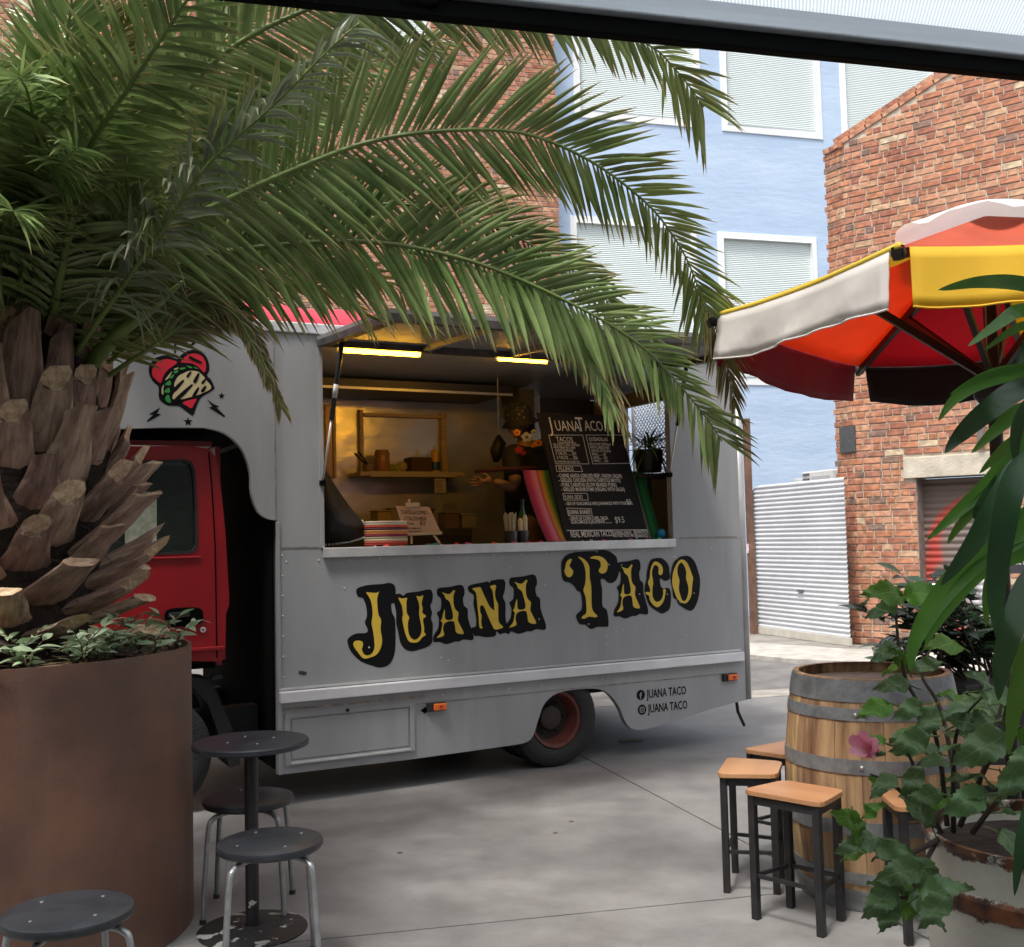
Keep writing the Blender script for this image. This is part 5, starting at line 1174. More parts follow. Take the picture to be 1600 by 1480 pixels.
# cut stubs in a spiral
m_stub = mat('stub_bark', (.48, .33, .24), .85, c2=(.18, .11, .078), vs=26, bump=1.0, bs=55, stretch=(1, 1, .14), ranobj=.28)
m_cut = mat('stub_cut', (.68, .52, .34), .8, c2=(.36, .22, .13), vs=25, bump=.8, bs=60, ranobj=.2)
def stub_mesh(seed):
    r = random.Random(seed); V = []; F = []; M = []
    L = r.uniform(.26, .36); N = 8; K = 10
    for i in range(N+1):
        t = i/N; w = .062*(1-t)**1.2+.054+.004*math.sin(t*9+seed); th = .036*(1-t*.35); cur = .045*t*t
        for j in range(K):
            an = 2*math.pi*j/K; x = w*math.cos(an); y = th*math.sin(an)*(1 if math.sin(an) > 0 else .55)
            y += -.014*(1-(x/w)**2) if math.sin(an) < 0 else 0
            j_ = .004*noise.noise(Vector((x*40, t*9+seed, an)))
            end = 0
            if i == N: end = r.uniform(-.012, .012)+.016*x/w*(1 if seed % 3 else 2)+y*1.5*(1 if seed % 2 else -1)
            V.append(Vector((x+j_, y+cur+j_, L*t+end)))
    for i in range(N):
        for j in range(K): F.append((i*K+j, i*K+(j+1) % K, (i+1)*K+(j+1) % K, (i+1)*K+j)); M.append(0)
    c = len(V); V.append(Vector((0, .01+.04, L-.01))); 
    for j in range(K): F.append((N*K+j, N*K+(j+1) % K, c)); M.append(1)
    mb = MB(); mb.V = V; mb.F = F; mb.M = M; me = mb.mesh('frond_stub', [m_stub, m_cut], True)
    me.set_sharp_from_angle(angle=rad(50)); return me
SM = [stub_mesh(i) for i in range(8)]
NS = 122; ga_ = rad(137.5)
for i in range(NS):
    t = i/(NS-1); z = PZ+.02+t*1.19; an = i*ga_+rr.uniform(-.1, .1)
    if math.sin(an) > .75 and t < .8: continue
    r0 = [.30, .36, .395, .405, .36][min(4, int(t*5))]
    el = rad(8+62*min(1, t*1.35)+rr.uniform(-7, 7)); out = Vector((math.cos(an), math.sin(an), 0)); d = out*math.cos(el)+UP*math.sin(el)
    x = out.cross(UP).normalized(); y = d.cross(x)  # thickness direction, faces out/up
    if y.dot(out*-math.sin(el)+UP*math.cos(el)) < 0: y = -y; 
    x = y.cross(d)
    s_ = rr.uniform(.8, 1.05)*(1.1 if t < .75 else .9)
    M_ = RM(x*s_, -y*s_ if False else y*s_, d*s_*rr.uniform(.85, 1.15)).to_4x4(); M_.translation = PC+out*(r0-.05)+UP*(z-PC.z)
    place('frond_stub', SM[i % 8], M_, PALM)
# fibres
fb = MB()
for i in range(500):
    an = rr.uniform(0, 6.28); z = PZ+rr.uniform(.1, 1.3); r = .33 if z < PZ+1 else .25; p = PC+Vector((math.cos(an)*r, math.sin(an)*r, z)); d = Vector((rr.uniform(-1, 1), rr.uniform(-1, 1), rr.uniform(-1, 1)))*.07
    fb.tube([p, p+d*.5+Vector((math.cos(an), math.sin(an), 0))*.05, p+d+Vector((math.cos(an), math.sin(an), 0))*.06], .0018, 3, cap=False)
fb.build('fibre', mat('fibre', (.10, .065, .04), .9), PALM, kind='stuff')
# ---- fronds
m_fr = mat('rachis_green', (.13, .19, .045), .45, var=.2, vs=5)
def leaf_mat(name, c, c2, tipc, trans=.22, rough=.38):
    m = mat(name, c, rough, c2=c2, vs=3.5, trans=trans, spec=.5, bump=.0, ranobj=.25)
    t = m.node_tree; b = t.nodes['Principled BSDF']; src = b.inputs['Base Color'].links[0].from_socket
    at = t.nodes.new('ShaderNodeAttribute'); at.attribute_name = 'along'; r = t.nodes.new('ShaderNodeMapRange'); r.inputs[1].default_value = .72; r.inputs[2].default_value = 1.0
    mx = t.nodes.new('ShaderNodeMix'); mx.data_type = 'RGBA'; mx.inputs[7].default_value = (*tipc, 1)
    at2 = t.nodes.new('ShaderNodeNewGeometry')
    h = t.nodes.new('ShaderNodeHueSaturation'); mr = t.nodes.new('ShaderNodeMapRange'); mr.inputs[3].default_value = .6; mr.inputs[4].default_value = 1.4
    t.links.new(at2.outputs['Random Per Island'], mr.inputs[0]); t.links.new(mr.outputs[0], h.inputs['Value']); t.links.new(src, h.inputs['Color'])
    t.links.new(at.outputs['Fac'], r.inputs[0]); t.links.new(r.outputs[0], mx.inputs[0]); t.links.new(h.outputs[0], mx.inputs[6]); t.links.new(mx.outputs[2], b.inputs['Base Color'])
    for l in list(t.links):
        if l.to_node.type == 'BSDF_TRANSLUCENT': t.links.remove(l)
    tr = [n for n in t.nodes if n.type == 'BSDF_TRANSLUCENT'][0]; t.links.new(mx.outputs[2], tr.inputs[0])
    return m
m_lf = leaf_mat('leaflet_green', (.25, .32, .12), (.11, .17, .045), (.36, .30, .13), trans=.2, rough=.27)
m_lp = leaf_mat('leaflet_pale', (.26, .30, .19), (.17, .21, .12), (.25, .22, .12))
m_ly = leaf_mat('leaflet_yellow', (.26, .25, .05), (.15, .17, .04), (.34, .24, .10))
m_lb = leaf_mat('leaflet_brown', (.20, .17, .06), (.12, .12, .04), (.42, .26, .14))
def blade(b, d, up, L, w, sag, n=4):
    """leaflet strip folded along its middle; returns verts, faces, along"""
    V = []; F = []; A = []; x = d.cross(up)
    if x.length < .01: x = d.cross(Vector((1, 0, 0)))
    x.normalize(); u = x.cross(d).normalized(); p = Vector(b); dd = d.normalized(); st = L/n
    prof = [.35, 1., .95, .62, .03] if n == 4 else [.35, 1., .7, .03]
    for i in range(n+1):
        ww = w*prof[i]
        V += [p-x*ww*.5+u*ww*.28, Vector(p), p+x*ww*.5+u*ww*.28]; A += [i/n]*3
        dd = (dd+Vector((0, 0, -sag*(i+1)/n))).normalized(); p = p+dd*st
    for i in range(n): a = i*3; F += [(a, a+3, a+4, a+1), (a+1, a+4, a+5, a+2)]
    return V, F, A
BUD = [300]
def frond(pts, Lmax, m, rw=.014, n=76, single=False, side=None, ang=(62, 28), sag=.10, jit=.10, wl=.026, start=.14, mr=None, droopside=0., seed=0, asym=(1, 1), lift=.18):
    r = random.Random(seed); C = cr(pts, 10); NP = len(C)
    cum = [0]
    for i in range(1, NP): cum.append(cum[-1]+(C[i]-C[i-1]).length)
    tot = cum[-1]
    def at(t):
        s = t*tot
        for i in range(1, NP):
            if cum[i] >= s: f = (s-cum[i-1])/max(1e-6, cum[i]-cum[i-1]); return C[i-1].lerp(C[i], f), (C[i]-C[i-1]).normalized()
        return C[-1], (C[-1]-C[-2]).normalized()
    rad_ = [rw*(1-.85*cum[i]/tot)*(1.6 if cum[i]/tot < .08 else 1) for i in range(NP)]
    fo_ = MB().tube(C[::2]+([C[-1]] if NP % 2 == 0 else []), rad_[::2]+([rad_[-1]] if NP % 2 == 0 else []), 7).build('frond', mr or m_fr, PALM, smooth=True)
    J = MB(); JA = []
    for i in range(n):
        t = start+(1-start)*(i+r.uniform(-.3, .3))/n; t = min(.995, max(start, t)); p, tv = at(t)
        vd = (p-CAM).normalized(); S = tv.cross(vd).normalized() if side is None else (side-tv*side.dot(tv)).normalized(); N_ = S.cross(tv)
        prof = math.sin(math.pi*min(1, (.18+.82*t))**.75)**.55 if t < .93 else .55
        prof = max(.42, min(1, prof*1.05)) if t > .1 else .5
        for q, sg in enumerate((1, -1)):
            L = Lmax*prof*r.uniform(.88, 1.08)*asym[q]
            a = rad(ang[0]+(ang[1]-ang[0])*t+r.uniform(-7, 7))
            d = (tv*math.cos(a)+S*sg*math.sin(a)+N_*(r.uniform(-jit, jit)*1.6+lift*(1 if i % 2 else -.6))+UP*droopside).normalized()
            V, F, A = blade(p, d, N_, L, wl*r.uniform(.8, 1.15)*min(1, L/Lmax+.15), sag*r.uniform(.5, 1.6))
            if single and BUD[0] > 0:
                BUD[0] -= 1; mb = MB().add(V, F); me = mb.mesh('leaflet', m, True); at_ = me.attributes.new('along', 'FLOAT', 'POINT'); at_.data.foreach_set('value', A)
                lo = bpy.data.objects.new('leaflet', me); COL.objects.link(lo); setparent(lo, fo_, False)
            else: J.add(V, F); JA += A
    if J.V:
        o = J.build('leaflets', m, fo_, smooth=True, kind='stuff'); at_ = o.data.attributes.new('along', 'FLOAT', 'POINT'); at_.data.foreach_set('value', JA)
    return fo_
fp3 = lambda L: [gy(x, y, Y) for x, y, Y in L]
A_ = fp3([(70, 590, 4.4), (150, 460, 4.2), (240, 370, 4.05), (354, 313, 4.0), (451, 269, 3.97), (570, 224, 3.95), (687, 205, 3.97), (815, 208, 4.0), (921, 251, 4.05), (1006, 314, 4.1), (1049, 365, 4.15), (1078, 416, 4.2), (1104, 488, 4.25)])
frond(A_, .46, m_lf, .017, 150, True, start=.10, seed=1, wl=.023, sag=.06, jit=.06, lift=.12, ang=(74, 32), asym=(1.0, .95))
B_ = fp3([(110, 610, 4.42), (200, 480, 4.3), (290, 410, 4.25), (430, 384, 4.2), (570, 378, 4.15), (687, 395, 4.1), (794, 429, 4.1), (921, 489, 4.12), (1006, 544, 4.15), (1060, 600, 4.2), (1105, 655, 4.25), (1128, 690, 4.3)])
frond(B_, .42, m_lf, .016, 150, True, start=.12, seed=2, wl=.023, sag=.10, jit=.06, lift=.12, ang=(72, 30), asym=(.95, 1.05))
C_ = fp3([(60, 590, 4.4), (140, 420, 4.2), (220, 250, 4.0), (330, 100, 3.9), (480, 15, 3.85), (650, -30, 3.85), (800, -20, 3.9), (920, 20, 3.95), (1019, 74, 4.0), (1049, 102, 4.05), (1078, 136, 4.1), (1100, 168, 4.12)])
frond(C_, .42, m_lf, .016, 150, True, start=.2, seed=3, wl=.025, sag=.12, ang=(74, 30), asym=(.9, 1.1))
# lower layer between A and B and behind
frond(fp3([(100, 560, 4.5), (200, 470, 4.5), (330, 390, 4.5), (480, 330, 4.5), (640, 320, 4.5), (760, 350, 4.5), (860, 400, 4.5), (930, 450, 4.5), (985, 520, 4.5)]), .38, m_lf, .013, 96, seed=4, wl=.022)
frond(fp3([(110, 600, 4.5), (260, 500, 4.7), (350, 450, 4.8), (440, 436, 4.9), (520, 455, 5.0), (578, 500, 5.05)]), .26, m_ly, .011, 46, seed=5, ang=(45, 20), wl=.02)
frond(fp3([(110, 590, 4.6), (300, 450, 4.95), (450, 405, 5.1), (560, 420, 5.2), (630, 460, 5.25), (672, 520, 5.3)]), .26, m_ly, .011, 46, seed=6, ang=(45, 22), wl=.02)
frond(fp3([(120, 620, 4.35), (240, 540, 4.2), (300, 500, 4.25), (350, 492, 4.3), (385, 515, 4.3), (410, 560, 4.3), (428, 605, 4.3), (440, 640, 4.3)]), .155, m_lb, .012, 54, seed=7, ang=(38, 22), wl=.016, sag=.25, start=.38)
frond(fp3([(120, 610, 4.4), (250, 500, 4.2), (310, 470, 4.2), (365, 490, 4.2), (395, 540, 4.2), (418, 590, 4.2)]), .14, m_lb, .011, 40, seed=8, ang=(35, 20), wl=.016, sag=.3, start=.5)
# drooping tip with brown ends before the menu
frond(fp3([(640, 392, 4.3), (760, 425, 4.3), (850, 480, 4.28), (905, 540, 4.25), (935, 590, 4.22), (955, 640, 4.2)]), .26, m_lf, .008, 60, seed=9, ang=(40, 14), wl=.02, sag=.28, start=.3, asym=(.8, 1))
frond(fp3([(890, 505, 4.3), (925, 560, 4.25), (952, 610, 4.22), (975, 665, 4.2)]), .20, m_lb, .006, 34, seed=10, ang=(26, 8), wl=.016, sag=.35, start=.05, mr=m_lb)
frond(fp3([(1060, 420, 4.4), (1100, 470, 4.4), (1125, 530, 4.4), (1140, 590, 4.4), (1150, 640, 4.4)]), .22, m_lb, .005, 34, seed=12, ang=(34, 16), wl=.012, sag=.1, mr=m_lb)
# the left mass
frond(fp3([(60, 600, 4.4), (105, 380, 3.8), (135, 243, 3.5), (205, 130, 3.2), (292, 0, 3.0), (350, -100, 2.9)]), .44, m_lf, .02, 100, seed=13, wl=.028, jit=.16, start=.1, ang=(60, 40), sag=.12)
frond(fp3([(30, 600, 4.4), (70, 400, 3.9), (78, 250, 3.7), (98, 120, 3.5), (112, 0, 3.4), (125, -120, 3.3)]), .42, m_lf, .017, 96, seed=14, jit=.16, wl=.026)
frond(fp3([(90, 590, 4.35), (225, 400, 3.6), (313, 273, 3.3), (354, 230, 3.2), (430, 162, 3.1), (516, 76, 3.0), (562, 35, 2.98)]), .32, m_lp, .013, 56, seed=15, jit=.35, ang=(40, 24), sag=.42, wl=.018, start=.28)
rr = random.Random(77)
spec = [(640, 130, 5.3), (700, 60, 5.0), (560, 170, 5.5), (420, 330, 5.0), (330, 420, 5.2), (480, 390, 4.7), (100, 90, 3.6), (200, 250, 3.9), (-80, 450, 3.5), (60, 420, 4.9), (350, 20, 4.2), (-60, 60, 3.1), (-150, 200, 3.0), (-100, 350, 3.0), (30, 120, 2.9), (230, -60, 3.6), (420, -40, 4.8), (330, 60, 5.2), (180, 60, 5.4), (60, -80, 4.8), (480, 180, 5.2), (390, 120, 4.6), (-250, 100, 4.2), (-260, 300, 4.6), (-220, 420, 3.5), (250, 200, 5.6), (120, 230, 3.0), (20, 330, 3.1), (520, 90, 4.9), (300, 280, 5.3), (-40, 180, 5.2), (420, 240, 4.4), (150, 330, 5.6), (560, 250, 5.0), (240, 330, 3.4)]
for i, (x, y, Y) in enumerate(spec):
    x0 = rr.uniform(10, 110); y0 = rr.uniform(570, 610); Y0 = rr.uniform(4.3, 4.5); L = []
    for k_ in range(6):
        t = k_/5; bow = math.sin(t*math.pi)*rr.uniform(60, 110)
        L.append((x0+(x-x0)*t**1.15, y0+(y-y0)*t-bow*(1 if y > 0 else .3), Y0+(Y-Y0)*t))
    frond(fp3(L), rr.uniform(.34, .44)*(.9 if Y < 4 else 1), m_ly if i in (9, 15, 21) else m_lf, .014, 84, seed=30+i, jit=.2, wl=.021, sag=rr.uniform(.1, .25), side=None if i % 3 else Vector((rr.uniform(-1, 1), rr.uniform(-1, 1), rr.uniform(-.4, .4))).normalized(), start=.16)
# thick green leaf bases at the crown
for pts_, r_ in (([(40, 640, 4.45), (85, 530, 4.2), (140, 440, 4.1), (200, 380, 4.0)], .035), ([(80, 650, 4.45), (170, 535, 4.15), (240, 480, 4.05), (285, 440, 4.0)], .028)):
    MB().tube(cr(fp3(pts_), 4), [r_*(1.5-1.3*i/12) for i in range(13)], 10).build('leaf_base', m_fr, PALM, smooth=True)
# undergrowth in the planter
m_ug = leaf_mat('variegated_leaf', (.40, .50, .32), (.22, .33, .16), (.5, .55, .40), trans=.15)
def small_leaf(L, w):
    V = []; F = []; n = 5
    for i in range(n+1):
        t = i/n; ww = w*math.sin(math.pi*(t**.8))+.0006; V += [Vector((L*t, -ww/2, ww*.12-t*t*L*.25)), Vector((L*t, 0, -t*t*L*.25)), Vector((L*t, ww/2, ww*.12-t*t*L*.25))]
    for i in range(n): a = i*3; F += [(a, a+3, a+4, a+1), (a+1, a+4, a+5, a+2)]
    me = MB().add(V, F).mesh('leaf', m_ug, True); return me
SL = [small_leaf(.075, .026), small_leaf(.10, .032), small_leaf(.06, .024)]
rr = random.Random(15)
CRP = MB(); CRA = []
def small_geo(L, w):
    V = []; F = []; A = []; n = 5
    for i in range(n+1):
        t = i/n; ww = w*math.sin(math.pi*(t**.8))+.0006; V += [Vector((L*t, -ww/2, ww*.12-t*t*L*.25)), Vector((L*t, 0, -t*t*L*.25)), Vector((L*t, ww/2, ww*.12-t*t*L*.25))]; A += [t]*3
    for i in range(n): a = i*3; F += [(a, a+3, a+4, a+1), (a+1, a+4, a+5, a+2)]
    return V, F, A
for k_ in range(22):
    an = rr.uniform(-math.pi*.95, .2) if k_ > 8 else rr.uniform(-1.1, .1); r = rr.uniform(.50, .68); c = PC+Vector((r*math.cos(an), r*math.sin(an), PZ-.01))
    for st_ in range(3):
        a2 = rr.uniform(0, 6.28); H_ = rr.uniform(.03, .14); tip = c+Vector((math.cos(a2)*.09, math.sin(a2)*.09, H_)); mid_ = c+Vector((math.cos(a2)*.02, math.sin(a2)*.02, H_*.6))
        n0 = len(CRP.V); CRP.tube([c, mid_, tip], .0022, 4, mi=1); CRA += [0]*(len(CRP.V)-n0)
        for j in range(7):
            t = .2+.8*j/6; p = c.lerp(mid_, t*2) if t < .5 else mid_.lerp(tip, t*2-1); a3_ = a2+(1.4 if j % 2 else -1.4)+rr.uniform(-.8, .8) if j < 6 else a2
            d = Vector((math.cos(a3_), math.sin(a3_), rr.uniform(.0, .9))).normalized(); y = UP.cross(d).normalized(); M_ = RM(d, y, d.cross(y)).to_4x4() @ Matrix.Rotation(rr.uniform(-.8, .8), 4, 'X'); M_.translation = p
            V, F, A = small_geo(*rr.choice(((.06, .022), (.085, .027), (.045, .018)))); CRP.add([M_ @ v for v in V], F); CRA += A
cp_ = CRP.build('ground_cover', [m_ug, mat('stem_brown', (.10, .07, .03), .7)], None, smooth=True, kind='stuff'); at_ = cp_.data.attributes.new('along', 'FLOAT', 'POINT'); at_.data.foreach_set('value', CRA)
tag(cp_, 'low variegated green and cream creeper covering the soil of the palm planter', 'ground cover')
# ------------------------------------------------------------------ round stools and table
m_seat = mat('stool_black', (.03, .034, .04), .42, c2=(.018, .020, .024), vs=10, rv=.1, bump=.05)
m_leg = mat('grey_tube', (.30, .31, .32), .4, metal=.6, var=.15, vs=20)
def round_stool():
    t = thing('round_stool', (0, 0, 0), '', 'stool')
    MB().lathe([(0.001, .412), (.15, .412), (.176, .420), (.184, .433), (.180, .446), (.165, .452), (.05, .450), (0.001, .450)], (0, 0, 0), 40).build('seat', m_seat, t, local=True, smooth=50)
    for k in range(4):
        an = math.pi/4+k*math.pi/2; d = Vector((math.cos(an), math.sin(an), 0))
        p = cr([d*.05+UP*.405, d*.13+UP*.404, d*.172+UP*.392, d*.192+UP*.36, d*.208+UP*.2, d*.222+UP*.0], 5)
        MB().tube(p, .0105, 10).build('leg', m_leg, t, local=True, smooth=50)
        MB().lathe([(.013, 0), (.013, .016), (.011, .018)], d*.222, 10).build('foot_cap', m_rub, t, local=True)
    for k in range(4):
        an = .4+k*math.pi/2; MB().lathe([(.006, .4505), (.005, .4525), (0.001, .453)], (math.cos(an)*.12, math.sin(an)*.12, 0), 8).build('screw', m_leg, t, local=True)
    return t
S1 = round_stool()
stools = [(gz(422, 1312, .45), .25, 'round black stool with grey tube legs standing in front of the pedestal table'), (gz(106, 1420, .45), .62, 'round black stool with grey tube legs at the bottom left against the brown planter'), (gz(388, 1244, .45), .1, 'round black stool with grey tube legs behind the pedestal table')]
for i, (p, rz, lb) in enumerate(stools):
    o = S1 if i == 0 else copy_tree(S1)
    o.location = (p.x, p.y, 0); o.rotation_euler = (0, 0, rz); tag(o, lb, 'stool', 'round black stools by the planter')
tbp = gz(392, 1157, .72)
TB = thing('pedestal_table', Vector((tbp.x, tbp.y, 0)), 'small round black pedestal table with a chipped paint post and disc foot', 'table')
m_top = mat('table_black', (.035, .04, .05), .38, c2=(.02, .022, .028), vs=9, rv=.12)
m_chip = mat('chipped_black', (.016, .016, .017), .5, bump=.1)
def chips(m, sc, thr, c):
    t = m.node_tree; b = t.nodes['Principled BSDF']; tc = t.nodes.new('ShaderNodeTexCoord'); n = t.nodes.new('ShaderNodeTexNoise'); n.inputs['Scale'].default_value = sc; n.inputs['Detail'].default_value = 4
    r = t.nodes.new('ShaderNodeValToRGB'); r.color_ramp.interpolation = 'CONSTANT'; r.color_ramp.elements[0].color = b.inputs['Base Color'].default_value; r.color_ramp.elements[1].position = thr; r.color_ramp.elements[1].color = (*c, 1)
    t.links.new(tc.outputs['Object'], n.inputs[0]); t.links.new(n.outputs[0], r.inputs[0]); t.links.new(r.outputs[0], b.inputs['Base Color'])
m_chip.node_tree.nodes['Principled BSDF'].inputs['Base Color'].default_value = (.014, .014, .015, 1)
chips(m_chip, 13, .60, (.30, .30, .29))
m_ped = mat('post_black', (.012, .012, .013), .45); chips(m_ped, 16, .68, (.35, .35, .34))
R_ = .222
MB().lathe([(0.001, .695), (R_-.01, .695), (R_, .700), (R_, .715), (R_-.005, .72), (0.001, .72)], TB.location, 56).build('table_top', m_top, TB, smooth=40)
for k in range(4): 
    an = .5+k*1.57; MB().lathe([(.006, .7205), (.004, .723), (0.001, .7235)], TB.location+Vector((math.cos(an)*.09, math.sin(an)*.09, 0)), 8).build('screw', m_leg, TB)
MB().lathe([(.026, .015), (.026, .68), (.07, .69), (.07, .694)], TB.location, 24).build('post', m_ped, TB, smooth=40)
MB().lathe([(.205, .0), (.208, .006), (.20, .012), (.05, .02), (.03, .024)], TB.location, 48).build('foot_disc', m_chip, TB, smooth=40)
# ------------------------------------------------------------------ barrel
BC = Vector((1.475, 4.58, 0)); BH = .895
BR = thing('wine_barrel', BC, 'old oak wine barrel with grey metal hoops used as a table', 'barrel')
m_oak = mat('oak_stave', (.52, .34, .17), .6, c2=(.21, .115, .055), vs=16, bump=.6, bs=45, stretch=(1, 1, .07), ranobj=.22)
m_hoop = mat('galvanised_hoop', (.27, .285, .29), .5, metal=.4, c2=(.15, .155, .16), vs=12, bump=.15, bs=60)
Rt, Rb = .312, .358
brad = lambda z: Rb-(Rb-Rt)*((z-BH/2)/(BH/2))**2
rr = random.Random(2); ang0 = 0; NSt = 26; ws = [rr.uniform(.75, 1.3) for _ in range(NSt)]; tw = sum(ws); a = 0
for w in ws:
    a1 = a+w/tw*2*math.pi; g_ = .0007; V = []; F = []; NZ = 12; off = rr.uniform(-.0015, .0015)
    for i in range(NZ+1):
        z = BH*i/NZ; r = brad(z)+off
        for rad__, ins_ in ((r-.022, 0), (r-.002, 0), (r, .004), (r, .5), (r, .996), (r-.002, 1), (r-.022, 1)):
            an = a+g_/r+(a1-a-2*g_/r)*(ins_); V.append(BC+Vector((rad__*math.cos(an), rad__*math.sin(an), z)))
    for i in range(NZ):
        for j in range(6): F.append((i*7+j, i*7+j+1, (i+1)*7+j+1, (i+1)*7+j))
    F.append(tuple(NZ*7+j for j in range(7))); F.append(tuple(6-j for j in range(7)))
    MB().add(V, F).build('stave', m_oak, BR, smooth=40); a = a1
m_head = mat('barrel_head', (.21, .16, .12), .6, c2=(.13, .10, .075), vs=8, bump=.2, bs=30, stretch=(.15, 1, 1))
for k in range(6):
    x0 = -.29+k*.58/6; x1 = x0+.58/6-.003; pts = []
    for x in [x0+(x1-x0)*i/6 for i in range(7)]: pts.append((x, -math.sqrt(max(0, .29**2-x*x))))
    for x in [x1-(x1-x0)*i/6 for i in range(7)]: pts.append((x, math.sqrt(max(0, .29**2-x*x))+.0001))
    MB().prism([pts], lambda u, v, w: BC+Vector((u*.8+v*.6, -u*.6+v*.8, w)), BH-.07, BH-.042).build('head_board', m_head, BR, bevel=.0)
for z0_, z1_, rv_ in ((BH-.088, BH-.004, 0), (BH-.158, BH-.112, 1), (BH-.36, BH-.305, 1), (.30, .355, 0), (.11, .155, 0), (.003, .085, 0)):
    ho = MB().lathe([(brad(z0_)+.001, z0_), (brad(z0_)+.0045, z0_), (brad((z0_+z1_)/2)+.005, (z0_+z1_)/2), (brad(z1_)+.0045, z1_), (brad(z1_)+.001, z1_)], BC, 72).build('hoop', m_hoop, BR, smooth=40)
    if rv_:
        for da in ((-.045, .045) if rv_ and z0_ > .6 else (.0,)):
            an = math.atan2(-BC.y, -BC.x)-.13+da*1.2; zz = (z0_+z1_)/2; rr_ = brad(zz)+.005; d = Vector((math.cos(an), math.sin(an), 0))
            MB().lathe([(.0095, 0), (.008, .006), (.004, .009), (0.001, .0095)], BC+d*rr_+UP*zz, 12, axis=d).build('hoop_rivet', mat('rivet_steel', (.5, .49, .46), .35, .7), ho, smooth=40)
an = math.atan2(-BC.y, -BC.x)-.13; d = Vector((math.cos(an), math.sin(an), 0)); tx = UP.cross(d).normalized()
zz = BH-.135; text('H', .03, BC+d*(brad(zz)+.0066)+UP*(zz-.010)-tx*.008, tx, UP, m_blk, BR, sx=.9, off=.0008)
# ------------------------------------------------------------------ bar stools round the barrel
m_ply = mat('seat_ply', (.53, .29, .135), .42, c2=(.42, .21, .09), vs=5, bump=.05, stretch=(.12, 1.4, 1), rv=.08, ranobj=.12)
m_stl = mat('black_steel', (.016, .015, .016), .45, var=.4, vs=20, bump=.1)
def bar_stool():
    t = thing('bar_stool', (0, 0, 0), '', 'stool'); H_ = .49
    q = [(-.172, -.122), (.172, -.122), (.135, .12), (-.135, .12)]; pts = []
    for i in range(4):
        a_, b_, c_ = Vector(q[i-1]), Vector(q[i]), Vector(q[(i+1) % 4])
        pts += [tuple(b_+(a_-b_).normalized()*.032), tuple(b_+((a_-b_).normalized()+(c_-b_).normalized())*.010), tuple(b_+(c_-b_).normalized()*.032)]
    MB().prism([pts], lambda u, v, w: Vector((u, v, w)), H_-.020, H_).build('seat', m_ply, t, local=True, bevel=.003)
    L = [(-.138, -.10), (.138, -.10), (.108, .098), (-.108, .098)]
    for x, y in L: MB().box((x, y, (H_-.020)/2), (.028, .028, H_-.021)).build('leg', m_stl, t, local=True, bevel=.002)
    for i in range(4):
        a_, b_ = Vector((*L[i], 0)), Vector((*L[(i+1) % 4], 0)); d = (b_-a_).normalized()*.0145
        MB().beam(a_+d+UP*(H_-.04), b_-d+UP*(H_-.04), .022, .028).build('apron_rail', m_stl, t, local=True)
        MB().beam(a_+d+UP*.165, b_-d+UP*.165, .012, .014).build('foot_rail', m_stl, t, local=True)
    return t
BS = bar_stool()
spots = [((1.065, 4.235), 'bar stool with a wooden top in front of the barrel, black legs in view'), ((.985, 4.68), 'bar stool with a wooden top, leftmost at the side of the barrel'), ((1.235, 5.06), 'bar stool with a wooden top mostly hidden behind the leftmost stool'), ((1.50, 4.08), 'bar stool with wooden top before the barrel, half behind the flowering shrub'), ((1.90, 4.45), 'bar stool with wooden top right of the barrel, seen through shrub leaves')]
for i, ((x, y), lb) in enumerate(spots):
    o = BS if i == 0 else copy_tree(BS); d = Vector((BC.x-x, BC.y-y)); o.location = (x, y, 0); o.rotation_euler = (0, 0, math.atan2(d.y, d.x)-math.pi/2+(.08, -.12, .15, .05, 0)[i]); tag(o, lb, 'stool', 'wooden topped bar stools round the barrel')
# ------------------------------------------------------------------ parasol
UC = Vector((1.90, 4.25, 0)); AP = Vector((1.90, 4.25, 2.71))
K2 = gy(1404, 386, 3.15); K1 = gy(1112, 488, 4.35); K4 = gy(1343, 573, 5.5)
K1 = gy(1116, 495, 4.3)
opp = lambda k: Vector((2*UC.x-k.x, 2*UC.y-k.y, K2.z))
K5 = opp(K2)+Vector((-.15, -.1, 0)); K3 = opp(K4)+Vector((0, .0, 0)); K6 = opp(K1)
K5.z = K4.z; K6.z = (K2.z+K4.z)/2; K3.z = K2.z
ring = [K1, K2, K3, K6, K5, K4]      # anticlockwise seen from above, starting left
UM = thing('market_umbrella', UC, 'big market parasol with coloured canopy panels and cream, yellow, red and black flaps', 'umbrella')
def cloth_m(name, c, tr=.35): return mat(name, c, .75, var=.06, vs=3, trans=tr)
pan = [('panel_yellow', (.70, .50, .05)), ('panel_coral', (.66, .13, .06)), ('panel_crimson', (.50, .015, .04)), ('panel_yellow', (.70, .50, .05)), ('panel_crimson', (.50, .015, .04)), ('panel_orange', (.85, .16, .03))]
val = [('flap_cream', (.74, .70, .65)), ('flap_yellow', (.72, .44, .02)), ('flap_red', (.3, .01, .02)), ('flap_white', (.6, .58, .55)), ('flap_black', (.010, .009, .008)), ('flap_dark_red', (.26, .008, .022))]
m_pole = mat('umbrella_black', (.014, .012, .011), .45)
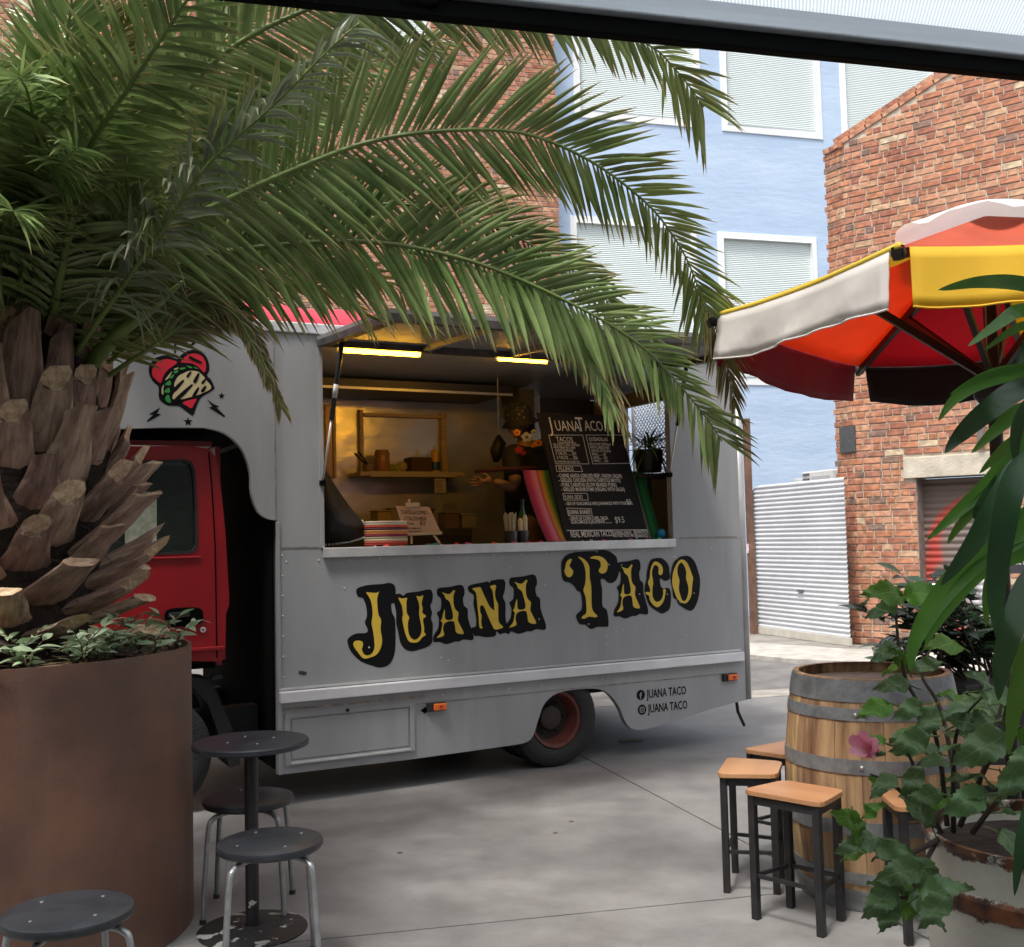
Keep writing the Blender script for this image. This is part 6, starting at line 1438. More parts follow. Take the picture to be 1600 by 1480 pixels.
for i in range(6):
    a_, b_ = ring[i], ring[(i+1) % 6]; N = 8; V = []; F = []
    for j in range(N+1):
        t = j/N
        for k in range(N+1):
            u = k/N; e = a_.lerp(b_, u); sag_ = -.05*math.sin(math.pi*t)*math.sin(math.pi*u)-.02*math.sin(math.pi*u)*t; V.append(AP.lerp(e, max(t, .02))+UP*sag_)
    for j in range(N):
        for k in range(N): F.append((j*(N+1)+k, (j+1)*(N+1)+k, (j+1)*(N+1)+k+1, j*(N+1)+k+1))
    o = MB().add(V, F).build('canopy_panel', cloth_m(*pan[i], .5), UM, smooth=True)
    sol = o.modifiers.new('thick', 'SOLIDIFY'); sol.thickness = .002
    # hanging flap
    g0, g1 = .035, .965; V = []; F = []; NU = 22; NV = 5; out = ((a_+b_)/2-UC); out.z = 0; out.normalize(); hgt = .172 if i in (0, 1) else .185
    for j in range(NV+1):
        v = j/NV
        for k in range(NU+1):
            u = g0+(g1-g0)*k/NU; e = a_.lerp(b_, u)-UP*.02*math.sin(math.pi*u); wv = (.010*math.sin(u*17+i*2)+.006*math.sin(u*41+i)+(.012*math.sin(u*23+v*9)*math.sin(v*3+u*11) if i == 0 else 0))*v; slant = (.02 if i in (4, 5) else 0)*(1-2*u)*v
            V.append(e-UP*(hgt*v+.01*v*math.sin(u*7+i))+out*(.004+wv+.02*v)+(b_-a_).normalized()*slant)
    for j in range(NV):
        for k in range(NU): F.append((j*(NU+1)+k, (j+1)*(NU+1)+k, (j+1)*(NU+1)+k+1, j*(NU+1)+k+1))
    fl_ = MB().add(V, F).build('valance_flap', cloth_m(*val[i], .25 if i not in (4,) else 0.02), UM, smooth=True)
    so2 = fl_.modifiers.new('thick', 'SOLIDIFY'); so2.thickness = .003
    if i == 0: MB().tube([a_.lerp(b_, u/12)+UP*.004-out*.006-UP*.02*math.sin(math.pi*u/12) for u in range(13)], .013, 8).build('edge_piping', cloth_m('piping_yellow', (.75, .55, .06), .2), UM, smooth=True)
    MB().tube([V[NV*(NU+1)+k]-UP*.001 for k in range(NU+1)], .0035, 5).build('hem', cloth_m(*val[i], 0.02), fl_)
HB = Vector((UC.x, UC.y, 2.02))
for k_ in ring:
    MB().beam(AP-UP*.05, k_+(k_-AP).normalized()*.03-UP*.022, .022, .03).build('rib', m_pole, UM)
    mdp = AP.lerp(k_, .56)-UP*.045; MB().beam(HB+(k_-UC).normalized()*.05*Vector((1, 1, 0)).length/1.4, mdp, .02, .03).build('strut', m_pole, UM)
    MB().lathe([(.02, -.015), (.024, 0), (.02, .02)], k_-UP*.02, 10, axis=(k_-UC)).build('rib_cap', m_pole, UM, smooth=True)
MB().lathe([(.06, -.05), (.075, -.03), (.075, .04), (.05, .06)], HB, 20).build('slider_hub', m_pole, UM, smooth=40)
MB().lathe([(.026, 0), (.026, 2.58)], UC, 20).build('pole', m_pole, UM, smooth=40)
for dx in (-.035, .035): MB().tube([HB+Vector((dx, -.03, .05)), Vector((UC.x+dx*.6, UC.y-.02, 2.55))], .003, 5).build('pull_cord', mat('cord', (.3, .3, .28), .7), UM)
MB().lathe([(.30, .0), (.31, .05), (.05, .07), (.04, .12)], UC, 28).build('base_weight', m_pole, UM, smooth=40)
# vent cap
V = [AP+UP*.06]; F = []; N = 48
for j in range(4):
    r = (.06, .16, .26, .34)[j]
    for k in range(N): 
        an = 2*math.pi*k/N; V.append(UC+Vector((r*math.cos(an), r*math.sin(an), AP.z+.06-(r/.34)**1.3*.11+(.014*math.cos(an*6)+.006*math.cos(an*13))*(j == 3))))
for k in range(N): F.append((0, 1+k, 1+(k+1) % N))
for j in range(3):
    for k in range(N): F.append((1+j*N+k, 1+(j+1)*N+k, 1+(j+1)*N+(k+1) % N, 1+j*N+(k+1) % N))
MB().add(V, F).build('vent_cap', cloth_m('cap_white', (.72, .70, .70), .3), UM, smooth=True)
# ------------------------------------------------------------------ awning over the viewer
AW_P = gy(800, 48, 2.2); au = Vector((.966, .257, 0)).normalized(); an_ = Vector((au.y, -au.x, 0))   # towards the viewer
AZ = AW_P.z
AW = thing('awning', Vector((0, -2.4, 0)), 'flat awning overhead with a black front beam, grey channel and translucent ribbed roof sheet', 'awning')
m_ab = mat('awning_black', (.004, .004, .004), .85, spec=.08); m_ag = mat('awning_grey', (.60, .63, .67), .45, metal=.2, var=.08, stretch=(.2, .2, 6), vs=8)
def ax(s, o, z): return Vector((AW_P.x, AW_P.y, 0))+au*s+an_*o+UP*z
RA = RM(au, -an_, UP)
def abox(nm, s0, s1, o0, o1, z0, z1, m, **k): return MB().box(ax((s0+s1)/2, (o0+o1)/2, (z0+z1)/2), (s1-s0, abs(o1-o0), z1-z0), RA).build(nm, m, AW, **k)
abox('front_beam', -4, 4, 0, .03, AZ, AZ+.038, m_ab, bevel=.003)
abox('front_channel', -4, 4, .004, .05, AZ+.040, AZ+.088, m_ag, bevel=.004)
def sheet_mat():
    m = bpy.data.materials.new('ribbed_sheet'); m.use_nodes = True; t = m.node_tree; b = t.nodes['Principled BSDF']; b.inputs['Roughness'].default_value = .4; b.inputs['Base Color'].default_value = (.5, .53, .55, 1)
    tc = t.nodes.new('ShaderNodeTexCoord'); mp = t.nodes.new('ShaderNodeMapping'); mp.inputs['Rotation'].default_value = (0, 0, -.26+.5)
    w = t.nodes.new('ShaderNodeTexWave'); w.inputs['Scale'].default_value = 42; w.bands_direction = 'X'
    r = t.nodes.new('ShaderNodeValToRGB'); r.color_ramp.elements[0].color = (.58, .62, .65, 1); r.color_ramp.elements[1].color = (.88, .92, .95, 1)
    tr = t.nodes.new('ShaderNodeBsdfTranslucent'); mx = t.nodes.new('ShaderNodeMixShader'); mx.inputs[0].default_value = .8
    t.links.new(tc.outputs['Object'], mp.inputs[0]); t.links.new(mp.outputs[0], w.inputs[0]); t.links.new(w.outputs[0], r.inputs[0]); t.links.new(r.outputs[0], b.inputs['Base Color']); t.links.new(r.outputs[0], tr.inputs[0])
    t.links.new(b.outputs[0], mx.inputs[1]); t.links.new(tr.outputs[0], mx.inputs[2]); t.links.new(mx.outputs[0], t.nodes['Material Output'].inputs[0]); return m
abox('roof_sheet', -4, 4, .046, 4.4, AZ+.086, AZ+.094, sheet_mat())
for s in (-3.6, -1.5, 3.2): abox('rafter', s-.03, s+.03, .05, 4.4, AZ+.03, AZ+.088, m_ab)
bq = gy(620, 4, 2.2-.0)
for px_ in (585, 640, 668):
    q = gy(px_, 2, 2.12); MB().lathe([(.012, -.02), (.012, .02)], q, 12, axis=au).build('roller', m_ab, AW, smooth=40)
abox('unseen_back_wall', -9, 9, 4.4, 4.6, 0, 7.5, mat('unseen_wall_render', (.28, .27, .26), .8, var=.15))  # unseen wall added behind the camera, height chosen to block sky and sun
abox('unseen_side_wall', -6.0, -5.8, -9.5, 4.4, 0, 7, mat('unseen_wall_render', (.28, .27, .26), .8))  # unseen wall added on the left, extended to cut side light
for s in (-3.9, 3.9): abox('awning_post', s-.04, s+.04, .0, .08, 0, AZ-.002, m_ab)
# ------------------------------------------------------------------ rusty drum with flowering shrub
DC = Vector((1.27, 2.62, 0)); DR = .295; DH = .76
DM = thing('metal_drum', DC, 'cream painted rusty metal drum used as a planter at the bottom right', 'drum')
m_drum = mat('drum_cream', (.80, .77, .66), .5, c2=(.68, .65, .53), vs=4, bump=.15)
def rusty(m, th, sc=5):
    t = m.node_tree; b = t.nodes['Principled BSDF']; src = b.inputs['Base Color'].links[0].from_socket
    tc = t.nodes.new('ShaderNodeTexCoord'); n = t.nodes.new('ShaderNodeTexNoise'); n.inputs['Scale'].default_value = sc; n.inputs['Detail'].default_value = 9; n.inputs['Roughness'].default_value = .72
    sp_ = t.nodes.new('ShaderNodeSeparateXYZ'); t.links.new(tc.outputs['Object'], sp_.inputs[0]); t.links.new(tc.outputs['Object'], n.inputs[0])
    # rust gathers on the rolling hoops and the rim: bands of height
    bands = None
    for z, w, amp in ((.635, .030, .30), (.32, .05, .25), (.75, .025, .22)):
        s_ = t.nodes.new('ShaderNodeMath'); s_.operation = 'SUBTRACT'; s_.inputs[1].default_value = z; t.links.new(sp_.outputs['Z'], s_.inputs[0])
        ab = t.nodes.new('ShaderNodeMath'); ab.operation = 'ABSOLUTE'; t.links.new(s_.outputs[0], ab.inputs[0])
        mr = t.nodes.new('ShaderNodeMapRange'); mr.inputs[1].default_value = w*.5; mr.inputs[2].default_value = w*1.7; mr.inputs[3].default_value = amp; mr.inputs[4].default_value = 0; t.links.new(ab.outputs[0], mr.inputs[0])
        if bands is None: bands = mr.outputs[0]
        else:
            mm_ = t.nodes.new('ShaderNodeMath'); mm_.operation = 'MAXIMUM'; t.links.new(bands, mm_.inputs[0]); t.links.new(mr.outputs[0], mm_.inputs[1]); bands = mm_.outputs[0]
    ad = t.nodes.new('ShaderNodeMath'); ad.operation = 'ADD'; t.links.new(n.outputs[0], ad.inputs[0]); t.links.new(bands, ad.inputs[1])
    r = t.nodes.new('ShaderNodeMapRange'); r.inputs[1].default_value = th; r.inputs[2].default_value = th+.05; t.links.new(ad.outputs[0], r.inputs[0])
    rc = t.nodes.new('ShaderNodeValToRGB'); rc.color_ramp.elements[0].color = (.05, .016, .010, 1); rc.color_ramp.elements[1].color = (.26, .095, .035, 1); rc.color_ramp.elements[0].position = .4; rc.color_ramp.elements[1].position = .62
    n3 = t.nodes.new('ShaderNodeTexNoise'); n3.inputs['Scale'].default_value = 16; t.links.new(tc.outputs['Object'], n3.inputs[0]); t.links.new(n3.outputs[0], rc.inputs[0])
    mx = t.nodes.new('ShaderNodeMix'); mx.data_type = 'RGBA'; t.links.new(r.outputs[0], mx.inputs[0]); t.links.new(src, mx.inputs[6]); t.links.new(rc.outputs[0], mx.inputs[7]); t.links.new(mx.outputs[2], b.inputs['Base Color'])
rusty(m_drum, .66)
prof = [(DR, 0), (DR, .27), (DR+.012, .28), (DR+.012, .30), (DR, .31), (DR, .61), (DR+.012, .62), (DR+.012, .65), (DR, .66), (DR, DH-.02), (DR+.008, DH-.012), (DR+.008, DH), (DR-.006, DH), (DR-.006, DH-.1)]
MB().lathe(prof, DC, 64).build('drum_shell', m_drum, DM, smooth=50)
MB().lathe([(0.001, DH-.03), (DR-.007, DH-.05)], DC, 24).build('soil', m_soil, DM)
hh2 = MB().tube(cr([DC+Vector((-.31, -.02, .44)), DC+Vector((-.37, -.04, .42)), DC+Vector((-.375, -.05, .34)), DC+Vector((-.31, -.03, .30))], 5), .010, 8).build('handle', mat('rust_dark', (.06, .025, .015), .8), DM, smooth=True)
# hibiscus
HBS = thing('flowering_shrub', DC+UP*(DH-.04), 'leafy hibiscus shrub with toothed leaves and one pink bloom growing in the rusty drum', 'shrub')
m_hl = leaf_mat('hibiscus_leaf', (.165, .27, .10), (.08, .155, .05), (.14, .22, .09), trans=.25, rough=.27)
m_hy = leaf_mat('hibiscus_young', (.13, .28, .03), (.09, .2, .025), (.14, .28, .04), trans=.35, rough=.33)
def veins(m, c):
    t = m.node_tree; b = t.nodes['Principled BSDF']; src = b.inputs['Base Color'].links[0].from_socket
    al = t.nodes.new('ShaderNodeAttribute'); al.attribute_name = 'along'; md = t.nodes.new('ShaderNodeAttribute'); md.attribute_name = 'mid'
    def M(op, *v):
        n = t.nodes.new('ShaderNodeMath'); n.operation = op
        for i, x in enumerate(v):
            if isinstance(x, (int, float)): n.inputs[i].default_value = x
            else: t.links.new(x, n.inputs[i])
        return n.outputs[0]
    ph = M('FRACT', M('MULTIPLY_ADD', al.outputs['Fac'], 7.0, M('MULTIPLY', md.outputs['Fac'], -1.5)))
    side_v = M('LESS_THAN', M('ABSOLUTE', M('SUBTRACT', ph, .5)), .055)
    mid_v = M('LESS_THAN', md.outputs['Fac'], .05)
    v = M('MAXIMUM', M('MULTIPLY', side_v, .45), M('MULTIPLY', mid_v, .8))
    mx = t.nodes.new('ShaderNodeMix'); mx.data_type = 'RGBA'; mx.inputs[7].default_value = (*c, 1)
    t.links.new(v, mx.inputs[0]); t.links.new(src, mx.inputs[6]); t.links.new(mx.outputs[2], b.inputs['Base Color'])
    bp = t.nodes.new('ShaderNodeBump'); bp.inputs['Strength'].default_value = .5; bp.inputs['Distance'].default_value = .004
    t.links.new(v, bp.inputs['Height']); t.links.new(bp.outputs[0], b.inputs['Normal'])
veins(m_hl, (.24, .34, .16)); veins(m_hy, (.3, .45, .1))
m_br = mat('branch_brown', (.05, .035, .022), .75, var=.3)
m_bg = mat('branch_green', (.08, .13, .03), .6)
def tooth_leaf(L, W, seed, m):
    r = random.Random(seed); n = 15; V = []; F = []; A = []; MD = []
    for i in range(n+1):
        t = i/n; w = W*.5*(math.sin(math.pi*min(1, t**.66))**.9)*(1 if i < n else 0)+.0004
        for sgn in (-1, -.5, 0, .5, 1):
            tooth = (.085*W*(1 if i % 2 else -.5)) if abs(sgn) == 1 and 0 < i < n else 0
            y = sgn*(w+tooth*.5); x = L*t+(L*.03 if abs(sgn) == 1 and i % 2 else 0)
            z = .20*abs(y)-.30*L*t*t+.010*math.sin(t*10+seed+sgn*2)+(.004 if abs(sgn) == .5 else 0)
            V.append(Vector((x, y, z))); A.append(t); MD.append(abs(sgn))
    for i in range(n):
        for j in range(4): a_ = i*5+j; F.append((a_, a_+5, a_+6, a_+1))
    me = MB().add(V, F).mesh('leaf', m, True); at_ = me.attributes.new('along', 'FLOAT', 'POINT'); at_.data.foreach_set('value', A); a2_ = me.attributes.new('mid', 'FLOAT', 'POINT'); a2_.data.foreach_set('value', MD); return me
HL = [tooth_leaf(.105+.010*i, .058+.006*(i % 3), i, m_hl) for i in range(5)]; HY = [tooth_leaf(.085+.02*i, .05+.012*i, 9+i, m_hy) for i in range(3)]
rr = random.Random(31)
def put_leaf(me, p, d, up, parent, sc=1., roll=0.):
    d = d.normalized(); y = up.cross(d)
    if y.length < .05: y = Vector((0, 1, 0)).cross(d)
    y.normalize(); M_ = RM(d*sc, y*sc, d.cross(y)*sc).to_4x4() @ Matrix.Rotation(roll, 4, 'X'); M_.translation = p; return place('leaf', me, M_, parent)
base = DC+UP*(DH-.05)
def branch(pts, r0=.006, m=None): 
    C = cr(pts, 5); MB().tube(C, [r0*(1-.7*i/(len(C)-1)) for i in range(len(C))], 6).build('branch', m or m_br, HBS, smooth=True); return C
br_specs = [
 [(1480, 1290, 2.62), (1462, 1150, 2.6), (1415, 1060, 2.6), (1400, 960, 2.6), (1410, 925, 2.6)],
 [(1490, 1300, 2.6), (1490, 1200, 2.55), (1500, 1130, 2.5), (1545, 1080, 2.5)],
 [(1500, 1290, 2.55), (1540, 1200, 2.45), (1575, 1150, 2.4), (1605, 1130, 2.4)],
 [(1470, 1300, 2.6), (1440, 1240, 2.5), (1420, 1180, 2.45), (1385, 1162, 2.45)],
 [(1470, 1310, 2.6), (1430, 1330, 2.45), (1390, 1340, 2.4), (1355, 1305, 2.35), (1320, 1290, 2.3)],
 [(1460, 1320, 2.6), (1440, 1360, 2.4), (1420, 1400, 2.3), (1380, 1400, 2.3)],
 [(1520, 1300, 2.5), (1560, 1250, 2.3), (1590, 1230, 2.2)],
 [(1460, 1290, 2.6), (1400, 1230, 2.5), (1360, 1210, 2.45)],
 [(1500, 1250, 2.6), (1470, 1110, 2.7), (1440, 1050, 2.75), (1470, 990, 2.8)],
 [(1520, 1260, 2.6), (1560, 1120, 2.7), (1580, 1040, 2.75)]]
BR_ = []
for L in br_specs: BR_.append(branch(fp3(L), .007))
toview = Vector((0, -1, .55)).normalized()
ex = [(1372, 1310, 1255, 1330, 2.3, 'h', 1.25), (1340, 1285, 1290, 1262, 2.3, 'y', .9), (1335, 1275, 1345, 1320, 2.32, 'y', .8), (1350, 1275, 1395, 1240, 2.35, 'y', .7), (1365, 1325, 1430, 1330, 2.35, 'h', .9),
 (1440, 1355, 1350, 1375, 2.3, 'h', 1.2), (1430, 1340, 1460, 1385, 2.35, 'h', 1.1), (1400, 1385, 1340, 1440, 2.3, 'h', 1.2), (1420, 1395, 1475, 1440, 2.3, 'h', 1.15), (1400, 1400, 1375, 1470, 2.3, 'h', 1.1), (1435, 1400, 1500, 1380, 2.25, 'h', 1.2),
 (1470, 1240, 1395, 1250, 2.4, 'h', 1.1), (1400, 1215, 1345, 1245, 2.42, 'h', .95), (1440, 1200, 1400, 1260, 2.42, 'h', 1.0), (1450, 1150, 1385, 1175, 2.45, 'h', 1.2), (1440, 1100, 1385, 1125, 2.5, 'h', .9), (1460, 1105, 1440, 1150, 2.5, 'h', 1.1),
 (1470, 1115, 1540, 1135, 2.5, 'h', 1.1), (1500, 1130, 1565, 1115, 2.5, 'h', 1.1), (1530, 1080, 1600, 1090, 2.5, 'h', 1.2), (1545, 1075, 1510, 1030, 2.5, 'h', 1.), (1570, 1150, 1480, 1195, 2.35, 'h', 1.5), (1600, 1180, 1555, 1290, 2.2, 'h', 1.4), (1540, 1240, 1470, 1270, 2.3, 'h', 1.2),
 (1420, 1070, 1340, 1066, 2.6, 'h', 1.05), (1415, 1040, 1385, 1000, 2.6, 'y', .8), (1405, 1015, 1370, 1020, 2.6, 'h', 1.1), (1410, 930, 1362, 920, 2.6, 'y', .95), (1412, 930, 1462, 925, 2.6, 'y', .9), (1400, 950, 1330, 955, 2.6, 'h', 1.0), (1425, 1045, 1470, 1030, 2.6, 'h', 1.), (1390, 1100, 1350, 1110, 2.55, 'y', .8), (1455, 1290, 1420, 1235, 2.4, 'h', 1.1), (1480, 1400, 1440, 1440, 2.2, 'h', 1.2), (1500, 1010, 1450, 1000, 2.7, 'y', .9), (1560, 1300, 1600, 1330, 2.2, 'h', 1.1)]
for x0, y0, x1, y1, Y, k_, sc in ex:
    p = gy(x0, y0, Y); q = gy(x1, y1, Y-.05); put_leaf((HL if k_ == 'h' else HY)[rr.randrange(3)], p, q-p, (toview+Vector((rr.uniform(-.5, .5), 0, rr.uniform(-.2, .5)))).normalized(), HBS, sc*(.70 if k_ == 'h' else .9))
    MB().tube([p, p-(q-p).normalized()*.035-UP*.01], .002, 4).build('leaf_stalk', m_bg, HBS)
for C in BR_:
    for i in range(3, len(C)):
        for _ in range(1 if rr.random() < .30 else 0):
            an = rr.uniform(0, 6.28); d = Vector((math.cos(an), math.sin(an)*.8, rr.uniform(-.35, .45))).normalized(); p = C[i]+d*.03
            me = rr.choice(HL) if rr.random() < .7 else rr.choice(HY); put_leaf(me, p, d, (UP+toview*rr.uniform(0, .9)).normalized(), HBS, rr.uniform(.5, .85), rr.uniform(-.5, .5)); MB().tube([C[i], p], .0016, 4).build('leaf_stalk', m_bg, HBS)
for _ in range(18):
    an = rr.uniform(0, 6.28); d = Vector((math.cos(an), math.sin(an), rr.uniform(-.1, .8))).normalized(); p = base+Vector((0, 0, .12))+Vector((d.x*.17, d.y*.15, d.z*.30)); put_leaf(rr.choice(HL), p, d, (UP+toview*rr.uniform(0, .6)).normalized(), HBS, rr.uniform(.7, 1.05), rr.uniform(-.6, .6))
# bloom
fpz = gy(1366, 1176, 2.38); fdv = (gy(1336, 1158, 2.32)-fpz).normalized(); fl0 = fdv
m_pet = mat('petal_pink', (.85, .25, .38), .5, c2=(.90, .55, .60), vs=20, trans=.3)
BL = MB().tube([gy(1382, 1178, 2.42), fpz], [.004, .010], 8).build('flower_calyx', m_bg, HBS, smooth=True)
sx_ = fdv.cross(UP).normalized(); sy2 = sx_.cross(fdv)
for k in range(5):
    an = 2*math.pi*k/5+.4; rd = sx_*math.cos(an)+sy2*math.sin(an); tn_ = fdv.cross(rd); V = []; F = []
    n = 6
    for i in range(n+1):
        t = i/n; c = fpz+fdv*(.068*t)+rd*(.006+.024*t*t)+(rd*.012 if (k == 2 and t > .7) else Vector()); w = .018*math.sin(math.pi*min(1, .15+t*.75))+.003
        for s_ in (-1, 0, 1): V.append(c+tn_*s_*w-rd*abs(s_)*.004)
    for i in range(n):
        for j in range(2): a_ = i*3+j; F.append((a_, a_+3, a_+4, a_+1))
    MB().add(V, F).build('petal', m_pet, BL, smooth=True)
# ------------------------------------------------------------------ strap leaved plant at the right edge
SPc = Vector((1.02, 1.86, 0)); 
SPL = thing('strap_leaved_plant', Vector((1.18, 1.95, 0)), 'tall plant with long glossy arching strap leaves hanging in from the right edge', 'plant')
m_st = leaf_mat('strap_leaf', (.12, .25, .035), (.07, .17, .03), (.12, .2, .04), trans=.3, rough=.26)
m_sd = leaf_mat('strap_leaf_dark', (.05, .11, .035), (.03, .07, .028), (.05, .09, .035), trans=.15, rough=.22)
def strap(L, w, dark=False, tw=0.):
    C = cr(fp3(L), 6); n = len(C); V = []; F = []; A = []
    for i, p in enumerate(C):
        t = i/(n-1); T_ = (C[min(i+1, n-1)]-C[max(i-1, 0)]).normalized(); v = (p-CAM).normalized(); S = T_.cross(v).normalized(); Nn = S.cross(T_)
        S2 = (S*math.cos(tw)+Nn*math.sin(tw)).normalized(); N2 = S2.cross(T_); ww = w*(math.sin(math.pi*min(1, .2+.8*t))**.8)*(1 if t < .99 else .02)*.5+.0004
        V += [p-S2*ww-N2*ww*.28, Vector(p), p+S2*ww-N2*ww*.28]; A += [t*.8]*3
    for i in range(n-1): a_ = i*3; F += [(a_, a_+3, a_+4, a_+1), (a_+1, a_+4, a_+5, a_+2)]
    o = MB().add(V, F).build('leaf', m_sd if dark else m_st, SPL, smooth=True); at_ = o.data.attributes.new('along', 'FLOAT', 'POINT'); at_.data.foreach_set('value', A)
    return o
D0 = 1.95
SL_ = [([(1680, 470, D0), (1600, 443, D0-.05), (1530, 440, D0-.1), (1466, 453, D0-.12)], .034, 0, .3), ([(1680, 500, D0), (1600, 484, D0), (1560, 505, D0-.05), (1512, 541, D0-.1)], .032, 0, .2), ([(1690, 500, D0), (1610, 505, D0), (1570, 523, D0), (1538, 548, D0)], .022, 0, .5),
 ([(1690, 560, D0), (1610, 574, D0), (1545, 584, D0), (1484, 616, D0)], .026, 0, .3), ([(1690, 575, D0), (1600, 580, D0), (1530, 598, D0), (1490, 625, D0), (1466, 658, D0)], .034, 0, .2),
 ([(1700, 585, D0+.05), (1600, 605, D0), (1545, 640, D0-.05), (1500, 680, D0), (1476, 708, D0)], .05, 1, .1), ([(1700, 620, D0+.05), (1600, 640, D0), (1560, 668, D0), (1518, 708, D0)], .036, 0, .1), ([(1700, 640, D0), (1620, 670, D0), (1570, 700, D0), (1530, 740, D0)], .034, 0, .3),
 ([(1700, 650, D0), (1610, 690, D0), (1560, 750, D0), (1530, 790, D0-.05), (1522, 812, D0)], .026, 1, .2), ([(1700, 690, D0), (1600, 700, D0), (1540, 760, D0), (1490, 805, D0), (1448, 845, D0)], .036, 0, .1), ([(1700, 700, D0), (1600, 735, D0), (1545, 770, D0), (1500, 820, D0), (1480, 850, D0)], .03, 0, .2),
 ([(1700, 680, D0+.05), (1610, 720, D0), (1570, 770, D0-.05), (1520, 850, D0-.05), (1470, 915, D0)], .06, 1, .1), ([(1680, 760, D0), (1600, 830, D0), (1530, 870, D0), (1470, 930, D0), (1430, 1000, D0), (1422, 1050, D0)], .055, 0, .1), ([(1690, 830, D0), (1600, 860, D0), (1530, 890, D0), (1470, 960, D0), (1445, 1010, D0)], .045, 0, .3),
 ([(1640, 700, D0-.1), (1590, 740, D0-.15), (1566, 830, D0-.15), (1556, 940, D0-.1), (1570, 1030, D0-.1)], .052, 1, .15), ([(1690, 900, D0), (1620, 900, D0-.05), (1585, 970, D0-.1), (1565, 1040, D0-.1), (1560, 1095, D0-.1)], .055, 1, .1), ([(1690, 960, D0), (1630, 980, D0-.1), (1590, 1080, D0-.1), (1575, 1180, D0-.1)], .05, 0, .2),
 ([(1660, 560, D0-.1), (1600, 640, D0-.1), (1585, 690, D0-.1), (1590, 740, D0-.1)], .03, 1, .5), ([(1700, 1150, 1.9), (1640, 1200, 1.8), (1600, 1300, 1.75), (1585, 1400, 1.75)], .035, 1, .2), ([(1700, 600, D0), (1620, 520, D0+.1), (1580, 600, D0+.1), (1560, 660, D0+.1)], .02, 1, .3), ([(1700, 820, D0), (1620, 790, D0), (1550, 900, D0+.1), (1540, 980, D0+.1)], .04, 0, .3), ([(1700, 1000, D0), (1610, 1010, D0+.05), (1590, 1060, D0+.05), (1600, 1110, D0+.05)], .04, 0, .2)]
for L, w, dk, tw in SL_: strap(L, w*.78, bool(dk), tw)
for i, (L, w, dk, tw) in enumerate(SL_):
    if i % 2 == 0 and i != 18: strap([(3400-x, y+25, Y+.1*(i % 3)) for x, y, Y in L], w*.8, bool(dk), tw)
q = gy(1700, 900, D0); tq = gy(1700, 470, D0)
MB().tube([Vector((q.x, q.y, .3)), Vector((q.x+.01, q.y, .9)), gy(1700, 650, D0), tq, tq+UP*.05], [.024, .020, .014, .008, .002], 10).build('stem', m_br, SPL, smooth=True)
for i in range(7):
    p_ = gy(1700, 500+i*90, D0); MB().tube([p_, p_+Vector((-.015, 0, .03)), gy(1690, 480+i*90, D0)], [.016, .012, .004], 6).build('leaf_sheath', m_sd, SPL, smooth=True)
MB().lathe([(0.001, .0), (.13, .0), (.17, .32), (.18, .33), (.165, .33), (.155, .30), (0.001, .29)], Vector((q.x, q.y, 0)), 32).build('pot', mat('terracotta', (.30, .13, .07), .8, var=.15), SPL, smooth=40)
# ------------------------------------------------------------------ dark shrub in a black tub behind the barrel
tbc = gz(1508, 1172, 0); tbc = gy(1530, 1150, 6.0); tbc.z = 0
DT = thing('black_tub', tbc, 'black square planter tub behind the barrel', 'planter')
MB().box(tbc+UP*.32, (.52, .45, .64), RM(Vector((.95, .3, 0)), Vector((-.3, .95, 0)), UP)).build('tub', mat('tub_black', (.012, .012, .013), .6), DT, bevel=.01)
MB().box(tbc+UP*.645, (.54, .47, .03), RM(Vector((.95, .3, 0)), Vector((-.3, .95, 0)), UP)).build('tub_rim', mat('tub_black', (.012, .012, .013), .6), DT, bevel=.006)
DS = thing('dark_shrub', tbc+UP*.64, 'dense dark green glossy leaved shrub between the barrel and the brick building', 'shrub')
m_dk = leaf_mat('dark_leaf', (.028, .055, .022), (.014, .03, .014), (.03, .05, .02), trans=.06, rough=.22)
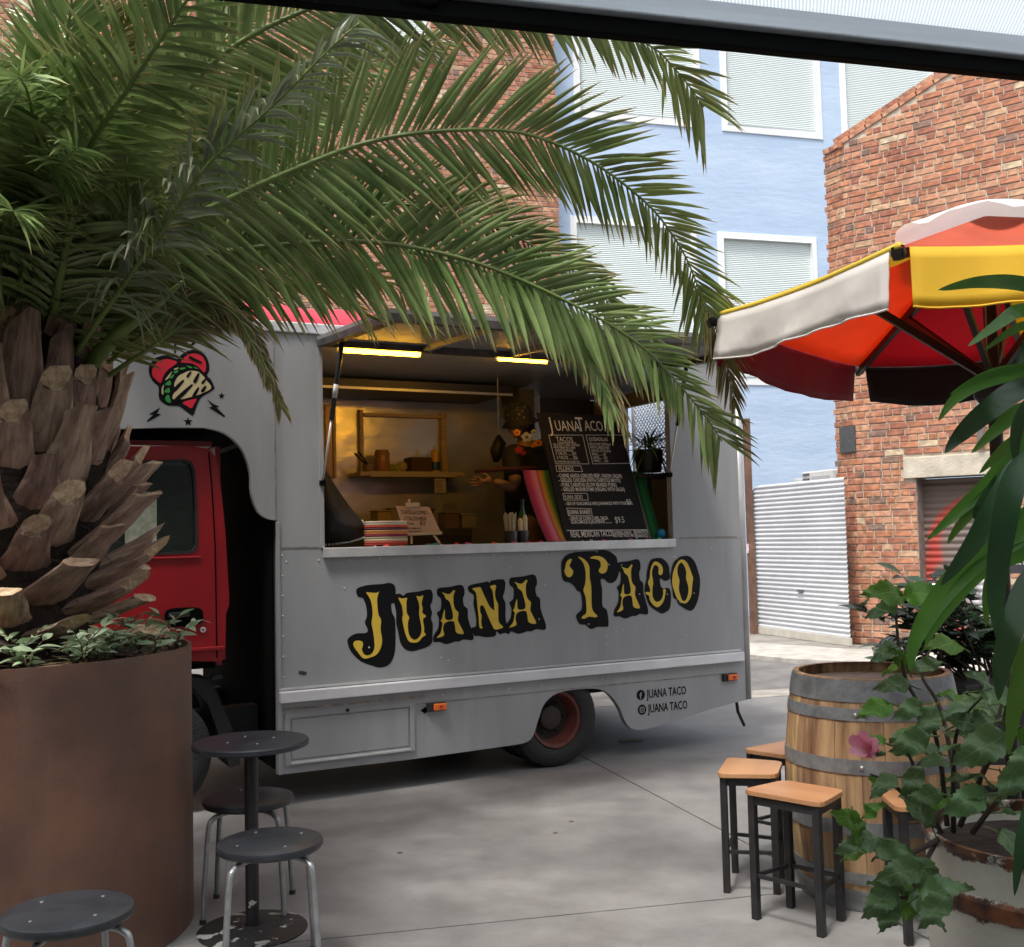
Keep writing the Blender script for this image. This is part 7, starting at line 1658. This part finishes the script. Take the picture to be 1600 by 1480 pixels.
def oval(L, W, seed):
    n = 6; V = []; F = []; A = []
    for i in range(n+1):
        t = i/n; w = W*.5*math.sin(math.pi*min(1, t**.85))*(1 if i < n else 0)+.0004; V += [Vector((L*t, -w, w*.3-.2*L*t*t)), Vector((L*t, 0, -.2*L*t*t)), Vector((L*t, w, w*.3-.2*L*t*t))]; A += [t*.6]*3
    for i in range(n): a_ = i*3; F += [(a_, a_+3, a_+4, a_+1), (a_+1, a_+4, a_+5, a_+2)]
    me = MB().add(V, F).mesh('leaf', m_dk, True); at_ = me.attributes.new('along', 'FLOAT', 'POINT'); at_.data.foreach_set('value', A); return me
OV = [oval(.12+.015*i, .045+.006*i, i) for i in range(4)]
rr = random.Random(50)
for k in range(26):
    x = rr.uniform(1350, 1560); y = rr.uniform(885, 1040); tip = gy(x, y, 6.0+rr.uniform(-.35, .35)); b0_ = tbc+Vector((rr.uniform(-.15, .15), rr.uniform(-.12, .12), .62)); md_ = b0_.lerp(tip, .5)+UP*.10
    C = cr([b0_, md_, tip], 5); MB().tube(C, [.008*(1-.8*i/(len(C)-1)) for i in range(len(C))], 5).build('branch', m_br, DS, smooth=True)
    for i in range(3, len(C)):
        for _ in range(2):
            an = rr.uniform(0, 6.28); d = Vector((math.cos(an), math.sin(an), rr.uniform(-.2, .7))).normalized(); put_leaf(rr.choice(OV), C[i], d, (UP+toview*rr.uniform(0, .7)).normalized(), DS, rr.uniform(.8, 1.15), rr.uniform(-.5, .5))
# paper scrap and dry leaves on the slab by the rear wheel
lp_ = gz(985, 1158); LFS = MB().box(lp_+UP*.006, (.16, .05, .006), Matrix.Rotation(.2, 3, 'Z')).build('scrap', mat('scrap', (.30, .28, .24), .8, var=.3, vs=20)); tag(LFS, 'flattened pale scrap lying on the concrete behind the rear wheel', 'litter')
for x, y, r_ in ((893, 1284, .016), (868, 1302, .014), (625, 1333, .015)):
    p = gz(x, y); o = MB().lathe([(r_, 0), (r_*.7, .004), (0.001, .005)], p, 7).build('dropped_leaf', mat('leaf_fleck', (.10, .085, .07), .8)); 
    tag(o, {893: 'small dark fleck on the concrete, right one in front of the rear wheel', 868: 'small dark fleck on the concrete, middle one in front of the rear wheel', 625: 'small dark fleck on the concrete below the hatch door, leftmost fleck'}[x], 'debris')
bpy.context.view_layer.update()
